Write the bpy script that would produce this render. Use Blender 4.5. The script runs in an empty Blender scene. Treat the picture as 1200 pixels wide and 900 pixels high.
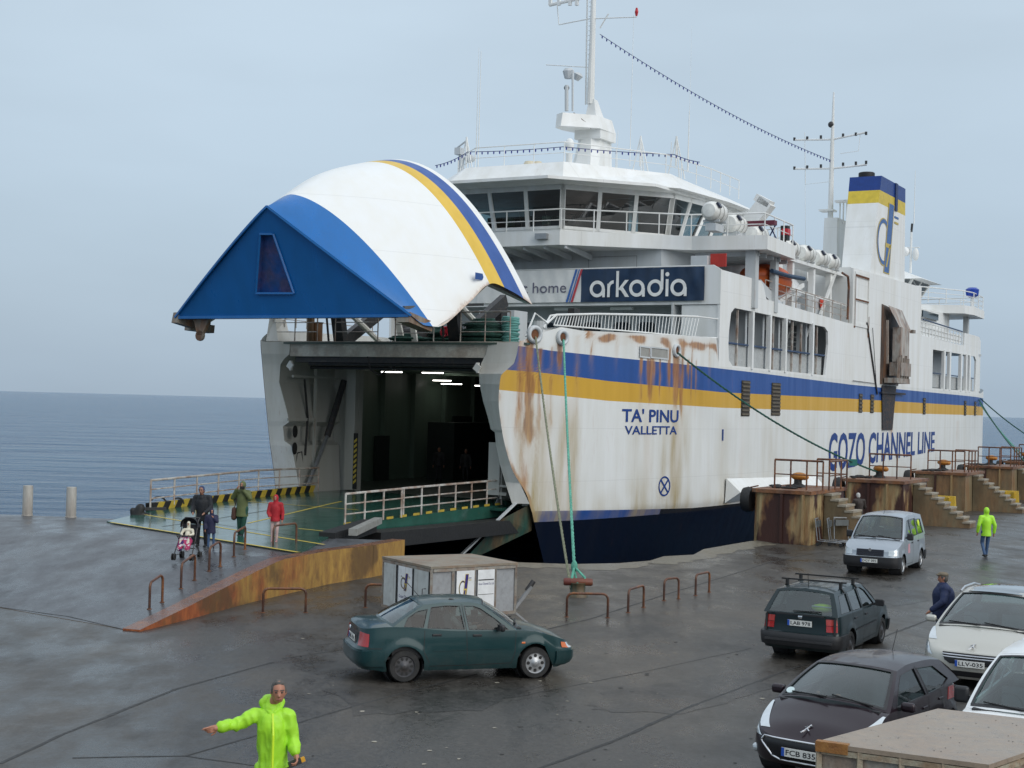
import bpy, bmesh, math, random
from mathutils import Vector, Matrix, geometry
from mathutils import noise as mnoise
random.seed(7)
PI = math.pi
scene = bpy.context.scene
COL = scene.collection
# ------------------------------------------------------------------ camera calibration
F = 1700.0
TH = math.atan(960 / F); CT, ST = math.cos(TH), math.sin(TH)
H = 5.0; OX, OY = -5.0, 57.3
ROLL = math.atan(.0263); PITCH = math.atan(23 / F)
def ray(px, py):
    x = (px - 600) / F; y = -(py - 450) / F
    c, s = math.cos(ROLL), math.sin(ROLL)
    X = x * c - y * s; Z = x * s + y * c
    cp, sp = math.cos(PITCH), math.sin(PITCH)
    return X, cp - Z * sp, sp + Z * cp
def G(px, py, z=0.):            # world point at height z seen at a photo pixel
    r = ray(px, py); t = (z - H) / r[2]
    return Vector((r[0] * t, r[1] * t, z))
def D(px, py, d):               # world point at distance d
    r = ray(px, py); t = d / r[1]
    return Vector((r[0] * t, d, H + r[2] * t))
def toloc(x, y):
    dx, dy = x - OX, y - OY
    return dx * CT - dy * ST, dx * ST + dy * CT
def toworld(v, u, z=0.):
    return Vector((OX + v * CT + u * ST, OY - v * ST + u * CT, z))
def V(px, py, v):               # ship frame: point on plane x=v
    r = ray(px, py); o = toloc(0, 0); d = (r[0] * CT - r[1] * ST, r[0] * ST + r[1] * CT)
    t = (v - o[0]) / d[0]
    return Vector((v, o[1] + d[1] * t, H + r[2] * t))
def U(px, py, u):               # ship frame: point on plane y=u
    r = ray(px, py); o = toloc(0, 0); d = (r[0] * CT - r[1] * ST, r[0] * ST + r[1] * CT)
    t = (u - o[1]) / d[1]
    return Vector((o[0] + d[0] * t, u, H + r[2] * t))
def S(px, py, z):               # ship frame: point on plane z
    g = G(px, py, z); a = toloc(g.x, g.y)
    return Vector((a[0], a[1], z))
# ------------------------------------------------------------------ tagging
def tag(o, label=None, cat=None, group=None, kind=None):
    if label: o['label'] = label
    if cat: o['category'] = cat
    if group: o['group'] = group
    if kind: o['kind'] = kind
    return o
def empty(name, loc=(0, 0, 0), rz=0., label=None, cat=None, group=None):
    o = bpy.data.objects.new(name, None); COL.objects.link(o)
    o.location = loc; o.rotation_euler = (0, 0, rz); o.empty_display_size = .3
    return tag(o, label, cat, group)
def kids(o): return [c for c in list(COL.objects) if c.parent == o]
def copy_tree(o, parent=None):
    c = o.copy(); COL.objects.link(c)
    if parent: c.parent = parent
    for ch in kids(o): copy_tree(ch, c)
    return c
# ------------------------------------------------------------------ mesh builder
class MB:
    def __init__(s): s.v = []; s.f = []; s.m = []
    def add(s, vs, fs, mi=0):
        b = len(s.v); s.v += [tuple(a) for a in vs]
        for f in fs: s.f.append([i + b for i in f]); s.m.append(mi)
        return s
    def box(s, c, size, rz=0., mi=0, M=None):
        hx, hy, hz = size[0] / 2, size[1] / 2, size[2] / 2
        vs = [Vector((x, y, z)) for x in (-hx, hx) for y in (-hy, hy) for z in (-hz, hz)]
        R = M if M is not None else Matrix.Rotation(rz, 3, 'Z')
        vs = [R @ a + Vector(c) for a in vs]
        return s.add(vs, [(0, 1, 3, 2), (4, 6, 7, 5), (0, 4, 5, 1), (2, 3, 7, 6), (0, 2, 6, 4), (1, 5, 7, 3)], mi)
    def bar(s, a, b, w, h=None, mi=0):
        a, b = Vector(a), Vector(b); h = h or w
        d = (b - a); L = d.length
        if L < 1e-6: return s
        q = d.to_track_quat('Y', 'Z').to_matrix()
        return s.box((a + b) / 2, (w, L, h), mi=mi, M=q)
    def tube(s, pts, r, n=6, mi=0, cap=True, closed=False):
        pts = [Vector(p) for p in pts]; rs = r if isinstance(r, (list, tuple)) else [r] * len(pts)
        b = len(s.v); N = len(pts); prev = None
        for i, p in enumerate(pts):
            if closed: t = pts[(i + 1) % N] - pts[i - 1]
            else: t = (pts[min(i + 1, N - 1)] - pts[max(i - 1, 0)])
            if t.length < 1e-9: t = Vector((0, 0, 1))
            t.normalize()
            if prev is None:
                a = Vector((0, 0, 1)) if abs(t.z) < .9 else Vector((1, 0, 0))
            else: a = prev
            x = (a - t * a.dot(t))
            if x.length < 1e-6: x = t.orthogonal()
            x.normalize(); prev = x; y = t.cross(x)
            for k in range(n):
                an = 2 * PI * k / n
                s.v.append(tuple(p + (x * math.cos(an) + y * math.sin(an)) * rs[i]))
        R = N if closed else N - 1
        for i in range(R):
            i2 = (i + 1) % N
            for k in range(n):
                k2 = (k + 1) % n
                s.f.append([b + i * n + k, b + i * n + k2, b + i2 * n + k2, b + i2 * n + k]); s.m.append(mi)
        if cap and not closed:
            s.f.append([b + k for k in range(n)][::-1]); s.m.append(mi)
            s.f.append([b + (N - 1) * n + k for k in range(n)]); s.m.append(mi)
        return s
    def lathe(s, prof, c=(0, 0, 0), n=16, mi=0, M=None, cap=True):
        b = len(s.v); c = Vector(c)
        for (r, z) in prof:
            for k in range(n):
                a = 2 * PI * k / n; p = Vector((r * math.cos(a), r * math.sin(a), z))
                if M is not None: p = M @ p
                s.v.append(tuple(p + c))
        for i in range(len(prof) - 1):
            for k in range(n):
                k2 = (k + 1) % n
                s.f.append([b + i * n + k, b + i * n + k2, b + (i + 1) * n + k2, b + (i + 1) * n + k]); s.m.append(mi)
        if cap:
            s.f.append([b + k for k in range(n)][::-1]); s.m.append(mi)
            s.f.append([b + (len(prof) - 1) * n + k for k in range(n)]); s.m.append(mi)
        return s
    def ell(s, c, r, n=12, m=8, mi=0, M=None):
        prof = [(max(1e-3, math.sin(PI * i / m)), -math.cos(PI * i / m)) for i in range(m + 1)]
        S3 = Matrix.Diagonal(Vector(r)) if not isinstance(r, (int, float)) else Matrix.Diagonal(Vector((r, r, r)))
        Q = (M @ S3) if M is not None else S3
        return s.lathe(prof, c, n, mi, Q)
    def grid(s, fn, nu, nv, mi=0, mfn=None, flip=False, skip=None):
        b = len(s.v)
        for j in range(nv + 1):
            for i in range(nu + 1): s.v.append(tuple(fn(i / nu, j / nv)))
        for j in range(nv):
            for i in range(nu):
                if skip and skip(i, j): continue
                q = [b + j * (nu + 1) + i, b + j * (nu + 1) + i + 1, b + (j + 1) * (nu + 1) + i + 1, b + (j + 1) * (nu + 1) + i]
                s.f.append(q[::-1] if flip else q); s.m.append(mfn(i, j) if mfn else mi)
        return s
    def prism(s, pts, z0, z1, mi=0, top=None):
        """closed plan polygon extruded z0..z1; top = alternative plan for the top"""
        n = len(pts); T = top or pts
        b = len(s.v)
        s.v += [(p[0], p[1], z0) for p in pts] + [(p[0], p[1], z1) for p in T]
        for i in range(n):
            j = (i + 1) % n; s.f.append([b + i, b + j, b + n + j, b + n + i]); s.m.append(mi)
        s.f.append([b + i for i in range(n)][::-1]); s.m.append(mi)
        s.f.append([b + n + i for i in range(n)]); s.m.append(mi)
        return s
    def plate(s, outline, holes, mapf, thick=None, mi=0):
        """2D polygon with holes -> mapf(a,b) gives 3D; thick = offset vector for a second side"""
        loops = [[Vector((p[0], p[1], 0)) for p in outline]] + [[Vector((p[0], p[1], 0)) for p in h] for h in holes]
        tris = geometry.tessellate_polygon(loops)
        flat = [p for l in loops for p in l]
        b = len(s.v); P = [Vector(mapf(p.x, p.y)) for p in flat]
        s.v += [tuple(p) for p in P]
        for t in tris: s.f.append([b + i for i in t]); s.m.append(mi)
        if thick is not None:
            off = Vector(thick); b2 = len(s.v)
            s.v += [tuple(p + off) for p in P]
            for t in tris: s.f.append([b2 + i for i in t][::-1]); s.m.append(mi)
            k = 0
            for l in loops:
                n = len(l)
                for i in range(n):
                    j = (i + 1) % n
                    s.f.append([b + k + i, b + k + j, b2 + k + j, b2 + k + i]); s.m.append(mi)
                k += n
        return s
    def build(s, name, mats, parent=None, smooth=None, weld=False, loc=None, fixn=True):
        me = bpy.data.meshes.new(name)
        me.from_pydata(s.v, [], s.f)
        if not isinstance(mats, (list, tuple)): mats = [mats]
        for m in mats: me.materials.append(m)
        me.polygons.foreach_set('material_index', [min(i, len(mats) - 1) for i in s.m])
        if weld or fixn:
            bm = bmesh.new(); bm.from_mesh(me)
            if weld: bmesh.ops.remove_doubles(bm, verts=bm.verts, dist=.0008)
            if fixn: bmesh.ops.recalc_face_normals(bm, faces=bm.faces)
            bm.to_mesh(me); bm.free()
        if smooth is not None:
            me.shade_smooth()
            me.set_sharp_from_angle(angle=math.radians(smooth))
        me.update()
        o = bpy.data.objects.new(name, me); COL.objects.link(o)
        if parent: o.parent = parent
        if loc: o.location = loc
        return o
def interp(tab, x):
    if x <= tab[0][0]: return tab[0][1]
    for (a, b), (c, d) in zip(tab, tab[1:]):
        if x <= c: return b + (d - b) * (x - a) / (c - a)
    return tab[-1][1]
def sinterp(tab, x):
    """monotone-ish smooth interpolation (Catmull-Rom)"""
    n = len(tab)
    if x <= tab[0][0]: return tab[0][1]
    if x >= tab[-1][0]: return tab[-1][1]
    for i in range(n - 1):
        if x <= tab[i + 1][0]:
            x0, y0 = tab[i]; x1, y1 = tab[i + 1]
            h = x1 - x0; t = (x - x0) / h
            def slope(k):
                if k <= 0: return (tab[1][1] - tab[0][1]) / (tab[1][0] - tab[0][0])
                if k >= n - 1: return (tab[-1][1] - tab[-2][1]) / (tab[-1][0] - tab[-2][0])
                a = (tab[k][1] - tab[k - 1][1]) / (tab[k][0] - tab[k - 1][0])
                c = (tab[k + 1][1] - tab[k][1]) / (tab[k + 1][0] - tab[k][0])
                if a * c <= 0: return 0
                return 2 * a * c / (a + c)
            m0, m1 = slope(i), slope(i + 1)
            return ((2 * t ** 3 - 3 * t ** 2 + 1) * y0 + (t ** 3 - 2 * t ** 2 + t) * h * m0
                    + (-2 * t ** 3 + 3 * t ** 2) * y1 + (t ** 3 - t ** 2) * h * m1)
def lerp(a, b, t): return a + (b - a) * t
def sm(a, b, x):
    t = max(0., min(1., (x - a) / (b - a))); return t * t * (3 - 2 * t)
# ------------------------------------------------------------------ lettering
def text_mesh(txt, bold=0., shear=0.):
    cu = bpy.data.curves.new('lettering', 'FONT'); cu.body = txt; cu.size = 1.0
    cu.offset = bold; cu.shear = shear; cu.resolution_u = 3
    o = bpy.data.objects.new('lettering', cu); COL.objects.link(o)
    dg = bpy.context.evaluated_depsgraph_get(); dg.update()
    me = bpy.data.meshes.new_from_object(o.evaluated_get(dg))
    vs = [v.co.copy() for v in me.vertices]; fs = [list(p.vertices) for p in me.polygons]
    bpy.data.objects.remove(o); bpy.data.meshes.remove(me)
    x0 = min(v.x for v in vs); x1 = max(v.x for v in vs); y0 = min(v.y for v in vs); y1 = max(v.y for v in vs)
    return [((v.x - x0) / (x1 - x0), (v.y - y0) / (y1 - y0)) for v in vs], fs
def lettering(name, txt, mapf, mat, parent, bold=0., shear=0.):
    """mapf(s,t) with s,t in 0..1 over the text's bounding box"""
    vs, fs = text_mesh(txt, bold, shear)
    mb = MB(); mb.add([mapf(a, b) for a, b in vs], fs)
    return mb.build(name, mat, parent, fixn=False)
# ------------------------------------------------------------------ materials
MT = {}
def newmat(name):
    m = bpy.data.materials.new(name); m.use_nodes = True
    nt = m.node_tree; b = nt.nodes['Principled BSDF']
    return m, nt, b
def N(nt, t, **kw):
    n = nt.nodes.new(t)
    for k, v in kw.items():
        if hasattr(n, k): setattr(n, k, v)
        else: n.inputs[k.replace('_', ' ')].default_value = v
    return n
def ramp(nt, fac, stops):
    r = nt.nodes.new('ShaderNodeValToRGB')
    el = r.color_ramp.elements
    while len(el) < len(stops): el.new(.5)
    for e, (p, c) in zip(el, stops):
        e.position = p; e.color = (c, c, c, 1) if isinstance(c, (int, float)) else (*c, 1)
    nt.links.new(fac, r.inputs[0]); return r.outputs[0]
def mixc(nt, fac, a, b, mode='MIX'):
    m = nt.nodes.new('ShaderNodeMix'); m.data_type = 'RGBA'; m.blend_type = mode
    for sock, val in ((m.inputs[0], fac), (m.inputs[6], a), (m.inputs[7], b)):
        if isinstance(val, (int, float)): sock.default_value = val
        elif isinstance(val, (tuple, list)): sock.default_value = (*val, 1)
        else: nt.links.new(val, sock)
    return m.outputs[2]
def math_(nt, op, a, b=None, clamp=False):
    m = nt.nodes.new('ShaderNodeMath'); m.operation = op; m.use_clamp = clamp
    for i, val in enumerate((a, b)):
        if val is None: continue
        if isinstance(val, (int, float)): m.inputs[i].default_value = val
        else: nt.links.new(val, m.inputs[i])
    return m.outputs[0]
def noise(nt, scale, stretch=(1, 1, 1), detail=5, rough=.55, coord='Object', loc=(0, 0, 0)):
    tc = nt.nodes.new('ShaderNodeTexCoord'); mp = nt.nodes.new('ShaderNodeMapping')
    mp.inputs['Scale'].default_value = stretch; mp.inputs['Location'].default_value = loc
    nt.links.new(tc.outputs[coord], mp.inputs[0])
    n = nt.nodes.new('ShaderNodeTexNoise'); n.inputs['Scale'].default_value = scale
    n.inputs['Detail'].default_value = detail; n.inputs['Roughness'].default_value = rough
    nt.links.new(mp.outputs[0], n.inputs['Vector']); return n.outputs[0]
def bump(nt, b, h, strength=.3, dist=.02):
    n = nt.nodes.new('ShaderNodeBump'); n.inputs['Strength'].default_value = strength
    n.inputs['Distance'].default_value = dist; nt.links.new(h, n.inputs['Height'])
    nt.links.new(n.outputs[0], b.inputs['Normal']); return n
def mat(name, col, rough=.5, metal=0., var=.12, vscale=3., spec=.5, coat=0., dirt=0., dirtcol=(.12, .09, .06), stretch=(1, 1, 1), bmp=0., bscale=20.):
    """plain surface with slight tonal variation, optional dirt patches"""
    if name in MT: return MT[name]
    m, nt, b = newmat(name)
    n1 = noise(nt, vscale, stretch)
    lo = tuple(c * (1 - var) for c in col); hi = tuple(min(1, c * (1 + var)) for c in col)
    c = ramp(nt, n1, [(.3, lo), (.7, hi)])
    if dirt > 0:
        d = noise(nt, vscale * 2.3, stretch, 8, .65, loc=(3, 1, 7))
        f = ramp(nt, d, [(.5, 0.), (.75, 1.)]); f = math_(nt, 'MULTIPLY', f, dirt)
        c = mixc(nt, f, c, dirtcol)
    nt.links.new(c, b.inputs['Base Color'])
    r = ramp(nt, noise(nt, vscale * 4, stretch, loc=(9, 2, 3)), [(.3, max(0, rough * .8)), (.7, min(1, rough * 1.2))])
    nt.links.new(r, b.inputs['Roughness'])
    b.inputs['Metallic'].default_value = metal; b.inputs['Specular IOR Level'].default_value = spec
    if coat: b.inputs['Coat Weight'].default_value = coat; b.inputs['Coat Roughness'].default_value = .05
    if bmp: bump(nt, b, noise(nt, bscale, (1, 1, 1), 6), bmp, .01)
    MT[name] = m; return m
RUST = (.24, .075, .02); RUSTD = (.09, .03, .012)
def paint(name, col, rust=.0, attr=False, streak=True, rough=.4, tint=.06, scale=1.0, spec=.5, seams=False):
    """marine paint: faint vertical grime, rust runs; attr: extra rust from the mesh attribute 'rust'"""
    if name in MT: return MT[name]
    m, nt, b = newmat(name)
    st = (1, 1, .12) if streak else (1, 1, 1)
    g = noise(nt, 1.6 * scale, st, 6)
    c = mixc(nt, ramp(nt, g, [(.35, 0.), (.8, 1.)]), tuple(col), tuple(x * (1 - 2.4 * tint) * k for x, k in zip(col, (1, .98, .93))))
    fine = noise(nt, 5.5 * scale, st, 8, .7, loc=(5, 5, 5))
    if seams:
        tc = nt.nodes.new('ShaderNodeTexCoord'); sp = nt.nodes.new('ShaderNodeSeparateXYZ'); nt.links.new(tc.outputs['Object'], sp.inputs[0])
        fr = math_(nt, 'FRACT', math_(nt, 'DIVIDE', sp.outputs[2], 2.05)); l1 = math_(nt, 'LESS_THAN', fr, .012)
        fr2 = math_(nt, 'FRACT', math_(nt, 'DIVIDE', sp.outputs[1], 6.3)); l2 = math_(nt, 'LESS_THAN', fr2, .005)
        l = math_(nt, 'MULTIPLY', math_(nt, 'MAXIMUM', l1, l2), .25)
        c = mixc(nt, l, c, tuple(x * .55 for x in col))
    rustcol = ramp(nt, fine, [(.35, RUSTD), (.55, RUST), (.75, (.42, .19, .05))])
    if rust > 0:
        big = noise(nt, .55 * scale, (1, 1, .35), 3, loc=(1, 8, 2))
        f = math_(nt, 'MULTIPLY', ramp(nt, fine, [(.56, 0.), (.72, 1.)]), ramp(nt, big, [(.48, 0.), (.68, 1.)]))
        f = math_(nt, 'MULTIPLY', f, rust, True); c = mixc(nt, f, c, rustcol)
    if attr:
        at = nt.nodes.new('ShaderNodeAttribute'); at.attribute_name = 'rust'
        brk = noise(nt, 11, (1, 1, .22), 6, .75, loc=(1, 4, 9)); k = math_(nt, 'SUBTRACT', math_(nt, 'MULTIPLY', at.outputs['Fac'], 1.5), math_(nt, 'MULTIPLY', math_(nt, 'ADD', fine, brk), .62))
        k = ramp(nt, k, [(.0, 0.), (.45, 1.)])
        soft = math_(nt, 'MULTIPLY', at.outputs['Fac'], .45, True)
        c = mixc(nt, soft, c, (.46, .27, .10)); c = mixc(nt, math_(nt, 'MULTIPLY', k, .8), c, ramp(nt, fine, [(.36, (.17, .06, .02)), (.5, (.34, .14, .035)), (.7, (.50, .27, .09))]))
        ag = nt.nodes.new('ShaderNodeAttribute'); ag.attribute_name = 'grime'
        gg = math_(nt, 'MULTIPLY', math_(nt, 'MULTIPLY', ag.outputs['Fac'], ramp(nt, fine, [(.3, .4), (.7, 1.)])), 1.1, True)
        c = mixc(nt, gg, c, (.38, .30, .15))
    nt.links.new(c, b.inputs['Base Color'])
    r = ramp(nt, g, [(.3, rough * .8), (.7, min(1, rough * 1.3))]); nt.links.new(r, b.inputs['Roughness'])
    b.inputs['Specular IOR Level'].default_value = spec
    bump(nt, b, math_(nt, 'ADD', noise(nt, .9, (1, 1, 1), 2), math_(nt, 'MULTIPLY', noise(nt, 2.2, (1, 1, .5), 2, loc=(4, 4, 4)), .5)), .2, .06)
    MT[name] = m; return m
def rusty(name, base, amt=.6, dark=(.05, .02, .012), scale=1.5, stretch=(1, 1, .25), rough=.7, top=None, dthr=(.5, .66)):
    """concrete or steel heavily stained with rust"""
    if name in MT: return MT[name]
    m, nt, b = newmat(name)
    a = noise(nt, scale, stretch, 6, .6); f = noise(nt, scale * 5, stretch, 8, .7, loc=(2, 7, 1)); q = noise(nt, scale * .6, (1, 1, .5), 4, loc=(8, 8, 1))
    c = mixc(nt, ramp(nt, f, [(.3, 0.), (.7, 1.)]), tuple(x * .7 for x in base), base)
    c = mixc(nt, math_(nt, 'MULTIPLY', ramp(nt, a, [(.42, 0.), (.6, 1.)]), amt, True), c, ramp(nt, f, [(.3, (.11, .035, .012)), (.6, (.27, .10, .025)), (.8, (.42, .24, .08))]))
    c = mixc(nt, math_(nt, 'MULTIPLY', ramp(nt, q, [(dthr[0], 0.), (dthr[1], 1.)]), min(1, amt * 1.1), True), c, dark)
    nt.links.new(c, b.inputs['Base Color'])
    nt.links.new(ramp(nt, f, [(.3, rough * .5), (.7, rough)]), b.inputs['Roughness'])
    bump(nt, b, f, .5, .02)
    MT[name] = m; return m
def glass(name, tint=(.6, .7, .7), dark=.55, rough=.03, base=.07, sheen_film=.0):
    """sheet glass: see-through with a fresnel mirror"""
    if name in MT: return MT[name]
    m, nt, b = newmat(name); nt.nodes.remove(b)
    out = nt.nodes['Material Output']
    tr = N(nt, 'ShaderNodeBsdfTransparent'); tr.inputs[0].default_value = (*[c * dark for c in tint], 1)
    gl = N(nt, 'ShaderNodeBsdfGlossy'); gl.inputs[0].default_value = (1, 1, 1, 1); gl.inputs['Roughness'].default_value = rough
    ge = N(nt, 'ShaderNodeNewGeometry'); dp = N(nt, 'ShaderNodeVectorMath'); dp.operation = 'DOT_PRODUCT'; nt.links.new(ge.outputs['Normal'], dp.inputs[0]); nt.links.new(ge.outputs['Incoming'], dp.inputs[1])
    d = math_(nt, 'ABSOLUTE', dp.outputs['Value']); f = math_(nt, 'POWER', math_(nt, 'SUBTRACT', 1., d, True), 4.); f = math_(nt, 'ADD', math_(nt, 'MULTIPLY', f, 1 - base), base, True)
    df = N(nt, 'ShaderNodeBsdfDiffuse'); df.inputs[0].default_value = (.38, .55, .53, 1); m1 = N(nt, 'ShaderNodeMixShader'); m1.inputs[0].default_value = sheen_film; nt.links.new(tr.outputs[0], m1.inputs[1]); nt.links.new(df.outputs[0], m1.inputs[2])  # pale teal diffuse layer imitates sky sheen on wet, dirty glass
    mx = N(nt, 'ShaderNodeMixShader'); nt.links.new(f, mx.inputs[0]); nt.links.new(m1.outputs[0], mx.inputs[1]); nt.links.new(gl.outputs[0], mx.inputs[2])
    nt.links.new(mx.outputs[0], out.inputs[0]); MT[name] = m; return m
def emit(name, col, st):
    if name in MT: return MT[name]
    m, nt, b = newmat(name); b.inputs['Base Color'].default_value = (*col, 1)
    b.inputs['Emission Color'].default_value = (*col, 1); b.inputs['Emission Strength'].default_value = st
    MT[name] = m; return m
WHITE = paint('ship_white', (.80, .81, .80), rust=.35, seams=True)
HULLW = paint('hull_white', (.74, .755, .745), rust=.25, attr=True, seams=True)
HULLB = paint('hull_blue', (.014, .075, .30), rust=.2, attr=True)
HULLY = paint('hull_yellow', (.62, .36, .035), rust=.25, attr=True)
HULLN = paint('hull_navy', (.004, .007, .018), rust=.1, tint=.02, rough=.35, spec=.3)
HULLK = paint('hull_black', (.012, .012, .016), rust=.7, rough=.5)
VISW = paint('visor_white', (.80, .81, .80), rust=.0, attr=True, tint=.015, seams=True)
VISB = paint('visor_blue', (.008, .14, .43), rust=.05, rough=.3)
CLEANW = paint('clean_white', (.80, .81, .80), rust=.08)
GREYW = paint('grey_white', (.55, .58, .60), rust=.3)
OLDW = paint('old_white', (.80, .785, .73), rust=.6, scale=1.5)  # yellowed white paint with heavy rust, for bow frame and fittings
GREYP = paint('grey_paint', (.44, .44, .41), rust=.7, scale=1.3)
DKGREEN = paint('hold_green', (.15, .21, .17), rust=.3)
DECKG = paint('deck_green', (.028, .105, .08), rust=.3, streak=False, rough=.14, tint=.16, scale=.8, spec=.7)
YEL = mat('yellow_paint', (.55, .42, .06), .5, dirt=.4)
BLUE = mat('blue_paint', (.012, .045, .21), .4, spec=.3)
NAVY = mat('navy_cloth', (.012, .03, .085), .6, var=.3, vscale=1.2, stretch=(1, 1, 3))
BLACK = mat('black_rubber', (.015, .015, .015), .6)
DARK = mat('dark_steel', (.03, .03, .032), .5, dirt=.5)
STEEL = mat('galvanised', (.35, .36, .37), .35, .7, dirt=.3)
RAILR = rusty('rusty_pipe', (.12, .05, .03), .9, scale=4, stretch=(1, 1, 1), rough=.5)
RAILW = rusty('white_rail_worn', (.62, .60, .55), .55, scale=2.5, dark=(.2, .1, .05), stretch=(1, 1, 1), rough=.5)
WIN = None
# ================================================================== setting
WIN = glass('ship_window', (.4, .62, .68), .38, base=.10)
CGLASS = glass('car_glass', (.60, .76, .76), .8, base=.085, sheen_film=.045)
CGLASSD = glass('car_glass_dark', (.5, .64, .64), .55, base=.03, sheen_film=.006)
def ground_mat(name, base, warm=.3, wet=.5):
    m, nt, b = newmat(name)
    a = noise(nt, .16, (1, 1, 1), 6, .6); c2 = noise(nt, .9, (1, .55, 1), 8, .65, loc=(4, 4, 0)); fine = noise(nt, 9, (1, 1, 1), 8, .7, loc=(1, 9, 0)); w = noise(nt, .35, (1, .4, 1), 5, .6, loc=(7, 2, 0))
    grit = noise(nt, 24, (1, 1, 1), 5, .75, loc=(2, 2, 0))
    col = mixc(nt, ramp(nt, a, [(.3, 0.), (.7, 1.)]), tuple(x * .72 for x in base), tuple(x * 1.15 for x in base))
    col = mixc(nt, math_(nt, 'MULTIPLY', ramp(nt, c2, [(.44, 0.), (.60, 1.)]), .7), col, tuple(x * k for x, k in zip(base, (.34, .33, .33))))
    col = mixc(nt, math_(nt, 'MULTIPLY', ramp(nt, w, [(.5, 0.), (.75, 1.)]), warm), col, (.17, .13, .085))
    col = mixc(nt, math_(nt, 'MULTIPLY', ramp(nt, fine, [(.46, 0.), (.66, 1.)]), .5), col, tuple(x * 1.9 for x in base))
    col = mixc(nt, math_(nt, 'MULTIPLY', ramp(nt, grit, [(.36, 1.), (.5, 0.)]), .6), col, tuple(x * .4 for x in base))
    st_ = noise(nt, .5, (1, .3, 1), 7, .7, loc=(11, 3, 0)); col = mixc(nt, math_(nt, 'MULTIPLY', ramp(nt, st_, [(.56, 0.), (.62, 1.)]), .45), col, tuple(x * .3 for x in base))
    col = mixc(nt, math_(nt, 'MULTIPLY', ramp(nt, grit, [(.60, 0.), (.68, 1.)]), .45), col, tuple(x * 2.4 for x in base))
    nt.links.new(col, b.inputs['Base Color'])
    r1 = ramp(nt, c2, [(.38, .40), (.60, .06 + .2 * (1 - wet))]); r2 = ramp(nt, fine, [(.3, -.0), (.75, .16)])
    r3 = ramp(nt, a, [(.35, .0), (.7, .12)])
    nt.links.new(math_(nt, 'ADD', math_(nt, 'ADD', r1, r2), r3, True), b.inputs['Roughness'])
    b.inputs['Specular IOR Level'].default_value = .36
    h = math_(nt, 'ADD', math_(nt, 'MULTIPLY', fine, .5), math_(nt, 'ADD', math_(nt, 'MULTIPLY', c2, 1.2), math_(nt, 'MULTIPLY', grit, .12)))
    bump(nt, b, h, .45, .02)
    MT[name] = m; return m
GROUND = ground_mat('wet_quay', (.062, .057, .050), .35, .6)
RAMPG = ground_mat('wet_ramp', (.085, .088, .095), .1, .75)
EDGEG = ground_mat('quay_edge', (.17, .155, .12), .6, .4)
# sea
def sea_mat():
    m, nt, b = newmat('sea_water')
    b.inputs['Base Color'].default_value = (.022, .066, .12, 1); b.inputs['Roughness'].default_value = .16
    b.inputs['IOR'].default_value = 1.33; b.inputs['Specular IOR Level'].default_value = .42
    n1 = noise(nt, .28, (1, 2.2, 1), 8, .62, 'Object'); n2 = noise(nt, .035, (1, 2.5, 1), 6, .6, 'Object', (3, 3, 0)); n3 = noise(nt, 1.6, (1, 1.6, 1), 4, .6)
    h = math_(nt, 'ADD', math_(nt, 'MULTIPLY', n1, 1.0), math_(nt, 'ADD', math_(nt, 'MULTIPLY', n2, 5.), math_(nt, 'MULTIPLY', n3, .15)))
    bump(nt, b, h, 1.0, 1.3)
    c = mixc(nt, ramp(nt, n2, [(.4, 0.), (.65, 1.)]), (.022, .075, .155), (.05, .12, .20))
    f = noise(nt, .9, (1, 2, 1), 8, .75, 'Object', (5, 1, 0)); c = mixc(nt, ramp(nt, f, [(.74, 0.), (.78, .6)]), c, (.5, .55, .6))
    nt.links.new(c, b.inputs['Base Color'])
    return m
mb = MB(); R = 14000
rings = [0, 60, 130, 260, 600, 1500, 4000, R]
nseg = 48
for i in range(1, len(rings)):
    for k in range(nseg):
        a0, a1 = 2 * PI * k / nseg, 2 * PI * (k + 1) / nseg
        q = [(rings[i - 1] * math.cos(a0), rings[i - 1] * math.sin(a0), -2), (rings[i] * math.cos(a0), rings[i] * math.sin(a0), -2), (rings[i] * math.cos(a1), rings[i] * math.sin(a1), -2), (rings[i - 1] * math.cos(a1), rings[i - 1] * math.sin(a1), -2)]
        mb.add(q, [(0, 1, 2, 3)])
tag(mb.build('sea', sea_mat(), weld=True), kind='structure')
# quay slab (flat part), edge follows the measured broken line
def w2(v, u): p = toworld(v, u); return (p.x, p.y)
edge = [(-3.2, 43.4), (-1.6, 44.6), (0.2, 45.4), (2.0, 45.3), (3.5, 45.9), (4.6, 46.9), (5.2, 48.4), (6.3, 49.2), (6.9, 51.2), (8.0, 53.0), (9.2, 54.9)]
edge += [w2(13.9, 6), w2(13.9, 20), w2(13.9, 40), w2(14, 60), w2(14, 90), w2(14, 160)]
poly = [(-8.0, -20), (-8.0, 30.5)] + [(-6.4, 35.8), (-5.1, 39.5)] + edge + [w2(60, 160), (160, 60), (160, -20)]
poly = [(-80, -20), (-80, 60), (-13.4, 47.0)] + [(-7, 43)] + edge + [w2(60, 160), (200, 60), (200, -20)]
mb = MB()
mb.plate(poly, [], lambda a, b: (a, b, 0))
n = len(poly)
for i in range(n):
    a, b2 = poly[i], poly[(i + 1) % n]
    mb.add([(a[0], a[1], 0), (b2[0], b2[1], 0), (b2[0], b2[1], -3.2), (a[0], a[1], -3.2)], [(0, 1, 2, 3)], 1)
tag(mb.build('quay', [GROUND, rusty('quay_side', (.2, .18, .13), .5)], fixn=False), kind='structure')
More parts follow.
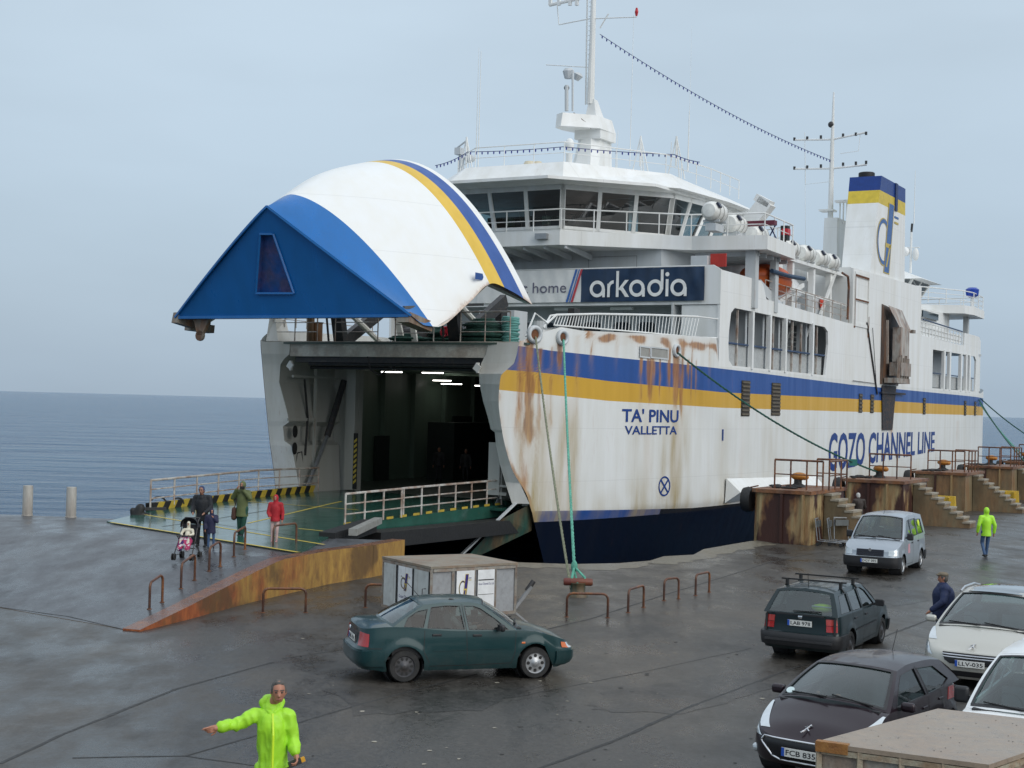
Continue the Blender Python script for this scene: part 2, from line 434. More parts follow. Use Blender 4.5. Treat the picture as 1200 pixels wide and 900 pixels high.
# pale broken coping along the edge, 4 mm proud
mb = MB(); e2 = edge[:12]
pts = []
for a, b2 in zip(e2, e2[1:]):
    k = max(2, int(math.dist(a, b2) / .35))
    for i in range(k): pts.append((a[0] + (b2[0] - a[0]) * i / k, a[1] + (b2[1] - a[1]) * i / k))
inner = []
for i, p in enumerate(pts):
    d = Vector(pts[min(i + 1, len(pts) - 1)]) - Vector(pts[max(i - 1, 0)]); nrm = Vector((d.y, -d.x)).normalized()
    wd = .9 + 1.1 * mnoise.noise(Vector((i * .21, 0, 0))) + .5 * mnoise.noise(Vector((i * .8, 5, 0)))
    inner.append((p[0] + nrm.x * max(.25, wd), p[1] + nrm.y * max(.25, wd)))
for i in range(len(pts) - 1):
    mb.add([(*pts[i], .05), (*pts[i + 1], .05), (*inner[i + 1], .006), (*inner[i], .006)], [(0, 1, 2, 3)])
    mb.add([(*pts[i], .05), (*pts[i + 1], .05), (*pts[i + 1], -.6), (*pts[i], -.6)], [(0, 1, 2, 3)])
tag(mb.build('quay_edge', EDGEG, weld=True), kind='structure')
# raised loading ramp on the left
FD = Vector((-4.1, 3.0)).normalized(); FN = Vector((.59, .807)); F0 = Vector((-7.8, 30.6))
ZT = .87
def rz(x, y):
    d = (Vector((x, y)) - F0).dot(FN)
    return max(0., min(1., d / 6.2)) ** 1.0 * ZT + .006
outer = [(-7.8, 30.62), (-7.2, 32.4), (-6.25, 35.6), (-5.6, 37.4), (-4.9, 39.3), (-3.9, 41.1), (-3.15, 42.9), (-6.2, 43.0), (-12.7, 47.6), (-17.0, 48.3), (-70, 52), (-70, 76)]
outer = outer[:-1] + [(-70, (30.6 + (70 - 7.8) * .7317))]
bm = bmesh.new(); vs = [bm.verts.new((x, y, 0)) for x, y in outer]; bm.faces.new(vs)
for i in range(1, 15):
    d = i * .45; co = F0 + FN * d
    bmesh.ops.bisect_plane(bm, geom=bm.verts[:] + bm.edges[:] + bm.faces[:], plane_co=(co.x, co.y, 0), plane_no=(FN.x, FN.y, 0))
for v in bm.verts: v.co.z = rz(v.co.x, v.co.y)
bnd = [e for e in bm.edges if e.is_boundary]
for e in bnd:
    a, b2 = e.verts[0].co, e.verts[1].co
    q = [bm.verts.new(a), bm.verts.new(b2), bm.verts.new((b2.x, b2.y, -3)), bm.verts.new((a.x, a.y, -3))]
    f = bm.faces.new(q); f.material_index = 1
me = bpy.data.meshes.new('loading_ramp'); bm.to_mesh(me); bm.free()
me.materials.append(RAMPG); me.materials.append(rusty('quay_side', (.2, .18, .13), .5))
o = bpy.data.objects.new('loading_ramp', me); COL.objects.link(o); tag(o, kind='structure')
# retaining wall along the ramp
def wallmat():
    m, nt, b = newmat('ramp_wall')
    tc = nt.nodes.new('ShaderNodeTexCoord'); sp = nt.nodes.new('ShaderNodeSeparateXYZ'); nt.links.new(tc.outputs['Object'], sp.inputs[0])
    a = noise(nt, .9, (1, 1, .6), 6, .6); f = noise(nt, 5, (1, 1, .35), 8, .7, loc=(2, 7, 1)); q = noise(nt, .5, (1, 1, .8), 5, .6, loc=(8, 8, 1))
    g = math_(nt, 'ADD', math_(nt, 'MULTIPLY', math_(nt, 'ADD', sp.outputs[0], 5.7), -.9), math_(nt, 'MULTIPLY', math_(nt, 'SUBTRACT', a, .5), 5.), True)
    och = mixc(nt, ramp(nt, f, [(.3, 0.), (.7, 1.)]), (.20, .10, .03), (.42, .25, .055)); red = mixc(nt, ramp(nt, f, [(.3, 0.), (.7, 1.)]), (.16, .035, .012), (.40, .12, .035))
    c = mixc(nt, g, och, red)
    c = mixc(nt, math_(nt, 'MULTIPLY', ramp(nt, q, [(.5, 0.), (.58, 1.)]), .8), c, (.09, .05, .02))
    nt.links.new(c, b.inputs['Base Color']); b.inputs['Roughness'].default_value = .6; bump(nt, b, f, .5, .03); return m
wp = outer[:7]; mb = MB(); fine = []
for a, b2 in zip(wp, wp[1:]):
    for i in range(4): fine.append((a[0] + (b2[0] - a[0]) * i / 4, a[1] + (b2[1] - a[1]) * i / 4))
fine.append(wp[-1])
for i in range(len(fine) - 1):
    a, b2 = Vector(fine[i]), Vector(fine[i + 1]); d = (b2 - a).normalized(); nrm = Vector((d.y, -d.x))
    za, zb = rz(*a) + .03, rz(*b2) + .03
    q = [(a + nrm * .12, za), (b2 + nrm * .12, zb), (b2 - nrm * .3, zb), (a - nrm * .3, za)]
    top = [(p.x, p.y, z) for p, z in q]; bot = [(p.x, p.y, -.3) for p, z in q]
    mb.add(top, [(0, 1, 2, 3)], 1); mb.add(top + bot, [(0, 4, 5, 1), (2, 6, 7, 3)] + ([(1, 5, 6, 2)] if i == len(fine) - 2 else []) + ([(0, 3, 7, 4)] if i == 0 else []))
tag(mb.build('retaining_wall', [wallmat(), rusty('wall_top', (.16, .07, .045), .7, dark=(.05, .03, .025), scale=1.5, stretch=(1, 1, 1), rough=.4)], weld=True),
    'low rust and ochre stained concrete wall holding up the ramp edge', 'wall')
# joints and cracks in the paving
def crack(pts_px, w, name='paving_joint', z=.0):
    mb = MB(); P = [G(a, b, z) for a, b in pts_px]; L = []
    for a, b in zip(P, P[1:]):
        k = max(2, int((b - a).length / .22))
        for i in range(k): L.append(a.lerp(b, i / k))
    L.append(P[-1]); Q = []
    for i, p in enumerate(L):
        t = (L[min(i + 1, len(L) - 1)] - L[max(0, i - 1)]); t.z = 0; t.normalize(); nrm = Vector((t.y, -t.x, 0))
        j = .02 * mnoise.noise(Vector((i * .35, w * 50, 0))); ww = w * (.55 + .9 * abs(mnoise.noise(Vector((i * .4, 3, w * 90)))))
        c = p + nrm * j; zz = z + .004
        if z == 0: zz = max(.004, rz(p.x, p.y) + .003 if (Vector((p.x, p.y)) - F0).dot(FN) > 0 and p.x < -7 else .004)
        Q.append((Vector((c.x, c.y, zz)) + nrm * ww, Vector((c.x, c.y, zz)) - nrm * ww))
    for (a, b), (c, d) in zip(Q, Q[1:]): mb.add([a, b, d, c], [(0, 1, 2, 3)])
    return tag(mb.build(name, mat('joint_dark', (.025, .024, .022), .6), fixn=False), kind='structure')
crack([(0, 895), (75, 860), (205, 808), (320, 776)], .042)
crack([(0, 712), (80, 724), (160, 741)], .02)
crack([(85, 888), (218, 886), (300, 862), (420, 826), (560, 790)], .03)
crack([(630, 740), (690, 726), (770, 700), (862, 672), (905, 658)], .035)
crack([(628, 902), (720, 868), (800, 832), (905, 792), (1010, 756), (1100, 722)], .045)
crack([(218, 886), (330, 902)], .022)
crack([(330, 772), (470, 752), (640, 734)], .018); crack([(600, 818), (760, 786), (880, 760)], .014); crack([(905, 658), (1000, 640)], .02)
def patch_(pts_px, col, name, nm='paving_patch'):
    mb = MB(); P = [G(a, b, .0) for a, b in pts_px]; c = sum(P, Vector()) / len(P); L = []
    for i in range(len(P)):
        a, b = P[i], P[(i + 1) % len(P)]
        for k in range(7):
            p = a.lerp(b, k / 7); d = p - c; p = c + d * (1 + .22 * mnoise.noise(p * 2.3)); L.append((p.x, p.y))
    mb.plate(L, [], lambda x, y: (x, y, .0035)); return tag(mb.build(nm, ground_mat(name, col, .3, .7) if name not in MT else MT[name], fixn=False), kind='structure')
patch_([(700, 812), (850, 790), (905, 806), (800, 838), (690, 832)], (.045, .042, .038), 'patch_dark'); patch_([(380, 800), (520, 812), (640, 803), (560, 832), (420, 838)], (.04, .038, .035), 'patch_dark')
patch_([(1000, 700), (1080, 690), (1090, 704), (1010, 716)], (.045, .043, .04), 'patch_dark'); patch_([(430, 700), (560, 690), (600, 720), (470, 735)], (.045, .042, .038), 'patch_dark')
random.seed(11); mb = MB()     # pale flakes and litter on the concrete
for k in range(150):
    g = G(random.uniform(330, 1000), random.uniform(668, 900), .005); s = random.uniform(.01, .05); a0 = random.random() * 6
    mb.add([(g.x + s * random.uniform(.6, 1.3) * math.cos(a0 + i * 1.05), g.y + s * random.uniform(.6, 1.3) * math.sin(a0 + i * 1.05), .006) for i in range(6)], [tuple(range(6))], k % 2)
tag(mb.build('grit', [mat('flake_pale', (.34, .31, .25), .7), mat('flake_dark', (.03, .028, .025), .6)], fixn=False), kind='stuff')
# ================================================================== ferry
ferry = empty('ferry', (OX, OY, 0), -TH, 'large white car ferry with blue and yellow stripes and its bow visor raised', 'ferry')
LEN = 80.
BT = [(-1.2, 5.55), (-.9, 5.7), (0, 6.15), (1.4, 6.75), (4.8, 7.7), (9.8, 8.5), (14, 8.9), (18, 9.0), (40, 9.0)]
def B(u): return sinterp(BT, min(u, LEN - u))
def stem(z, side):
    if side > 0: return sinterp([(-2.5, 2.6), (.9, .6), (1.57, .35), (2.55, -.29), (4.07, -.75), (5.2, -.9), (5.97, -.85), (6.56, -.3), (7.4, -.1), (8.2, .9)], z)
    return sinterp([(-2.5, 2.4), (.2, 1.1), (1.6, .88), (3.1, .5), (4.8, .15), (6.4, -.15), (7.4, -.3), (8.2, .6)], z)
BLUT = [(-1, 7.24), (-.4, 7.2), (1.4, 7.05), (4.8, 6.94), (9.8, 6.86), (13.6, 6.8), (33, 6.57), (80, 6.4)]
YELT = [(-1, 6.29), (1.4, 6.2), (4.8, 5.99), (9.9, 5.84), (13.6, 5.75), (33, 5.78), (80, 5.72)]
YELB = [(-1, 5.57), (1.4, 5.4), (4.8, 5.21), (9.9, 5.12), (13.6, 5.06), (80, 5.04)]
WHB = [(0, .98), (3, .92), (8.2, .78), (11, .70), (80, .66)]
TOPT = [(-1, 7.32), (.1, 7.36), (.7, 7.75), (1.2, 7.98), (2.5, 7.9), (11, 8.12), (13.1, 8.14), (13.14, 6.9), (66.9, 6.6), (80, 7.4)]
STREAK = [  # u, z top, z bottom, width, strength
    (.35, 7.6, 3.2, .22, .95), (.2, 6.4, 1.0, .30, .65), (-.05, 7.4, 3.4, .25, .7), (.75, 7.0, 2.4, .14, .65), (2.2, 5.2, 1.1, .4, .4), (1.3, 7.2, 3.8, .1, .6), (3.4, 7.7, 6.6, .12, .7), (4.9, 7.7, 6.9, .1, .7), (6.6, 7.1, 5.0, .12, .85), (8.7, 7.4, 5.6, .14, .8), (9.8, 7.5, 4.4, .18, .85), (12.2, 7.9, 6.6, .12, .6), (10.6, 7.9, 5.2, .1, .7), (1.7, 7.55, 6.1, .16, .9), (1.1, 6.3, 1.0, .3, .35), (7.3, 7.35, 5.2, .30, 1.), (8.0, 7.35, 5.3, .10, .9), (9.3, 7.3, 5.0, .32, .95),
    (10.3, 7.1, 6.0, .10, .9), (11.0, 7.0, 5.1, .09, .8), (7.2, 5.2, 1.6, .3, .3), (9.4, 5.1, 1.2, .45, .4), (15.9, 4.7, 1.5, .25, .3), (41.8, 6.6, 3.5, .5, .8), (2.6, 7.6, 4.0, .12, .5), (13.5, 6.8, 1.5, .12, .25), (60, 4.5, 3.0, .2, .7), (53.5, 3.5, 1, .2, .5)]
def rustf(u, z, side):
    r = 0.
    if side > 0:
        for (a, zt, zb, w, k) in STREAK:
            ww = w * (1 + .25 * mnoise.noise(Vector((a, z * 1.3, 0))))
            d = abs(u - a + .06 * mnoise.noise(Vector((a * 3, z * 2, 4)))) / ww
            if d < 1.6 and z < zt + .1:
                f = sm(1.6, .3, d) * sm(zb - 1., zb + .9, z) * k * (.88 + .5 * mnoise.noise(Vector((u * 6, z * .8, 1))))
                r = max(r, f)
        # band of bleeding rust under the bulwark rail
        if 3 < u < 13.2: r = max(r, sm(7.35, 7.65, z) * sm(8.02, 7.85, z) * (.42 + 1.1 * mnoise.noise(Vector((u * 1.1, 2, z * 2)))))
    e = u - stem(z, side)
    r = max(r, sm(.26, .02, e) * (.42 + .6 * sm(3.6, 1.6, z) + .35 * mnoise.noise(Vector((0, z * 2, 3)))))
    r = max(r, sm(1.15, .7, z) * sm(.3, .7, z) * (.2 + .8 * mnoise.noise(Vector((u * .8, 0, 0)))) if u > 6 else 0)
    return max(0., min(1., r))
def grimef(u, z, side):
    if side < 0 or z > 7.2: return 0.
    g = 0
    for a, w, k in ((2.2, .6, 1.), (9.3, 1.1, 1.), (6.8, .8, .5), (14, .8, .4), (20, 1.5, .3), (.8, .8, 1.), (26, .8, .3), (36, 1, .25)):
        g = max(g, k * sm(1.7, .2, abs(u - a) / w) * sm(.3, 2.5, 6.2 - z))
    g *= .55 + .8 * mnoise.noise(Vector((u * 2.1, z * .45, 9)))
    g += .35 * sm(2.5, .8, z) * (.5 + mnoise.noise(Vector((u * 1.1, z, 3))))
    return max(0., min(1., g))
ucols = [0]
x = 0.
while x < LEN:
    x += .09 if x < 3 else (.13 if x < 12.9 else (.35 if x < 60 else .8))
    ucols.append(min(x, LEN))
for k in (13.1, 13.14):
    i = min(range(len(ucols)), key=lambda i: abs(ucols[i] - k)); ucols[i] = k
ucols = sorted(set(ucols))
for side, nm in ((1, 'hull_side'), (-1, 'hull_side')):
    mb = MB(); R = []; G2 = []
    bands = [(-2.6, 'c', .55, 'c', 3, 3), (.55, 'c', WHB, 't', 5, 4), (WHB, 't', YELB, 't', 34, 0), (YELB, 't', YELT, 't', 7, 2), (YELT, 't', BLUT, 't', 8, 1), (BLUT, 't', TOPT, 't', 7, 0)]
    rows = []
    for bi, (a, ka, c, kc, n, mi) in enumerate(bands):
        for j in range(n + (1 if bi == len(bands) - 1 else 0)):
            rows.append((a, c, j / n, mi, bi))
    def zrow(rw, u):
        a, c, f, mi, bi = rw
        za = interp(a, u) if isinstance(a, list) else a; zc = interp(c, u) if isinstance(c, list) else c
        if bi == len(bands) - 1: zc = max(zc, za + .02)
        return za + (zc - za) * f
    base = []
    for rw in rows:
        for uc in ucols:
            z = zrow(rw, uc); u0 = stem(z, side)
            u = uc
            if uc < 8: u = u0 + (8 - u0) * uc / 8
            if uc > LEN - 8: q = LEN - stem(z, -side); u = (LEN - 8) + (q - LEN + 8) * (uc - LEN + 8) / 8
            b = (B(u) if (side > 0 or u > 20) else lerp(B(max(-1, u - u0 - .1)), B(u), sm(0, 18, u))) * (1 - .035 * max(0, .9 - z))
            if z > 7.3: b += 0
            base.append((side * b, u, z)); R.append(rustf(u, z, side)); G2.append(grimef(u, z, side))
    nu = len(ucols)
    mb.v = base
    for j in range(len(rows) - 1):
        mi = rows[j][3]
        for i in range(nu - 1):
            q = [j * nu + i, j * nu + i + 1, (j + 1) * nu + i + 1, (j + 1) * nu + i]
            mb.f.append(q if side > 0 else q[::-1])
            m2 = mi
            if rows[j][4] == 1: m2 = 1 if (ucols[i] < 8.3) else 4
            mb.m.append(m2)
    o = mb.build(nm, [HULLW, HULLB, HULLY, HULLN, HULLK], ferry, smooth=50, fixn=False)
    for an, arr in (('rust', R), ('grime', G2)):
        at = o.data.attributes.new(an, 'FLOAT', 'POINT'); at.data.foreach_set('value', arr)
# ---- bow frame: lintel, jambs, vestibule
def jamb(side, inner, name='bow_frame'):
    mb = MB(); n = len(inner)
    for i in range(n - 1):
        (v0, z0), (v1, z1) = inner[i], inner[i + 1]
        def outp(z): u = stem(z, side) + .01; return (side * (B(u) - .01), u, z) if side > 0 else (-B(-.1) + .01, u, z)
        a, b = outp(z0), outp(z1)
        c0 = (v0, .12 if side > 0 else max(a[1] + .1, .15), z0); c1 = (v1, .12 if side > 0 else max(b[1] + .1, .15), z1)
        mb.add([a, b, c1, c0], [(0, 1, 2, 3)])
        mb.add([c0, c1, (v1, 3.95, z1), (v0, 3.95, z0)], [(0, 1, 2, 3)], 1)
    return mb.build(name, [OLDW, GREYP], ferry, smooth=35)
zl = lambda px, py: U(px, py, .1)
innR = [(4.6, 7.3), (4.5, 6.85), (4.3, 6.5), (4.22, 6.1), (4.25, 5.72), (4.43, 5.07), (4.67, 4.43), (4.8, 4.01), (4.98, 3.9), (5.05, 3.4), (5.25, 2.67), (5.49, 2.04), (5.81, 1.25)]
innL = [(-4.9, 7.3), (-4.93, 6.8), (-5.2, 6.6), (-5.38, 6.37), (-5.42, 5.63), (-5.12, 4.47), (-5.05, 4.0), (-5.4, 3.8), (-5.4, 3.2), (-5.06, 3.0), (-4.98, 1.83), (-4.9, 1.0)]
jamb(1, innR); jamb(-1, innL)
mb = MB()
mb.plate([(-6.1, 7.34), (6.0, 7.34), (4.6, 6.75), (4.2, 6.72), (-4.7, 6.72), (-5.2, 6.6)][:1] + [(6.02, 7.34), (4.6, 7.2), (4.5, 6.72), (-4.92, 6.72), (-4.92, 7.2)], [], lambda a, b: (a, .18 - .02 * (b - 7), b), (0, .25, 0))
mb.build('bow_lintel', rusty('lintel_paint', (.78, .75, .66), .30, scale=1.6, dark=(.2, .12, .07), stretch=(1, 1, 1)), ferry)
# dark pitted lower lip and pipes below the lintel
mb = MB(); mb.box((-.2, .75, 6.6), (9.2, .7, .22)); mb.tube([(-4.2, .55, 6.45), (4.2, .55, 6.45)], .09, 8); mb.tube([(-4.6, 1.2, 6.3), (4.3, 1.2, 6.3)], .07, 8)
mb.build('lintel_beam', DARK, ferry)
for x in (-4.75, 4.2):
    mb = MB(); mb.box((x, .0, 6.33), (.26, .08, .26), M=Matrix.Rotation(.6, 3, 'Y')); mb.box((x, .05, 6.33), (.1, .1, .4)); mb.build('locking_lug', CLEANW, ferry)
# vestibule shell and inner bulkhead frame
mb = MB()
mb.box((0, 2.1, 1.0), (10.8, 4.2, .1), mi=1)
mb.box((0, 2.2, 6.85), (10.8, 3.4, .12))
mb.plate([(-7.2, 1), (7.2, 1), (7.2, 7.2), (-7.2, 7.2)], [[(-4.1, 1.05), (4.3, 1.05), (4.3, 6.3), (-4.1, 6.3)]], lambda a, b: (a, 4.0, b), (0, .3, 0))
mb.build('inner_bulkhead', [GREYP, DECKG], ferry)
mb = MB()   # stiffened plate on the port-hand inner wall, fairing lines and lightening holes
mb.box((-5.0, 2.1, 4.0), (.12, .12, 5.2)); mb.box((-5.0, 1.2, 4.1), (.05, 1.9, .12)); mb.box((-5.0, 2.1, 5.9), (.1, 3.2, .1))
mb.box((-4.35, 3.85, 3.7), (.5, .25, 5.2)); mb.box((4.5, 3.85, 3.7), (.5, .25, 5.2))
mb.build('wall_stiffener', GREYP, ferry)
for z in (3.6, 2.9):
    mb = MB(); mb.lathe([(.0, 0), (.16, 0), (.16, .03)], (-5.0, .75, z), 14, M=Matrix.Rotation(PI / 2, 3, 'Y') @ Matrix.Diagonal(Vector((1.6, 1, 1)))); mb.build('wall_opening', BLACK, ferry)
mb = MB()
for k in range(9):
    z = 1.35 + k * .22; mb.add([(-4.09, 3.7, z), (-3.93, 3.7, z + .12), (-3.93, 3.7, z + .24), (-4.09, 3.7, z + .12)], [(0, 1, 2, 3)])
mb.build('hazard_marking', YEL, ferry)
mb = MB(); mb.box((-4.01, 3.72, 2.35), (.22, .02, 2.4)); mb.build('hazard_board', BLACK, ferry)
for (x, w) in ((-4.6, 1), (4.62, -1)):
    mb = MB(); mb.tube([(x, 1.0, 1.0), (x - .1 * w, 2.6, 3.4)], .09, 8); mb.tube([(x - .1 * w, 2.6, 3.4), (x - .1 * w, 3.7, 5.8)], .14, 8, 1)
    mb.build('ramp_cylinder', [STEEL, DARK], ferry, smooth=40)
mb = MB(); mb.tube([(-5.0, 1.3, 5.8), (-5.0, 1.6, 4.2), (-5.0, 1.5, 2.6)], .05, 6); mb.tube([(-5.05, .9, 2.2), (-5.05, 1.0, 2.7), (-5.05, 1.3, 2.75), (-5.05, 1.4, 2.2), (-5.05, 1.35, 1.3)], .04, 6)
mb.tube([(-1, .15, 6.72), (-.8, .1, 6.2), (-.4, .15, 6.0), (.1, .2, 6.3), (.6, .2, 6.5)], .03, 6); mb.build('hydraulic_hose', BLACK, ferry)
# right: stowed ladder plate, small winch housing
mb = MB(); mb.box((5.0, 1.1, 2.3), (.08, .9, 1.9)); mb.box((4.75, .6, 2.5), (.5, .15, 2.0)); mb.box((4.9, .65, 1.55), (.8, .2, .12)); mb.box((4.9, .65, 1.85), (.8, .2, .08))
mb.build('locker', GREYP, ferry)
# hold
mb = MB()
HU = [4.0 + k * 2 for k in range(34)]; HB = lambda u: B(u) - .32
hpl = [(HB(u), u) for u in HU] + [(-HB(u), u) for u in reversed(HU)]
mb.prism(hpl, .96, 1.04, 1); mb.prism(hpl, 6.62, 6.72, 0)
for s in (-1, 1):
    for a, b in zip(HU, HU[1:]): mb.add([(s * HB(a), a, 1.0), (s * HB(b), b, 1.0), (s * HB(b), b, 6.65), (s * HB(a), a, 6.65)], [(0, 1, 2, 3)])
mb.box((0, HU[-1], 3.8), (2 * HB(HU[-1]), .1, 5.6), mi=0)
for k in range(21): u = 5.5 + k * 3; mb.box((0, u, 6.5), (2 * HB(u), .15, .22), mi=0)
for k in range(18): u = 6 + k * 3; mb.box((-HB(u) + .15, u, 3.8), (.25, .2, 5.5), mi=0)
mb.build('car_deck', [DKGREEN, mat('hold_floor', (.05, .07, .06), .35)], ferry)
mb = MB()
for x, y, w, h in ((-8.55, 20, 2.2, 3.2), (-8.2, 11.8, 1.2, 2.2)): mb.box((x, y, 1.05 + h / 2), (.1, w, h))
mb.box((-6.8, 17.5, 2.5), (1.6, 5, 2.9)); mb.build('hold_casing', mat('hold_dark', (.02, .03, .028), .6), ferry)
LAMP = emit('lamp_tube', (1, .97, .9), 5.)
for px, py, uu, w_ in ((416, 432, 8, .5), (459, 436, 9, 1.1), (453, 446, 14, 1.2), (507, 437, 9.5, 1.1), (518, 446, 14, 1.0), (510, 432.5, 8, .6), (529, 450, 17, 1.2), (562, 452, 17, .5), (475, 432, 7, .5)):
    p = U(px, py, uu); mb = MB(); mb.box(p, (w_, .14, .045)); h = mb.build('ceiling_light', LAMP, ferry)
# ---- foredeck with mooring gear
mb = MB(); mb.box((0, 6.5, 7.26), (12.6, 12.9, .08)); mb.prism([(-6.0, .3), (6.0, .3), (8.6, 13), (-8.6, 13)], 7.31, 7.33)
mb.build('foredeck', mat('deck_grey_green', (.07, .11, .09), .4, dirt=.5), ferry)
mb = MB()   # inside of bulwark, port and starboard (thickness)
for s in (1, -1):
    P = [(s * (B(u) - .12), u) for u in [1.0 + i * .6 for i in range(21)]]
    for a, b in zip(P, P[1:]):
        z0, z1 = interp(TOPT, a[1]), interp(TOPT, b[1])
        mb.add([(a[0], a[1], 7.3), (b[0], b[1], 7.3), (b[0], b[1], z1), (a[0], a[1], z0)], [(0, 1, 2, 3)])
        mb.add([(a[0], a[1], z0), (b[0], b[1], z1), (s * B(b[1]), b[1], z1), (s * B(a[1]), a[1], z0)], [(0, 1, 2, 3)])
mb.build('bulwark', WHITE, ferry, weld=True)
# bow rails above the lintel
def rail(pts, h, parent, mats, name='railing', bars=2, step=1.4, r=.028, mid=True, posts=None, flat=False):
    """pts along the foot line; top rail, intermediate rails, posts"""
    mb = MB(); P = [Vector(p) for p in pts]; up = Vector((0, 0, h))
    mb.tube([p + up for p in P], r * 1.15, 6)
    for k in range(bars): mb.tube([p + up * ((k + 1) / (bars + 1)) for p in P], r * .7, 5)
    L = []
    for a, b in zip(P, P[1:]):
        n = max(1, round((b - a).length / step))
        for i in range(n): L.append(a.lerp(b, i / n))
    L.append(P[-1])
    for p in L: mb.tube([p, p + up], r, 6)
    return mb.build(name, mats, parent, smooth=50)
rail([(-5.9, .25, 7.34), (-3.6, .25, 7.34)], 1.15, ferry, RAILW); rail([(-2.7, .25, 7.34), (-.6, .25, 7.34)], 1.15, ferry, RAILW)
rail([(3.2, .35, 7.34), (5.4, .35, 7.34)], 1.15, ferry, RAILW, step=1.0); rail([(.2, .3, 7.34), (2, .3, 7.34)], 1.0, ferry, RAILW)
mb = MB()   # raking plates at the starboard corner
mb.add([(-6.05, .0, 7.34), (-5.5, .1, 7.34), (-5.85, .3, 8.3), (-6.05, .2, 8.4)], [(0, 1, 2, 3)]); mb.add([(-6.1, .1, 7.34), (-6.0, 1.6, 7.34), (-6.3, 1.6, 8.3), (-6.05, .2, 8.4)], [(0, 1, 2, 3)])
mb.build('corner_plate', OLDW, ferry)
rail([(-6.2, 1.4, 8.0), (-7.6, 5.5, 8.1), (-8.4, 11, 8.2)], 1.0, ferry, RAILW, step=1.6)
# close railing on the port bulwark
mb = MB(); ft = [V(649, 381, 6.75), V(700, 385, 7.4), V(760, 390, 8.0), V(814, 395, 8.4)]; tp = [V(652, 369, 6.75), V(700, 368, 7.4), V(760, 369, 8.0), V(818, 371, 8.4)]
def lerpP(P, t):
    k = t * (len(P) - 1); i = min(int(k), len(P) - 2); return P[i].lerp(P[i + 1], k - i)
mb.tube([V(641, 379, 6.6)] + [tp[0]] + tp[1:], .045, 6); mb.tube(ft, .03, 6)
for i in range(46): mb.tube([lerpP(ft, i / 45), lerpP(tp, i / 45) + Vector((0, .12, 0))], .018, 5)
mb.tube([tp[-1], V(842, 374, 8.75)], .03, 6); mb.tube([ft[-1], V(842, 396, 8.75)], .03, 6)
mb.build('railing', CLEANW, ferry)
mb = MB(); mb.tube([V(616, 394, 6.2), V(627, 367, 6.3), V(642, 379, 6.6)], .04, 6); mb.tube([V(637, 384, 6.5), V(645, 370, 6.6), V(652, 369, 6.75)], .04, 6); mb.build('railing', CLEANW, ferry)
# fairleads in the bulwark
def fairlead(p, r):
    mb = MB(); pr = []
    for k in range(13):
        a = 2 * PI * k / 12; pr.append(((r + r * .32 * math.cos(a)), r * .4 * math.sin(a)))
    sl = math.atan2(B(p.y + .5) - B(p.y - .5), 1.0)
    M = Matrix.Rotation(-sl, 3, 'Z') @ Matrix.Rotation(PI / 2, 3, 'Y')
    c = Vector((B(p.y) + .05, p.y, p.z)); mb.lathe(pr, c, 20, 0, M, cap=False)
    mb.lathe([(.001, .0), (r * .95, .0)], c + M @ Vector((0, 0, .01)), 20, 1, M, cap=False)
    return mb.build('fairlead', [GREYW, mat('rust_plain', (.13, .05, .02), .8, var=.5), ], ferry, smooth=50)
FL = [Vector((B(.45), .45, 7.62)), Vector((B(1.75), 1.75, 7.58)), Vector((B(9.2), 9.2, 7.42))]
fairlead(FL[0], .27); fairlead(FL[1], .24); fairlead(FL[2], .22)
mb = MB()   # oblong pocket with grating
for (u0, u1) in ((6.45, 7.1), (7.25, 8.5)): mb.plate([(u0 - .06, 7.02), (u1 + .06, 7.0), (u1 + .06, 7.48), (u0 - .06, 7.5)], [[(u0, 7.08), (u1, 7.06), (u1, 7.42), (u0, 7.44)]], lambda a, b: (B(a) + .06, a, b))
mb.build('panama_lead', GREYW, ferry)
mb = MB()
for (u0, u1) in ((6.45, 7.1), (7.25, 8.5)): mb.plate([(u0, 7.06), (u1, 7.06), (u1, 7.44), (u0, 7.44)], [], lambda a, b: (B(a) + .03, a, b))
mb.build('lead_shadow', mat('grey_gap', (.3, .3, .28), .7), ferry)
# vents with louvres on the hull stripe
def louvre(u0, u1, z0, z1, m=None, n=9):
    mb = MB(); mb.plate([(u0, z0), (u1, z0), (u1, z1), (u0, z1)], [], lambda a, b: (B(a) + .02, a, b))
    for k in range(n):
        z = z0 + (k + .5) * (z1 - z0) / n; um = (u0 + u1) / 2; mb.box((B(um) + .04, um, z), (.05, (u1 - u0) * .9, (z1 - z0) / n * .45), mi=1)
    mb.build('side_vent', [m or mat('vent_dark', (.05, .045, .04), .8), mat('vent_slat', (.12, .10, .07), .6, dirt=.7)], ferry)
louvre(15.7, 16.75, 4.7, 6.35); louvre(19.7, 21.0, 4.75, 6.35)
for u in (34.6, 37.0, 49.6, 62.0, 66.0): louvre(u, u + .7, 5.0, 6.1, n=5)
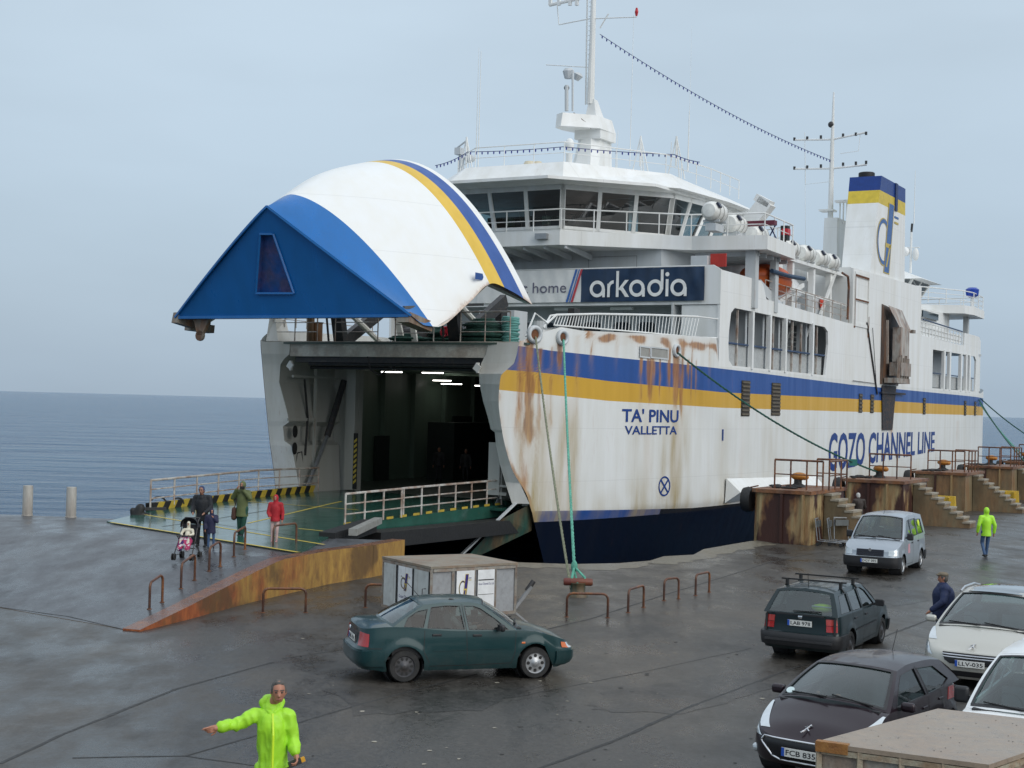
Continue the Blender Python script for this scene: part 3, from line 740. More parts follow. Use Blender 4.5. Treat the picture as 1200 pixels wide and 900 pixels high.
# ---- side superstructure plate with promenade openings
def slit_plate(name, outline, holes, mapf, cuts, mats, thick=None):
    loops = [[Vector((p[0], p[1], 0)) for p in outline]] + [[Vector((p[0], p[1], 0)) for p in h] for h in holes]
    tris = geometry.tessellate_polygon(loops); flat = [p for l in loops for p in l]
    bm = bmesh.new(); vv = [bm.verts.new(p) for p in flat]
    for t in tris:
        try: bm.faces.new([vv[i] for i in t])
        except ValueError: pass
    for c in cuts: bmesh.ops.bisect_plane(bm, geom=bm.verts[:] + bm.edges[:] + bm.faces[:], plane_co=(c, 0, 0), plane_no=(1, 0, 0))
    for v in bm.verts: v.co = Vector(mapf(v.co.x, v.co.y))
    if thick is not None:
        ge = bmesh.ops.extrude_face_region(bm, geom=bm.faces[:])
        for g in ge['geom']:
            if isinstance(g, bmesh.types.BMVert): g.co += Vector(thick)
    bmesh.ops.recalc_face_normals(bm, faces=bm.faces)
    me = bpy.data.meshes.new(name); bm.to_mesh(me); bm.free()
    for m in mats: me.materials.append(m)
    o = bpy.data.objects.new(name, me); COL.objects.link(o); o.parent = ferry; return o
out = [(13.1, 6.9), (13.1, 11.2), (17.9, 11.1), (18.25, 10.9), (18.7, 10.3), (31.5, 10.0), (33.0, 10.0), (33.0, 13.15), (48.6, 13.35), (48.6, 10.2), (61.6, 10.12), (61.7, 11.07), (68.2, 11.1), (69.3, 10.8), (69.3, 6.58), (48, 6.7)]
h1 = [(14.6, 6.98), (14.2, 7.2), (14.05, 8.2), (14.3, 9.35), (14.7, 9.6), (27.9, 9.52), (28.5, 9.3), (28.6, 8.6), (28.2, 6.95)]
h2 = [(52.1, 6.8), (52.1, 9.42), (65.8, 9.5), (66.4, 9.2), (66.2, 6.85)]
for s in (1, -1):
    o = slit_plate('superstructure_side', out, [h1, h2], lambda a, b: (s * B(a), a, b), [13.5 + k * .9 for k in range(7)] + [61 + k for k in range(9)], [WHITE], (-s * .12, 0, 0))
for u in (16.9, 19.3, 21.6, 25.9): 
    mb = MB(); mb.box((B(u) - .05, u, 8.25), (.22, .22, 2.7)); mb.box((8.3, u + .35, 8.25), (.5, .25, 2.7), mi=1); mb.build('pillar', [CLEANW, GREYW], ferry)
for u in (15.4, 20.3, 23.2, 24.6, 27.2):
    mb = MB(); mb.box((8.8, u, 8.25), (.09, .09, 2.7)); mb.build('pillar', RAILW, ferry)
for u in (55.5, 57.2, 60.8, 62.5, 63.8): 
    mb = MB(); mb.box((B(u) - .06, u, 8.15), (.2, .45, 2.8)); mb.build('pillar', CLEANW, ferry)
mb = MB()   # plate bulwark panels inside the openings
mb.box((8.72, 21.3, 7.45), (.04, 14, .95)); mb.box((8.66, 59.2, 7.3), (.04, 14, .95)); mb.build('promenade_panel', mat('worn_panel', (.42, .44, .44), .5, dirt=.5, vscale=5), ferry)
mb = MB(); mb.tube([(8.8, 14.2, 8.0), (8.9, 28.3, 8.0)], .05, 6); mb.tube([(8.85, 52.1, 7.85), (8.75, 66.2, 7.85)], .04, 6); mb.build('handrail', mat('dark_blue_rail', (.03, .06, .13), .5), ferry)
mb = MB(); mb.box((0, 41, 6.86), (17.4, 56, .08)); mb.build('promenade_deck', mat('deck_grey', (.16, .17, .17), .4), ferry)
mb = MB(); mb.box((6.6, 34, 8.3), (.1, 42, 2.9)); mb.box((6.6, 61.5, 8.3), (.1, 8.5, 2.9)); mb.box((7.7, 30.5, 8.3), (2.2, .1, 2.9)); mb.box((7.7, 13.9, 8.3), (2.2, .1, 2.9)); mb.box((7.7, 51.5, 8.3), (2.2, .1, 2.9)); mb.build('deckhouse_wall', GREYW, ferry)
for u, w, z0, z1 in ((15.2, .7, 7.0, 8.9), (16.4, .6, 7.2, 8.9), (19.2, .7, 7.0, 9.0), (21.9, 1.6, 7.6, 9.2), (24.4, 1.6, 7.6, 9.2)):
    mb = MB(); mb.box((6.68, u, (z0 + z1) / 2), (.06, w, z1 - z0)); mb.build('door', mat('door_blue_grey', (.07, .09, .12), .4), ferry)
mb = MB(); mb.box((7.0, 14.9, 8.3), (.5, .4, .55)); mb.build('fire_locker', mat('locker_red', (.45, .03, .02), .4), ferry)
mb = MB()   # companion stair
for k in range(9): mb.box((7.8, 25.2 + k * .26, 7.1 + k * .26), (1.0, .26, .05))
for x in (7.3, 8.3): mb.bar((x, 25.1, 7.1), (x, 27.5, 9.5), .06, .22)
mb.build('stair', CLEANW, ferry)
# ---- decks above
mb = MB(); mb.prism([(-8.75, 13.1), (8.75, 13.1), (8.9, 18), (8.9, 62), (8.75, 69), (-8.75, 69), (-8.9, 62), (-8.9, 18)], 9.66, 9.8); mb.build('upper_deck', GREYW, ferry)
# front of the passenger deck: recessed wall with ports, bulwark carrying the banner
mb = MB(); mb.box((0, 14.6, 8.5), (17.4, .12, 2.4)); mb.build('front_wall', GREYW, ferry)
for px in (552, 580, 613, 640, 672, 694, 729, 757):
    p = U(px, 384, 14.5); mb = MB()
    rr = [( .32 * math.copysign(abs(math.cos(a)) ** .45, math.cos(a)), .26 * math.copysign(abs(math.sin(a)) ** .45, math.sin(a))) for a in [2 * PI * k / 20 for k in range(20)]]
    mb.plate(rr, [], lambda a, b: (p.x + a * 1.35, 14.52, p.z + b), (0, -.03, 0)); w = mb.build('window', mat('port_dark', (.015, .03, .04), .1), ferry)
for px in (663, 729):
    p = U(px, 360, 13.6); mb = MB(); mb.box((p.x, 13.6, 9.55), (1.1, .25, .14)); mb.build('deck_light', CLEANW, ferry)
mb = MB(); mb.plate([(-8.8, 9.66), (8.86, 9.66), (8.86, 11.2), (8.5, 11.42), (-8.5, 11.42), (-8.8, 11.2)], [], lambda a, b: (a, 13.08, b), (0, .12, 0)); mb.build('front_bulwark', CLEANW, ferry)
mb = MB(); mb.prism([(7.0, 13.14), (8.72, 13.14), (8.72, 14.5), (7.0, 14.5)], 7.3, 9.64); mb.build('corner_bracket', CLEANW, ferry)
# house under the bridge
mb = MB(); mb.prism([(-5.2, 15), (-.1, 15), (5.1, 15.05), (6.0, 18), (6.2, 24), (6.2, 32), (-6.2, 32), (-6.2, 18)], 9.8, 12.5); mb.build('bridge_house', GREYW, ferry)
mb = MB(); a, b = U(690, 293, 15), U(747, 294, 15)
mb.plate([(a.x, 10), (b.x, 10), (b.x, 12.15), (a.x, 12.15)], [[(a.x + .03, 10), (b.x - .03, 10), (b.x - .03, 12.12), (a.x + .03, 12.12)]], lambda x, y: (x, 14.97, y)); mb.build('panel_seam', mat('seam_grey', (.25, .26, .27), .6), ferry)
# bridge deck
bd = [(-9.2, 15.5), (-6.2, 15.2), (-4.6, 12.0), (1.3, 12.0), (6.3, 15.8), (9.8, 16.4), (9.6, 21.0), (6.4, 23.4), (6.4, 34), (-6.4, 34), (-9.2, 23)]
mb = MB(); mb.prism(bd, 12.42, 13.08); mb.build('bridge_deck', WHITE, ferry)
for (x, y) in ((8.9, 16.9), (8.9, 20.0)):
    mb = MB(); mb.box((x, y, 11.1), (.5 if y < 18 else .3, .45, 2.7)); mb.build('support_post', GREYW, ferry)
mb = MB()
for i in range(5): mb.box((7.6, 17 + i, 12.3), (3.2, .1, .2))
for i in range(6): mb.bar((-4 + i * 1.1, 12.2, 12.4), (-4 + i * 1.1, 15, 12.1), .08, .25)
mb.build('deck_bracket', GREYW, ferry)
rail([(p[0] * .985, p[1] + .12 if p[1] < 16 else p[1], 13.08) for p in bd[:8]], 1.02, ferry, CLEANW, bars=1, step=1.5, r=.032)
mb = MB(); mb.box(U(635, 277, 11.9), (.6, .3, .26)); mb.build('floodlight', STEEL, ferry)
# wheelhouse: raked glazing between sill and eaves
Pb = [(-6.6, 15.6), (-4.5, 12.85), (.95, 12.85), (4.3, 17.5), (4.85, 19.4), (4.85, 25)]
Pt = [(-7.0, 14.9), (-4.75, 12.35), (1.2, 12.4), (4.85, 16.8), (5.3, 20.3), (5.3, 25)]
ZB, ZT2 = 13.35, 15.22
mb = MB(); mb.prism(Pb + [(-6.6, 25)], 13.08, ZB); mb.build('wheelhouse_sill', WHITE, ferry)
mb = MB(); mb.prism([Vector(p) * .93 + Vector((0, 1.2)) for p in Pb] + [(-6, 24)], ZB, ZB + .05); mb.build('wheelhouse_floor', mat('floor_dark', (.08, .1, .1), .5), ferry)
def facet(a, b, at, bt, n):
    a, b, at, bt = [Vector(q) for q in (a, b, at, bt)]
    for i in range(n):
        f0, f1 = i / n, (i + 1) / n; w = .11 / (b - a).length
        g0, g1 = f0 + w, f1 - w
        A0, A1, B0, B1 = a.lerp(b, g0), a.lerp(b, g1), at.lerp(bt, g0), at.lerp(bt, g1)
        mb = MB(); mb.add([(*A0, ZB + .06), (*A1, ZB + .06), (*B1, ZT2 - .12), (*B0, ZT2 - .12)], [(0, 1, 2, 3)]); mb.build('window', WIN, ferry, fixn=False)
    mb = MB()
    for i in range(n + 1):
        p, q = a.lerp(b, i / n), at.lerp(bt, i / n); mb.bar((*p, ZB - .02), (*q, ZT2 + .03), .19 if i not in (0,) else .26, .16)
    mb.bar((*a, ZB), (*b, ZB), .1, .14); mb.bar((*at, ZT2 - .03), (*bt, ZT2 - .03), .12, .26)
    mb.build('window_frame', CLEANW, ferry)
for (i, n) in ((0, 2), (1, 3), (2, 3), (3, 2), (4, 3)): facet(Pb[i], Pb[i + 1], Pt[i], Pt[i + 1], n)
mb = MB(); mb.box((-1.5, 19.5, 14.3), (5.5, .15, 2.0)); mb.box((-1.5, 14.8, 13.75), (5, .9, .8), mi=1); mb.box((2.8, 20, 14.3), (.15, 5, 2.0)); mb.build('bridge_interior', [mat('interior_blue', (.06, .09, .12), .7), mat('console', (.12, .15, .14), .5)], ferry)
for px in (594, 636): 
    p = U(px, 259, 12.95); mb = MB(); mb.box((p.x, 13.3, 13.75), (.34, .25, .42)); mb.tube([(p.x - .2, 13.3, 13.4), (p.x - .25, 13.2, 13.8)], .035, 6, 1); mb.tube([(p.x - .2, 13.3, 13.4), (p.x + .1, 13.2, 13.3)], .035, 6, 1); mb.build('console_screen', [mat('screen_cream', (.7, .72, .5), .5), BLACK], ferry)
# roof with sloping fascia
er = [(-8.4, 14.6), (-4.9, 11.7), (1.5, 11.75), (5.5, 16.2), (6.0, 21.2), (6.0, 26.5), (-8.4, 26)]
tr = [(-6.6, 15.2), (-4.1, 12.35), (1.2, 12.4), (4.45, 17.4), (4.3, 19.6), (4.1, 25.8), (-6.6, 25)]
mb = MB(); mb.prism(er, 15.42, 16.35, top=tr); mb.prism([Vector(p) * .9 for p in er], 15.3, 15.44); mb.build('wheelhouse_roof', WHITE, ferry)
rail([(-6.2, 15, 16.35), (-3.8, 12.7, 16.35), (1.0, 12.8, 16.35), (4.1, 17.6, 16.35), (4.9, 21.5, 16.2), (4.9, 25.5, 16.2)], 1.0, ferry, CLEANW, bars=1, step=1.5, r=.025)
# roof clutter: dome stumps, aerial tripods, whips
def whip(px, y0, y1, u, r=.02, name='aerial'):
    a, b = U(px, y0, u), U(px + (y0 - y1) * .026, y1, u); mb = MB(); mb.tube([a, (a + b) / 2, b], [r * 1.6, r, r * .6], 5); return mb.build(name, CLEANW, ferry)
for args in ((558, 180, 56, 16, .015), (560, 205, 60, 16, .02), (738, 195, 18, 17, .014), (806, 200, 130, 19, .03), (723, 200, 152, 17, .012), (786, 196, 166, 19, .025), (808, 135, 30, 19, .006)): whip(*args)
p = U(621, 190, 15); mb = MB(); mb.lathe([(.3, 0), (.33, .1), (.33, .45), (.25, .6)], (p.x, 15, 16.35), 14); mb.lathe([(.22, 0), (.25, .5), (.15, .62)], (p.x + .35, 15.2, 16.35), 12); mb.build('ventilator', mat('cream_canvas', (.62, .56, .42), .8), ferry, smooth=40)
p = U(667, 185, 15.5); mb = MB(); mb.lathe([(.16, 0), (.16, .9), (.2, .95)], (p.x, 15.5, 16.35), 10); mb.ell((p.x, 15.5, 17.75), (.24, .2, .32)); mb.build('searchlight', CLEANW, ferry, smooth=50)
for px, u in ((546, 15.5), (750, 17.5), (792, 19)):   # tripods
    p = U(px, 195, u); mb = MB(); top = p + Vector((0, 0, 1.5)); mb.tube([p, top], .05, 6)
    for dx, dy in ((-.45, 0), (.45, .1), (0, .5)): mb.tube([(p.x + dx, p.y + dy, 16.35), top], .03, 5)
    mb.build('aerial_tripod', CLEANW, ferry)
p = U(541, 180, 16.5); mb = MB(); mb.tube([(p.x, 16.5, 16.3), (p.x, 16.5, 18.1)], .16, 8); mb.box((p.x - .1, 16.4, 18.0), (.35, .35, .35)); mb.tube([(p.x - .2, 16.4, 18.2), (p.x + .5, 16.2, 18.5)], .05, 6); mb.ell((p.x + .5, 16.5, 17.6), (.3, .25, .22)); mb.build('radar_post', GREYW, ferry)
# main mast
def Q(px, py, u=18.2): return U(px, py, u)
mb = MB(); n = 8; lo = Q(692, 197); hi = Q(697, 140)
def ring(c, hw, hd, z, k=.35): return [(c.x - hw, c.y + hd, z), (c.x - hw, c.y - hd + k, z), (c.x - hw + k, c.y - hd, z), (c.x + hw - k, c.y - hd, z), (c.x + hw, c.y - hd + k, z), (c.x + hw, c.y + hd, z)]
A = ring(Vector((-.4, 18.2, 0)), .85, 1.0, 16.2); Bq = ring(Vector((-.25, 18.4, 0)), .6, .8, 18.6)
b0 = len(mb.v); mb.v += A + Bq
for i in range(6): j = (i + 1) % 6; mb.f.append([b0 + i, b0 + j, b0 + 6 + j, b0 + 6 + i]); mb.m.append(0)
p0, p1 = Q(657, 127, 17), Q(712, 140, 18.6)
mb.prism([(p0.x, 16.5), (p0.x + .5, 16.1), (.55, 17.4), (.6, 19.2), (-.8, 19.2), (p0.x, 17.2)], 18.85, 19.55, top=[(p0.x, 16.6), (p0.x + .5, 16.3), (.3, 17.6), (.4, 19.1), (-.8, 19.1), (p0.x, 17.1)])
mb.prism([(-.9, 17.5), (.5, 17.6), (.6, 19.2), (-.8, 19.2)], 18.4, 18.9)
mb.prism([(-.6, 18.0), (.05, 18.0), (.1, 18.9), (-.6, 18.9)], 19.5, 20.5, top=[(-.42, 18.1), (-.15, 18.1), (-.15, 18.5), (-.42, 18.5)])
mb.build('mast_pedestal', WHITE, ferry)
mb = MB(); base = Q(692, 122); 
mb.tube([base, Q(694.5, 40), Q(696, -25)], [.2, .15, .12], 10); mb.tube([base + Vector((-.28, 0, 0)), Q(688.5, -20)], .045, 6, 0); mb.tube([Q(692, 82), Q(695, -20)], .05, 6, 1)
for k in range(26): y = 120 - k * 5.6; mb.bar(Q(692 + (120 - y) * .026, y), Q(687.5 + (120 - y) * .026, y), .03)
mb.tube([Q(640, 76), Q(690, 79)], .025, 5); mb.tube([Q(655, 29), Q(691, 22), Q(746, 20)], .03, 5); mb.tube([Q(703, 33), Q(713, 16)], .04, 6); mb.tube([Q(655, 29), Q(653, 6)], .025, 5)
mb.build('mast', [CLEANW, BLACK], ferry)
mb = MB(); mb.tube([Q(644, 6, 18), Q(680, -2, 18)], .09, 6)
for x in (645, 655, 668, 676): mb.box(Q(x, 3, 18), (.15, .15, .3))
mb.build('mast_yard', CLEANW, ferry)
mb = MB(); mb.tube([Q(671, 130, 17.0), Q(671, 82, 17.0)], .06, 6); mb.tube([Q(664, 130, 16.8), Q(664, 100, 16.8)], .1, 8); mb.lathe([(.2, 0), (.3, .35), (.2, .5)], Q(666, 92, 17.5), 10); mb.lathe([(.12, 0), (.25, .3), (.1, .4)], Q(675, 94, 17.5), 10, M=Matrix.Rotation(.5, 3, 'Y')); mb.ell(Q(664, 103, 17.3), .14, mi=1); mb.build('mast_lights', [GREYW, DARK], ferry)
mb = MB()
for k in range(2): 
    a = Q(661 + k * 11, 133, 16.9); c = Q(683 + k * 10, 150, 17.3); mb.bar(a, c, .28, .08)
mb.build('mast_slot', mat('slot_brown', (.12, .08, .05), .8), ferry)
mb = MB(); mb.lathe([(.05, -.2), (.1, 0), (.05, .2)], Q(746, 14, 17), 6); mb.build('wind_sock', mat('red_flag', (.5, .02, .03), .5), ferry)
# second mast with block
mb = MB(); a = U(963, 255, 40); b = U(982, 255, 40)
mb.prism([(a.x, 40), (b.x, 40), (b.x, 42), (a.x, 42)], 9.8, a.z, top=[(a.x + .1, 40.2), (b.x - .1, 40.2), (b.x - .1, 42), (a.x + .1, 42)]); mb.build('mast_house', WHITE, ferry)
mb = MB(); X = lambda px, py: U(px, py, 41)
mb.tube([X(973, 256), X(975, 180), X(977, 108)], [.18, .14, .05], 8)
for y0, y1 in ((164, 155), (198, 193)): 
    mb.tube([X(931, y0), X(975, y0 - .5), X(1016, y1)], .06, 6)
    for x in (931, 946, 962, 988, 1003, 1015): mb.box(X(x, y0 - 1 - (x - 931) * .08), (.12, .12, .2), mi=1)
mb.tube([X(943, 155), X(944, 216), X(972, 213)], .02, 5); mb.tube([X(985, 180), X(1006, 177), X(1008, 158)], .02, 5); mb.ell(X(974, 146), .2, mi=1); mb.tube([X(943, 160), X(944, 290)], .012, 4)
for k in range(3): mb.tube([X(984 + k * 4, 262), X(984.5 + k * 4, 238)], .05, 6)
mb.box(X(988, 236), (.9, .6, .12)); mb.box(X(970, 247), (.9, .9, .1))
mb.build('mast', [CLEANW, DARK], ferry)
# funnel
fb = [U(985.6, 321, 36.8), V(1022, 319, 8.85), V(1060, 322, 8.85)]; ft2 = [U(994.7, 205.6, 38.7), V(1033.3, 204.5, 8.85), V(1044, 207.5, 8.85), V(1057, 212, 8.85)]
def fp(z):    # plan at height z
    t = (z - 13.1) / (19.25 - 13.1); f0 = 36.8 + 2.1 * t; return [(fb[0].x + (ft2[0].x - fb[0].x) * t, f0), (8.85, f0), (8.85, 44.8 - .3 * t), (fb[0].x + (ft2[0].x - fb[0].x) * t, 44.8 - .3 * t)]
mb = MB()
zz = [(13.0, 0), (17.55, 2), (18.35, 1), (19.25, 1)]
for (z0, mi), (z1, _) in zip(zz, zz[1:]): mb.prism(fp(z0), z0, z1 - .001, mi, top=fp(z1 - .001))
mb.build('funnel', [WHITE, BLUE, mat('funnel_yellow', (.62, .46, .04), .45)], ferry)
mb = MB(); c = U(1020, 201, 41); mb.lathe([(.5, 0), (.5, .5), (.45, .55)], (7.4, 40.8, 19.25), 14); mb.build('exhaust', BLACK, ferry, smooth=40)
mb = MB(); mb.box((8.88, 42.2, 18.4), (.1, .5, 1.7)); mb.build('funnel_recess', mat('blue_dark', (.01, .03, .12), .5), ferry)
# casing block (inboard body behind the side plate), with panel and boarding trunk
mb = MB(); mb.prism([(4.6, 33.0), (8.87, 33.0), (8.87, 48.55), (4.6, 48.55)], 9.8, 13.2); mb.build('casing', WHITE, ferry)
mb = MB(); a, b = V(1003, 316, 9.02), V(1018, 322, 9.02); c, d = V(1003, 377, 9.02), V(1018, 382, 9.02)
mb.plate([(a.y - .1, 9.9), (b.y + .2, 9.9), (b.y + .2, 13.05), (a.y - .1, 13.0)], [[(a.y + .08, 10.1), (b.y, 10.1), (b.y, 11.35), (a.y + .08, 11.35)], [(a.y + .08, 11.5), (b.y, 11.5), (b.y, 12.7), (a.y + .08, 12.7)]], lambda p, q: (9.05, p, q), (-.04, 0, 0))
mb.build('door_frame', CLEANW, ferry)
mb = MB(); mb.box((9.03, (a.y + b.y) / 2, 11.42), (.06, b.y - a.y + .1, .1)); mb.box((9.03, (a.y + b.y) / 2, 12.78), (.06, b.y - a.y + .1, .13)); mb.box((9.03, a.y - .05, 11.3), (.06, .08, 3)); mb.box((9.03, b.y + .15, 10.0), (.06, .1, 1.2)); mb.build('door_track', mat('rust_plain', (.13, .05, .02), .8), ferry)
tw = [V(1034, 358, 9.05), V(1047, 362, 9.05)]
mb = MB(); u0, u1 = tw[0].y, tw[1].y + 1.6
mb.plate([(u0, 6.75), (u1, 6.75), (u1, 11.35), (u0, 11.55)], [], lambda p, q: (9.02, p, q), (.02, 0, 0)); mb.build('slide_recess', rusty('recess_rust', (.07, .06, .05), .5, scale=2), ferry)
mb = MB(); pm = [V(1037, 361, 9.4), V(1053, 366, 9.4), V(1058, 385, 9.6), V(1059, 405, 9.8), V(1056, 430, 9.6)]
mb.add([(9.3, u0 + .4, 11.5), (9.3, u1 - .5, 11.4), (9.75, u1 - .1, 10.2), (9.75, u0 + 1.3, 10.3)], [(0, 1, 2, 3)]); mb.box((9.55, (u0 + u1) / 2 + .5, 9.2), (.5, 2.0, 2.1), mi=0); mb.box((9.6, (u0 + u1) / 2 + .3, 7.7), (.7, 2.4, .8), mi=1)
for k in range(5): mb.box((9.85, u0 + 1.0 + k * .55, 7.7 + .15 * (k % 2)), (.15, .12, 1.4), mi=1)
mb.bar((9.3, u0 + .3, 10.6), (9.3, u0 + .5, 8.0), .12, .12, 1); mb.box((9.5, (u0 + u1) / 2, 7.0), (.8, 3.0, .3), mi=1); mb.bar((9.1, u1, 10.4), (9.5, u1 + 1.4, 10.2), .06); mb.box((9.5, u1 + 1.4, 10.2), (.25, .5, .2), mi=1)
mb.build('evacuation_slide', [rusty('slide_cover', (.5, .48, .44), .6, scale=2.5), rusty('slide_gear', (.4, .38, .34), .5, scale=4)], ferry)
mb = MB(); mb.plate([(u0 + .6, 4.0), (u1 - 1.3, 4.0), (u1 - .6, 6.7), (u0 + .3, 6.7)], [], lambda p, q: (9.05, p, q), (.03, 0, 0)); mb.box((9.15, u0 + 2.6, 6.25), (.1, 5.5, .12)); mb.build('slide_chute', mat('chute_black', (.02, .02, .025), .6, dirt=.7, dirtcol=(.2, .09, .03)), ferry)
mb = MB(); mb.tube([(9.06, 33.2, 6.8), (9.06, 38.0, 6.75), (9.05, 37, 10)], .02, 5); mb.tube([V(1016, 378, 9.05), V(1022, 420, 9.05), V(1028, 462, 9.05)], .05, 5); mb.build('pipe', DARK, ferry)
# bulwark rails, boat deck fittings between bridge and funnel
rail([(8.85, 18.9, 10.25), (8.85, 32.8, 10.0)], 1.0, ferry, RAILW, bars=2, step=1.6)
mb = MB(); mb.tube([(8.6, 21, 11.2), (8.6, 33, 11.0)], .05, 6)
for y in (21.5, 24.5, 28, 31): mb.box((8.2, y, 11.4), (.3, .3, 3.2))
mb.box((7.9, 27, 12.75), (1.1, 13.5, .16)); mb.bar((8.4, 22, 10.4), (8.4, 26, 11.6), .12, .2); mb.bar((8.4, 29, 10.2), (8.4, 31.5, 12.7), .12, .2)
mb.build('davit_frame', WHITE, ferry)
mb = MB(); mb.tube([(8.9, 31.2, 12.7), (8.9, 32.3, 12.6), (8.9, 32.5, 12.0), (8.9, 32.4, 10.2)], .07, 6); mb.build('pipe', RAILR, ferry)
mb = MB(); mb.box((7.6, 29.3, 10.55), (1.2, 1.6, 1.4)); mb.box((5.8, 30, 11.4), (2.0, 3, 3.2)); mb.box((6.8, 24.5, 10.6), (1.4, 2.0, 1.5)); mb.build('deck_locker', GREYW, ferry)
mb = MB(); mb.lathe([(.28, -.05), (.36, 0), (.28, .05)], (8.3, 29.6, 10.9), 14, M=Matrix.Rotation(PI / 2, 3, 'Y')); mb.build('lifebuoy', mat('lifebuoy_red', (.6, .05, .02), .5), ferry, smooth=60)
mb = MB(); mb.ell((6.6, 26.8, 11.5), (1.1, 3.0, .9), 16, 10); mb.box((6.6, 26.8, 10.6), (1.7, 4.0, .5)); mb.build('covered_winch', mat('white_tarp', (.8, .82, .84), .6, bmp=.5, bscale=3), ferry, smooth=60)
mb = MB(); mb.box((8.82, 20.4, 10.3), (.12, 4.8, .5), M=Matrix.Rotation(-.28, 3, 'X')); mb.build('gangway', GREYW, ferry)
# chute tower on the bridge wing
mb = MB(); a, c = U(872, 287, 20), U(884, 240, 20)
M1 = Matrix.Rotation(math.atan2(c.x - a.x, c.z - a.z) + .45, 3, 'Y')
mb.box((a + c) / 2 + Vector((0.1, 0, .1)), (.75, .7, 2.6), M=M1); mb.box(c + Vector((.5, 0, .15)), (.8, .7, .35), M=Matrix.Rotation(.5, 3, 'Y')); mb.build('crane_jib', WHITE, ferry)
# deck-edge rail and stern structures
rail([(8.85, 48.8, 10.18), (8.85, 61.5, 10.12)], .95, ferry, CLEANW, bars=2, step=.9, r=.03)
mb = MB(); mb.box((8.8, 55, 10.55), (.04, 12.6, .65)); mb.build('rail_screen', mat('rail_screen_white', (.7, .72, .72), .5), ferry)
mb = MB(); mb.tube([(8.9, 49.6, 11.3), (8.9, 61.4, 11.15)], .05, 6); mb.build('handrail', MT['dark_blue_rail'], ferry)
mb = MB(); mb.prism([(-6, 50), (6.8, 50), (7.9, 58), (7.9, 61.6), (-7.9, 61.6)], 9.8, 12.4); mb.prism([(-9, 50.5), (9.3, 60.2), (9.6, 62.2), (9.4, 66.5), (4, 68), (-9, 66)], 12.4, 13.0); mb.build('rear_house', WHITE, ferry)
mb = MB(); mb.box((7.95, 55.5, 11.95), (.1, 4.5, .45)); mb.build('window', MT['port_dark'], ferry)
mb = MB(); mb.box((8.6, 64, 11.2), (.35, .5, 2.6)); mb.build('support_post', GREYW, ferry)
rail([(4, 50, 13.0), (9.2, 60.2, 13.0), (9.5, 62.2, 13.0), (9.3, 66.4, 13.0), (4, 68, 13.0)], 1.05, ferry, CLEANW, bars=2, step=1.9, r=.035)
mb = MB(); p = U(1139, 360, 63.5); mb.tube([(p.x, 63.5, 13.0), (p.x, 63.5, 13.9)], .12, 8); mb.lathe([(.2, 0), (.45, .15), (.5, .6), (.3, .75)], (p.x, 63.5, 13.8), 12, 1); mb.build('signal_lantern', [CLEANW, mat('lantern_blue', (.01, .05, .35), .3)], ferry, smooth=40)
# rear wheelhouse
rp = lambda px, py: U(px, py, 66)
a = rp(1062, 318); e = rp(1099, 332)
mb = MB(); mb.prism([(-6, 60), (e.x, 61), (e.x + .1, 67), (-6, 68)], e.z - .05, a.z, top=[(-6, 62), (3.4, 62.5), (3.4, 66), (-6, 66)]); mb.build('wheelhouse_roof', WHITE, ferry)
mb = MB(); mb.prism([(-5, 61.8), (3.9, 62.0), (3.9, 66.4), (-5, 66.6)], 13.0, 15.2, top=[(-5, 61.3), (5.2, 61.5), (5.2, 66.8), (-5, 67)]); mb.build('wheelhouse_glazing', WIN, ferry)
mb = MB()
for (lo_, hi_) in (((3.9, 62), (5.2, 61.5)), ((3.9, 66.4), (5.2, 66.8)), ((2.4, 62), (3.0, 61.5)), ((3.9, 64.2), (5.2, 64.2)), ((.8, 62), (1.0, 61.5))): mb.bar((*lo_, 13.0), (*hi_, 15.25), .16)
mb.build('window_frame', CLEANW, ferry)
mb = MB(); X = lambda px, py: U(px, py, 64)
mb.tube([X(1067, 320), X(1068, 270)], .09, 6); mb.tube([X(1068, 288), X(1061, 300)], .05, 5); mb.tube([X(1058, 290), X(1078, 290)], .04, 5); mb.ell(X(1061, 295), .35); mb.ell(X(1073, 298), (.25, .2, .5)); mb.tube([X(1068, 272), X(1069, 262)], .09, 6, 1); mb.build('mast', [CLEANW, DARK], ferry)
rail([(.5, 62.6, 16.1), (3.2, 62.6, 16.1), (3.2, 66, 16.1)], 1.0, ferry, CLEANW, bars=2, step=1.0)
whip(1071, 262, 200, 64, .03)
# ---- lettering on the hull
TXT = BLUE
def hullmap(pl, pr, z0, z1, off=.02, zr0=None, zr1=None):
    u0, u1 = pl, pr
    def f(s, t):
        u = u0 + (u1 - u0) * s; a = z0 + ((zr0 or z0) - z0) * s; b = z1 + ((zr1 or z1) - z1) * s
        return (B(u) + off, u, a + (b - a) * t)
    return f
lettering('lettering', "TA' PINU", hullmap(5.35, 9.55, 4.38, 4.93), TXT, ferry, .02)
lettering('lettering', "VALLETTA", hullmap(5.55, 9.45, 3.88, 4.23), TXT, ferry, .015)
lettering('lettering', 'GOZO CHANNEL LINE', hullmap(29.1, 53.1, 1.75, 3.88, .02, 2.5, 3.86), TXT, ferry, .02, .03)
lettering('lettering', 'I', hullmap(13.6, 13.75, 3.6, 4.1), TXT, ferry)
mb = MB(); cu, cz, r = 8.55, 1.72, .42
for k in range(32):
    a0, a1 = 2 * PI * k / 32, 2 * PI * (k + 1) / 32
    mb.add([(B(cu + rr * 1.1 * math.cos(a)) + .02, cu + rr * 1.1 * math.cos(a), cz + rr * math.sin(a)) for rr, a in ((r, a0), (r, a1), (r - .07, a1), (r - .07, a0))], [(0, 1, 2, 3)])
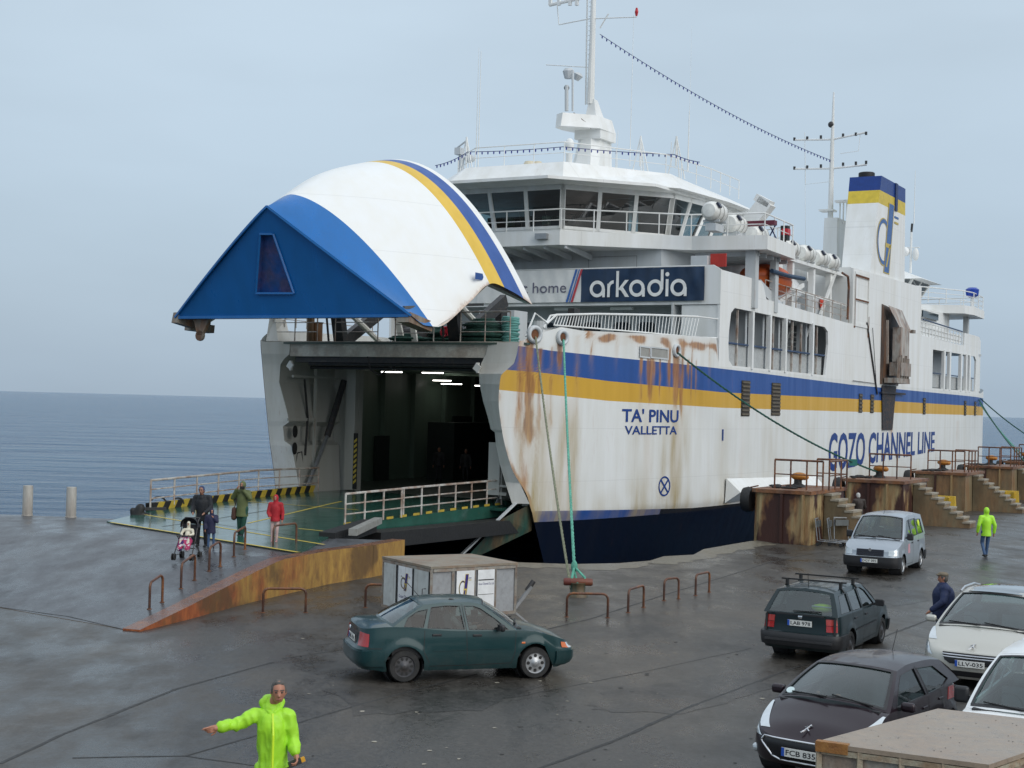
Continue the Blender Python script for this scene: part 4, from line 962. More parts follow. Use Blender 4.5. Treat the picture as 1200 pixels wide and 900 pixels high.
for sg in (1, -1):
    for d in (1,):
        p, q = Vector((cu - .28, cz - .26 * sg)), Vector((cu + .28, cz + .26 * sg)); nn = Vector((.03, -.03 * sg))
        mb.add([(B(w.x) + .022 + .002 * sg, w.x, w.y) for w in (p + nn, q + nn, q - nn, p - nn)], [(0, 1, 2, 3)])
mb.build('thruster_mark', TXT, ferry, fixn=False)
# funnel emblem: ring and slanted bar
def emblem(mapf, parent, ringm, barm, accm, name='emblem'):
    mb = MB()
    def arc(cx, cy, rx, ry, a0, a1, w, mi, n=22, hh=0):
        for k in range(n):
            t0, t1 = a0 + (a1 - a0) * k / n, a0 + (a1 - a0) * (k + 1) / n
            mb.add([mapf(cx + (rx - e) * math.cos(t), cy + (ry - e) * math.sin(t), h) for e, t, h in ((0, t0, hh), (0, t1, hh), (w, t1, hh), (w, t0, hh))], [(0, 1, 2, 3)], mi)
    arc(.36, .42, .34, .34, math.radians(55), math.radians(310), .075, 2)
    arc(.37, .42, .325, .325, math.radians(60), math.radians(305), .055, 0, 22, 1)
    q = [(.42, 0), (.66, 0), (.86, 1), (.62, 1)]
    mb.add([mapf(x + (.03 if x > .6 else -.03) if i in (0, 1) else x + (.03 if i == 2 else -.03), y + (-.015 if y < .5 else .015), 1) for i, (x, y) in enumerate(q)], [(0, 1, 2, 3)], 2)
    mb.add([mapf(x, y, 2) for x, y in q], [(0, 1, 2, 3)], 1)
    for s in ([(.46, .42), (.74, .42), (.73, .36), (.45, .36)], [(.74, .42), (.56, .08), (.49, .08), (.66, .40)]): mb.add([mapf(x, y, 3) for x, y in s], [(0, 1, 2, 3)], 2)
    mb.add([mapf(x, y, 1) for x, y in ((.9, .86), (1.12, .86), (1.12, .83), (.9, .83))], [(0, 1, 2, 3)], 1); mb.add([mapf(x, y, 1) for x, y in ((.9, .78), (1.12, .78), (1.12, .75), (.9, .75))], [(0, 1, 2, 3)], 2)
    return mb.build(name, [ringm, barm, accm], parent, fixn=False)
e0, e1 = V(1031, 317, 8.85), V(1047, 241, 8.85)
emblem(lambda s, t, k: (8.87 + .004 * k, 38.0 + (42.4 - 38.0) * s, e0.z + (e1.z - e0.z) * t), ferry, mat('emblem_blue', (.05, .13, .33), .5), MT['emblem_blue'] if 'emblem_blue' in MT else BLUE, mat('emblem_yellow', (.5, .38, .08), .5))
# ---- visor
def vt(tab): return lambda t: sinterp(tab, t)
ur = vt([(0, -7.6), (.17, -6.3), (.5, -3.9), (.8, -1.6), (1, -.15)]); zr = vt([(0, 11.68), (.17, 12.28), (.5, 13.5), (.8, 14.18), (1, 14.52)])
ub = vt([(0, -6.3), (.12, -5.4), (.2, -4.9), (.5, -3.2), (.8, -1.6), (1, .5)]); zb_ = vt([(0, 7.9), (.12, 7.6), (.2, 7.6), (.5, 8.1), (.8, 8.5), (1, 8.75)])
wv = vt([(0, 5.3), (.12, 5.35), (.25, 5.5), (.6, 5.9), (1, 6.25)]); pv = vt([(0, 1.02), (.04, 1.2), (.12, 1.5), (.25, 1.7), (.6, 1.9), (1, 2.1)])
smx = vt([(0, 1), (.2, 1), (.35, .985), (.6, .95), (.82, .92), (.92, .955), (1, 1)])
def vis(t, s, off=0.):
    s *= smx(t); a = abs(s); g = 1 - (a ** pv(t)); w = wv(t) - off
    zz_ = zb_(t) + (zr(t) - off - zb_(t)) * g; uu = ur(t) + (ub(t) - ur(t)) * a ** 1.3
    return Vector((math.copysign(w * a, s), uu, zz_))
TS = [0, .02, .05, .09, .13, .17] + [.17 + .63 * k / 14 for k in range(1, 15)] + [.82, .84, .86, .885] + [.905, .925, .945, .965] + [.98, 1.0]
SSn = 64
mb = MB(); RA = []
for t in TS:
    for k in range(SSn + 1):
        s = -1 + 2 * k / SSn; p = vis(t, s); mb.v.append(tuple(p))
        lowr = sm(1.1, .05, p.z - zb_(t)) * sm(.2, .5, t) * (.45 + .5 * mnoise.noise(Vector((t * 14, s * 7, 0))))
        lowr = max(lowr, .6 * sm(.35, .0, p.z - vis(t, 1).z) * sm(.18, .24, t))
        RA.append(max(0, min(1, lowr)))
for j in range(len(TS) - 1):
    t = (TS[j] + TS[j + 1]) / 2; mi = 0 if t < .17 else (1 if t < .8 else (2 if t < .885 else (3 if t < .965 else 1)))
    for k in range(SSn):
        b = j * (SSn + 1) + k; mb.f.append([b, b + 1, b + SSn + 2, b + SSn + 1]); mb.m.append(mi)
VY = paint('visor_yellow', (.72, .47, .05), rust=.05); VB2 = paint('visor_stripe_blue', (.022, .085, .32), rust=.05)
o = mb.build('visor', [VISB, VISW, VY, VB2], ferry, smooth=28, fixn=False)
at = o.data.attributes.new('rust', 'FLOAT', 'POINT'); at.data.foreach_set('value', RA)
visor = o
bm = bmesh.new(); bm.from_mesh(o.data); bmesh.ops.recalc_face_normals(bm, faces=bm.faces); bm.to_mesh(o.data); bm.free()
mb = MB(); nin = 24   # inner lining and rims
for t in (0.05, .1, .2, .4, .6, .8, 1.0):
    for k in range(nin + 1): s = -1 + 2 * k / nin; mb.v.append(tuple(vis(t, s * .995, .3) + Vector((0, (.25 if t == .05 else 0), 0))))
for j in range(6):
    for k in range(nin): b = j * (nin + 1) + k; mb.f.append([b, b + 1, b + nin + 2, b + nin + 1]); mb.m.append(0)
for j, t in enumerate((0.05, .1, .2, .4, .6, .8)):
    t2 = (.1, .2, .4, .6, .8, 1.)[j]
    for s in (-1, 1): mb.add([vis(t, s), vis(t2, s), vis(t2, s * .995, .3), vis(t, s * .995, .3)], [(0, 1, 2, 3)])
for k in range(nin):
    s, s2 = -1 + 2 * k / nin, -1 + 2 * (k + 1) / nin
    mb.add([vis(1, s), vis(1, s2), vis(1, s2 * .995, .3), vis(1, s * .995, .3)], [(0, 1, 2, 3)])
mb.build('visor_lining', GREYP, visor)
# front (former bottom) plate of the visor, slightly recessed, with rim
mb = MB(); E = [vis(0, -1 + 2 * k / 40) for k in range(41)]
c0 = Vector((0, -6.9, 9.0))
for a, b in zip(E, E[1:]): mb.add([a + Vector((0, .03, 0)), b + Vector((0, .03, 0)), Vector((b.x * .6, c0.y + (.0), 7.9)), Vector((a.x * .6, c0.y, 7.9))], [(0, 1, 2, 3)])
mb = MB()
def fpt(x, z):   # sloping front plane through base (u=-6.3,z 7.9) and apex (u=-7.6, z 11.68)
    return (x, -6.3 - 1.3 * (z - 7.9) / 3.78 + .04, z)
tri = [(v_.x, v_.z) for v_ in E]
hole = [(a_.x, a_.z) for a_ in (U(309, 275, -7.1), U(324, 275, -7.1), U(346, 344, -6.5), U(302, 344, -6.5))]
mb.plate(tri, [hole], fpt); mb.build('visor_plate', VISB, visor, fixn=False)
mb = MB()
mb.plate([(x, z) for x, z in hole], [], lambda x, z: (x, fpt(x, z)[1] + .16, z), None)
for i in range(4):
    a_, b_ = hole[i], hole[(i + 1) % 4]; p, q = Vector(fpt(*a_)), Vector(fpt(*b_)); mb.add([p, q, q + Vector((0, .16, 0)), p + Vector((0, .16, 0))], [(0, 1, 2, 3)])
mb.build('visor_recess', rusty('recess_blue', (.010, .085, .32), .30, scale=1.3, dark=(.05, .05, .03), stretch=(1, 1, 1)), visor)
mb = MB()
for i in range(4):
    a_, b_ = Vector(fpt(*hole[i])) - Vector((0, .06, 0)), Vector(fpt(*hole[(i + 1) % 4])) - Vector((0, .06, 0)); mb.bar(a_, b_, .07, .07)
for a_, b_ in zip(E, E[1:]): mb.bar(a_, b_, .06, .08)
mb.build('visor_rim', VISB, visor)
mb = MB(); L0, R0 = vis(0, -1), vis(0, 1); mb.bar(L0 + Vector((.1, .2, -.0)), R0 + Vector((-.1, .2, -.0)), .45, .10); mb.build('visor_lip', VISB, visor)
mb = MB()   # hook beam
mb.bar(vis(.1, -1), vis(.25, -1) + Vector((.5, 0, -.1)), .5, .3, 0); mb.bar(L0, vis(.2, -1) + Vector((.5, 0, 0)), .35, .4)
mb.build('visor_beam', rusty('beam_rust', (.3, .27, .22), .7, scale=2), visor); mb = MB(); mb.bar(R0 + Vector((-.3, 0, -.05)), vis(.2, 1) + Vector((-.4, 0, .0)), .5, .35); mb.build('visor_beam', MT['beam_rust'], visor); mb = MB(); hk = U(234, 377, -6.0)
mb.add([hk + Vector((-.3, 0, .1)), hk + Vector((.45, 0, .1)), hk + Vector((.12, 0, -.5)), hk + Vector((-.12, 0, -.5))] + [hk + Vector((-.3, .15, .1)), hk + Vector((.45, .15, .1)), hk + Vector((.12, .15, -.5)), hk + Vector((-.12, .15, -.5))], [(0, 1, 2, 3), (4, 5, 6, 7), (1, 5, 6, 2), (0, 4, 7, 3), (2, 6, 7, 3)])
mb.lathe([(.1, 0), (.2, 0), (.2, .1), (.1, .1)], hk + Vector((0, .1, -.52)), 12, M=Matrix.Rotation(PI / 2, 3, 'X'))
mb.build('visor_hook_beam', rusty('beam_rust', (.3, .27, .22), .7, scale=2), visor)
mb = MB(); mb.plate([(-4.9, -6.1), (4.9, -6.1), (4.8, -4.8), (4.3, -1.0), (4.3, .2), (-4.3, .2), (-4.3, -1), (-4.8, -4.8)], [], lambda a, b: (a, b, 8.15 + .09 * (b + 6)), (0, 0, .1)); mb.build('visor_inner_deck', mat('visor_under', (.10, .10, .10), .7, dirt=.6), visor)
mb = MB(); p = V(538, 351, 5.75); q = vis(.70, .972)
mb.plate([(-.12, -.06), (.14, -.06), (.18, 0), (.14, .06), (-.12, .06)], [], lambda a, b: (q.x + .05 + .0 * a, q.y + a * 2, q.z + .25 + b * 2)); mb.build('arrow_mark', VB2, visor, fixn=False)
# lifting arms
for vx in (-3.15, 2.45):
    mb = MB(); mb.bar((vx, 1.4, 6.9), (vx, .9, 8.9), .5, .35); mb.bar((vx, 1.3, 7.3), (vx, 5.0, 9.3), .28, .5); mb.lathe([(.28, -.3), (.28, .3)], (vx, .8, 7.0), 12, M=Matrix.Rotation(PI / 2, 3, 'Y')); mb.tube([(vx + .5, 3.5, 7.4), (vx + .45, .5, 8.9)], .12, 8, 1); mb.tube([(vx - .4, 1.0, 7.2), (vx - .35, .6, 9)], .05, 6)
    mb.build('lifting_arm', [DARK, OLDW], ferry)
# foredeck machinery
for vx, uu in ((-1.6, 5.0), (1.6, 5.2), (4.6, 6)):
    mb = MB()
    mb.box((vx, uu, 7.7), (1.6, .8, .7)); mb.lathe([(.45, -.5), (.25, -.45), (.25, .45), (.45, .5)], (vx, uu - .7, 7.9), 14, M=Matrix.Rotation(PI / 2, 3, 'Y')); mb.box((vx + .6, uu, 8.2), (.3, .5, 1.6)); mb.build('windlass', [DARK, GREYW], ferry)
mb = MB(); mb.box((-4, 8, 8.3), (.9, .9, 2)); mb.build('vent_trunk', DARK, ferry); mb = MB(); mb.box((0.4, 8.5, 8.2), (1.8, 1.2, 1.8)); mb.build('deck_locker', GREYW, ferry)
mb = MB(); mb.bar((-1.2, 3, 7.3), (-1.7, 3, 8.9), .1, .25); mb.bar((-.6, 3, 7.3), (-.9, 3, 8.9), .1, .25)
mb.build('stanchion', OLDW, ferry)
mb = MB(); mb.lathe([(.28, 0), (.28, .8), (.33, .85)], (-4.55, 1.4, 7.34), 12); mb.lathe([(.16, 0), (.16, 1.0), (.2, 1.05)], (-4.6, 1.1, 7.34), 10); mb.build('bitt', rusty('bitt_rust', (.2, .12, .06), .7), ferry)
# ---- ship's own bow ramp
RZ = ZT + .02
n1, n2 = S(125, 611.5, RZ + .01), S(353, 648, RZ + .01)
kn = Vector((-3.05, -9.75)); kf = Vector((-4.3, 1.2)); rf = Vector((4.9, 1.2)); rn = Vector((5.1, -9.6)); rn2 = S(388, 622, RZ + .12)
def dz(u): return RZ + .03 + (1.08 - RZ) * sm(-14, 0.5, u)
mb = MB(); outl = [(n1.x, n1.y), (n2.x, n2.y), (rn2.x + .1, rn2.y), (rn.x, rn.y), (rf.x, rf.y), (kf.x, kf.y), (kn.x, kn.y)]
bm = bmesh.new(); bm.faces.new([bm.verts.new((x, y, 0)) for x, y in outl])
for k in range(16): bmesh.ops.bisect_plane(bm, geom=bm.verts[:] + bm.edges[:] + bm.faces[:], plane_co=(0, -14.5 + k, 0), plane_no=(0, 1, 0))
ge = bmesh.ops.extrude_face_region(bm, geom=bm.faces[:]); top = set(g for g in ge['geom'] if isinstance(g, bmesh.types.BMVert))
for v in bm.verts: v.co.z = dz(v.co.y) - (0 if v in top else (.06 if v.co.y < -9.9 else .45))
bmesh.ops.recalc_face_normals(bm, faces=bm.faces); me = bpy.data.meshes.new('bow_ramp'); bm.to_mesh(me); bm.free(); me.materials.append(DECKG)
brp = bpy.data.objects.new('bow_ramp', me); COL.objects.link(brp); brp.parent = ferry
def stripe(a, b, w, mname='lane_marking', m=None, parent=None):
    mb = MB(); a, b = Vector((a[0], a[1])), Vector((b[0], b[1])); d = (b - a); n = Vector((-d.y, d.x)).normalized() * w / 2; k = 14
    for i in range(k):
        p, q = a + d * i / k, a + d * (i + 1) / k
        mb.add([(p.x + n.x, p.y + n.y, dz(p.y) + .006), (q.x + n.x, q.y + n.y, dz(q.y) + .006), (q.x - n.x, q.y - n.y, dz(q.y) + .006), (p.x - n.x, p.y - n.y, dz(p.y) + .006)], [(0, 1, 2, 3)])
    return mb.build(mname, m or YEL, parent or brp, fixn=False)
def sx(px, py): p = S(px, py, RZ + .06); return (p.x, p.y)
stripe(sx(130, 611), sx(350, 646), .13); stripe(sx(170, 603), sx(380, 637), .12)
stripe(sx(290, 591), sx(420, 601), .10); stripe(sx(290, 613), sx(400, 592), .10); stripe(sx(350, 619), sx(380, 622), .1)
stripe(sx(190, 616), sx(330, 598), .05, 'deck_seam', MT['joint_dark']); stripe(sx(250, 613), sx(352, 628), .03, 'deck_seam', MT['joint_dark'])
# hazard kerb: black and yellow blocks
for a, b in ((kn, kf),):
    d = (b - a); L = d.length; k = 30
    mb = MB()
    for i in range(k):
        p, q = a + d * i / k, a + d * (i + 1) / k; nrm = Vector((d.y, -d.x)).normalized() * -.16; sh = d.normalized() * .18
        z0, z1 = dz(p.y), dz(q.y)
        mb.add([(p.x, p.y, z0), (q.x, q.y, z1), (q.x + sh.x, q.y + sh.y, z1 + .26), (p.x + sh.x, p.y + sh.y, z0 + .26)], [(0, 1, 2, 3)], i % 2)
        mb.add([(p.x + sh.x, p.y + sh.y, z0 + .26), (q.x + sh.x, q.y + sh.y, z1 + .26), (q.x + sh.x + nrm.x, q.y + sh.y + nrm.y, z1 + .26), (p.x + sh.x + nrm.x, p.y + sh.y + nrm.y, z0 + .26)], [(0, 1, 2, 3)], i % 2)
        mb.add([(p.x + nrm.x, p.y + nrm.y, z0 - .3), (q.x + nrm.x, q.y + nrm.y, z1 - .3), (q.x + nrm.x, q.y + nrm.y, z1 + .26), (p.x + nrm.x, p.y + nrm.y, z0 + .26)], [(0, 1, 2, 3)], i % 2)
    mb.build('hazard_kerb', [BLACK, mat('hazard_yellow', (.45, .33, .04), .5, dirt=.5)], brp, fixn=False)
mb = MB(); k = 26; d = rf - rn
for i in range(0, k, 2):
    p, q = rn + d * i / k, rn + d * (i + 1) / k; mb.add([(p.x + .02, p.y, dz(p.y) + .005), (q.x + .02, q.y, dz(q.y) + .005), (q.x + .02, q.y, dz(q.y) + .09), (p.x + .02, p.y, dz(p.y) + .09)], [(0, 1, 2, 3)])
mb.build('edge_marking', MT['hazard_yellow'], brp, fixn=False)
lk = [(kn.x - .05, kn.y + .1, dz(kn.y) + .1), (kn.x - .65, kn.y + 5.5, dz(-4)), (kf.x - .05, kf.y + 1, dz(1.2))]
rail([(kn.x + .0, kn.y + .05, dz(-9.7) + .1), (-3.95, -2.8, dz(-3) + .1), (-4.35, 1.6, 1.15)], .95, brp, RAILW, step=1.35, r=.035)
rail([(rn.x, rn.y + .1, dz(-9.5) + .02), (5.05, -6.2, dz(-6.2)), (5.0, -6.0, dz(-6)), (4.85, 1.0, 1.08)], .98, brp, RAILW, step=1.25, r=.035)
mb = MB()
for yk, s in ((-9.0, .32), (-8.0, .22)): mb.tube([(kn.x - .3 + s * math.cos(a) * .4, yk + s * math.cos(a), dz(yk) + .1 + s * math.sin(a)) for a in [PI * i / 10 for i in range(11)]], .03, 6)
mb.build('hose_hoop', BLACK, brp)
mb = MB(); p = S(383, 628, .95); p2 = S(433, 616, .95); mb.bar(Vector((p.x, p.y, .85)), Vector((p2.x, p2.y, .95)), .5, .4); p3 = S(420, 618, 1.1); mb.bar(Vector((p.x + .5, p.y + .6, 1.05)), Vector((p2.x + .2, p2.y + .2, 1.12)), .25, .2, 1); mb.bar((p2.x, p2.y, .5), (5.6, .5, .4), .9, .5)
mb.build('ramp_hinge_arm', [BLACK, mat('greasy_grey', (.3, .3, .28), .4, dirt=.7)], brp)
mb = MB(); mb.add([(6.0, -.9, .75), (6.3, 1.0, 1.3), (6.2, 1.0, .2), (5.2, -2.6, -.9)], [(0, 1, 2, 3)]); mb.build('ramp_side_flap', rusty('flap_green', (.03, .09, .065), .4), brp)
mb = MB(); a, b = S(598, 590, 1.1), S(575, 620, .5); mb.bar((6.05, .7, 1.6), (5.2, -2.4, -.5), .12, .06); mb.build('flap_edge', GREYW, brp)
# objects lying on the ship, top-level things fixed by gravity only ------------------------------------
def onship(v, u, z): p = toworld(v, u, z); return p
def ship_empty(name, v, u, z, rz=0., **k): return empty(name, onship(v, u, z), -TH + rz, **k)
# life rafts
def make_raft():
    r = ship_empty('life_raft', 8.2, 24.2, 12.84, label='x', cat='life raft', group='white life raft canisters in a row above the boat deck')
    mb = MB(); pr = [(.02, -.78), (.3, -.74), (.42, -.6), (.46, -.3), (.46, .3), (.42, .6), (.3, .74), (.02, .78)]
    mb.lathe(pr, (0, 0, .48), 18, M=Matrix.Rotation(PI / 2, 3, 'X')); mb.build('shell', mat('raft_white', (.78, .78, .74), .35, dirt=.2), r, smooth=40)
    mb = MB(); mb.lathe([(.475, -.03), (.475, .03)], (0, 0, .48), 18, M=Matrix.Rotation(PI / 2, 3, 'X'), cap=False)
    for y in (-.45, .45): mb.lathe([(.468, -.02), (.468, .02)], (0, y, .48), 18, M=Matrix.Rotation(PI / 2, 3, 'X'), cap=False)
    mb.build('strap', mat('strap_grey', (.35, .35, .33), .6), r, smooth=40)
    mb = MB(); mb.box((.40, -.5, .72), (.1, .26, .26), M=Matrix.Rotation(-.6, 3, 'Y')); mb.build('data_plate', mat('plate_dark', (.02, .025, .05), .4), r)
    mb = MB()
    for y in (-.4, .4): mb.box((0, y, .04), (.8, .08, .1))
    mb.build('cradle', GREYW, r); return r
raft = make_raft()
rl = ['white life raft canister nearest the bridge wing, leftmost of those behind the wing rail', 'white life raft canister second from the left behind the bridge wing rail', 'white life raft canister behind the slanted white jib on the bridge wing',
      'white life raft canister just right of the bridge wing end', 'white life raft canister, second to the right of the bridge wing end', 'white life raft canister, third to the right of the bridge wing end', 'rightmost white life raft canister, nearest the funnel']
for i, (v, u, z) in enumerate(((7.9, 14.6, 13.5), (7.9, 17.2, 13.25), (7.9, 20.2, 13.1), (8.2, 24.2, 12.84), (8.2, 26.8, 12.84), (8.2, 29.2, 12.84), (8.2, 31.2, 12.84))):
    o = raft if i == 0 else copy_tree(raft); o.location = onship(v, u, z); o['label'] = rl[i]
mb = MB()
for v, u, z in ((7.9, 14.6, 13.1), (7.9, 17.2, 13.1)): mb.box((v, u, z + .16), (.5, 1.0, .34))
mb.build('raft_stand', GREYW, ferry)
# bench and gear behind the bridge wing rail
bnch = ship_empty('bench', 9.0, 17.6, 13.08, label='dark red bench behind the bridge wing rail under the slanted jib', cat='bench')
mb = MB(); mb.box((-.3, .3, .75), (1.9, .4, .22)); mb.build('seat', mat('bench_maroon', (.12, .015, .03), .5), bnch)
for x in (-1.1, .5): mb = MB(); mb.bar((x - .2, .3, 0), (x + .15, .3, .66), .05); mb.bar((x + .2, .3, 0), (x - .15, .3, .66), .05); mb.build('leg', mat('bench_leg', (.02, .03, .10), .4), bnch)
mtr = ship_empty('outboard_motor', 9.3, 20.3, 13.08, label='black and red outboard motor at the right end of the bridge wing', cat='motor')
mb = MB(); mb.box((0, 0, .55), (.34, .4, .7)); mb.build('casing', MT['black_rubber'], mtr); mb = MB(); mb.box((.05, 0, .6), (.3, .42, .3)); mb.build('cowl', mat('cowl_red', (.5, .02, .03), .4), mtr); mb = MB(); mb.tube([(0, 0, 0), (0, 0, .3)], .06, 8); mb.build('stand', MT['dark_steel'], mtr)
# lifeboat
lb = ship_empty('lifeboat', 7.9, 21.6, 10.75, label='orange covered lifeboat hanging under the bridge wing deck', cat='lifeboat')
mb = MB()
def lbf(s, t):
    y = -2.6 + 5.2 * s; w = 1.05 * (1 - abs(2 * s - 1) ** 3) + .03; a = PI * t
    return (w * math.cos(a), y, .75 - .75 * math.sin(a) * (1 - .3 * abs(2 * s - 1) ** 3))
def lbg(s, t):
    y = -2.6 + 5.2 * s; w = 1.0 * (1 - abs(2 * s - 1) ** 3) + .03; a = PI * t
    return (w * math.cos(a), y, .76 + .75 * math.sin(a) ** .7 * (1 - abs(2 * s - 1) ** 2.5))
mb.grid(lbf, 16, 10); mb.build('hull', mat('boat_orange', (.62, .12, .02), .4), lb, smooth=50)
mb = MB(); mb.grid(lbg, 16, 10); mb.build('canopy', mat('boat_canopy', (.50, .09, .02), .5), lb, smooth=50)
mb = MB(); mb.tube([(1.15, -2.4, .95), (1.25, 0, .9), (1.15, 2.5, 1.0)], .11, 8); mb.build('fender_bar', mat('fender_blue', (.03, .06, .11), .6), lb)
p_ = U(842, 305, 14.6); mb = MB(); mb.box(p_, (.75, .1, .6)); 
o = mb.build('fire_station', mat('station_red', (.42, .03, .02), .5), ferry)
p_ = U(822, 308, 14.6); mb = MB(); mb.box(p_, (.8, .6, .6)); mb.build('deck_box', GREYW, ferry)
# banner
bn = empty('banner', toworld(3.6, 13.02, 9.75), -TH, 'long white and dark blue banner with big white letters on the ferry front', 'banner')
L_, R_, T_, B_ = U(560, 315, 13.0).x, U(826, 314, 13.0).x, 11.35 - 9.75, .07
bx = lambda px: U(px, 335, 13.0).x - 3.6
def wav(x, z): return -.03 - .012 * math.sin(x * 9 + z * 4) - .01 * math.sin(x * 3.1 - z * 7)
mb = MB(); xs = (L_ - 3.6, bx(681)); mb.grid(lambda s, t: (xs[0] + (xs[1] - xs[0]) * s, wav(xs[0] + (xs[1] - xs[0]) * s, t), B_ + (T_ - B_) * t), 60, 8); mb.build('white_panel', mat('banner_white', (.74, .74, .72), .6, var=.05, bmp=.3, bscale=2), bn, smooth=60, fixn=False)
mb = MB(); xs2 = (bx(681), R_ - 3.6); mb.grid(lambda s, t: (xs2[0] + (xs2[1] - xs2[0]) * s, wav(xs2[0] + (xs2[1] - xs2[0]) * s, t), B_ + (T_ - B_) * t), 60, 8); mb.build('blue_panel', mat('banner_navy', (.018, .04, .085), .35, var=.35, vscale=1.5, stretch=(1, 1, .5), bmp=.6, bscale=2.2), bn, smooth=60, fixn=False)
hgt = T_ - B_
for k, (x0, x1, c) in enumerate(((bx(673), bx(675.5), 'b'), (bx(677), bx(678.2), 'b'), (bx(679), bx(681.5), 'r'))):
    mb = MB(); sk = -.42; mb.add([(x0 + sk, -.055, B_), (x1 + sk, -.055, B_), (x1 + .06, -.055, T_), (x0 + .06, -.055, T_)], [(0, 1, 2, 3)]); mb.build('stripe', mat('stripe_blue', (.05, .15, .45), .5) if c == 'b' else mat('stripe_red', (.5, .05, .07), .5), bn, fixn=False)
ax0, ax1 = bx(691.5), bx(814)
LW = mat('letter_white', (.82, .82, .8), .5)
# geometric round lettering: a r k a d i a from rings and stems
mb = MB(); zb0 = .28; xh = .78; sw = .155; W_ = ax1 - ax0
tot = 5.86; sc = W_ / tot; yk = -.06
def rg(cx): 
    n = 28; r0 = xh / 2
    for k in range(n):
        a0, a1 = 2 * PI * k / n, 2 * PI * (k + 1) / n
        mb.add([(cx + rr * math.cos(a) * sc * 1.12, yk, zb0 + r0 + rr * math.sin(a)) for rr, a in ((r0, a0), (r0, a1), (r0 - sw, a1), (r0 - sw, a0))], [(0, 1, 2, 3)])
def stm(x, h, z0=0.): mb.add([(x, yk - .002, zb0 + z0), (x + sw * sc, yk - .002, zb0 + z0), (x + sw * sc, yk - .002, zb0 + h), (x, yk - .002, zb0 + h)], [(0, 1, 2, 3)])
def ga(x): rg(x + .44 * sc); stm(x + .74 * sc, xh * .5); return x + 1.02 * sc
x = ax0; x = ga(x)
stm(x, xh * .8); 
for k in range(8):
    a0, a1 = PI - PI * .5 * k / 8, PI - PI * .5 * (k + 1) / 8; r0 = .36
    mb.add([(x + r0 * sc + rr * math.cos(a) * sc, yk, zb0 + xh - r0 + rr * math.sin(a)) for rr, a in ((r0, a0), (r0, a1), (r0 - sw, a1), (r0 - sw, a0))], [(0, 1, 2, 3)])
x += .5 * sc
stm(x, 1.2)
mb.add([(x + .12 * sc, yk, zb0 + .36), (x + .5 * sc, yk, zb0 + xh), (x + .72 * sc, yk, zb0 + xh), (x + .25 * sc, yk, zb0 + .3)], [(0, 1, 2, 3)]); mb.add([(x + .18 * sc, yk + .001, zb0 + .42), (x + .34 * sc, yk + .001, zb0 + .52), (x + .76 * sc, yk + .001, zb0), (x + .53 * sc, yk + .001, zb0)], [(0, 1, 2, 3)])
x += .74 * sc; x = ga(x)
rg(x + .44 * sc); stm(x + .74 * sc, 1.22, .35 - .35 + xh * .4); x += 1.02 * sc
stm(x, xh); 
for k in range(14): a0, a1 = 2 * PI * k / 14, 2 * PI * (k + 1) / 14; mb.add([(x + .08 * sc, yk, zb0 + 1.0), (x + .08 * sc + .1 * math.cos(a0), yk, zb0 + 1.0 + .1 * math.sin(a0)), (x + .08 * sc + .1 * math.cos(a1), yk, zb0 + 1.0 + .1 * math.sin(a1))], [(0, 1, 2)])
x += .26 * sc; ga(x)
mb.build('lettering', LW, bn, fixn=False)
fontpath = None
lettering('lettering', 't home', lambda s, t: (bx(613) + (bx(664) - bx(613)) * s, -.06, .52 + .5 * t), mat('letter_grey', (.12, .12, .18), .6), bn)
mb = MB(); mb.tube([(L_ - 3.6, .0, T_ + .03), (R_ - 3.6, .0, T_ + .03)], .02, 5); mb.build('lacing', CLEANW, bn)
# ================================================================== cars
def carpaint(name, col, metal=.0, rough=.28):
    if name in MT: return MT[name]
    m, nt, b = newmat(name)
    n1 = noise(nt, 2.5, (1, 1, 1), 5); lowz = N(nt, 'ShaderNodeTexCoord'); sp = N(nt, 'ShaderNodeSeparateXYZ'); nt.links.new(lowz.outputs['Object'], sp.inputs[0])
    g = ramp(nt, sp.outputs[2], [(.12, 1.), (.6, 0.)]); g = math_(nt, 'MULTIPLY', g, ramp(nt, noise(nt, 7, (1, 1, 1), 6, .7), [(.35, .15), (.7, .7)]))
    g = math_(nt, 'MULTIPLY', g, .55); c = mixc(nt, g, tuple(col), (.09, .085, .075)); nt.links.new(c, b.inputs['Base Color'])
    b.inputs['Metallic'].default_value = metal; b.inputs['Coat Weight'].default_value = .4; b.inputs['Specular IOR Level'].default_value = .35; b.inputs['Coat Roughness'].default_value = .06
    drops = noise(nt, 55, (1, 1, 1), 2, .5)
    r = math_(nt, 'ADD', math_(nt, 'MULTIPLY', g, .4), ramp(nt, n1, [(.3, rough), (.7, rough + .1)]), True); nt.links.new(r, b.inputs['Roughness'])
    bump(nt, b, ramp(nt, drops, [(.58, 0.), (.66, 1.)]), .12, .002)
    MT[name] = m; return m
PLAST = mat('black_plastic', (.022, .022, .024), .5); TYRE = mat('tyre_rubber', (.018, .018, .018), .75, dirt=.5, dirtcol=(.06, .055, .05)); RIM = mat('alloy', (.42, .43, .44), .35, .6, dirt=.3, vscale=8); RIMD = mat('steel_rim', (.07, .07, .075), .5, .5, dirt=.4)
SEATM = mat('seat_cloth', (.11, .115, .125), .8); INT = mat('interior_dark', (.03, .03, .032), .7); CHROME = mat('chrome', (.7, .7, .72), .12, 1.); LAMPC = mat('headlamp', (.62, .66, .68), .12, .35, spec=.8, coat=1); RED = mat('lamp_red', (.42, .012, .012), .15, coat=1); ORNG = mat('lamp_orange', (.65, .14, .02), .2, coat=1)
PLATEW = mat('plate_white', (.72, .72, .68), .4); PLATEB = mat('plate_blue', (.02, .09, .45), .4); PLATET = mat('plate_text', (.012, .012, .015), .5)

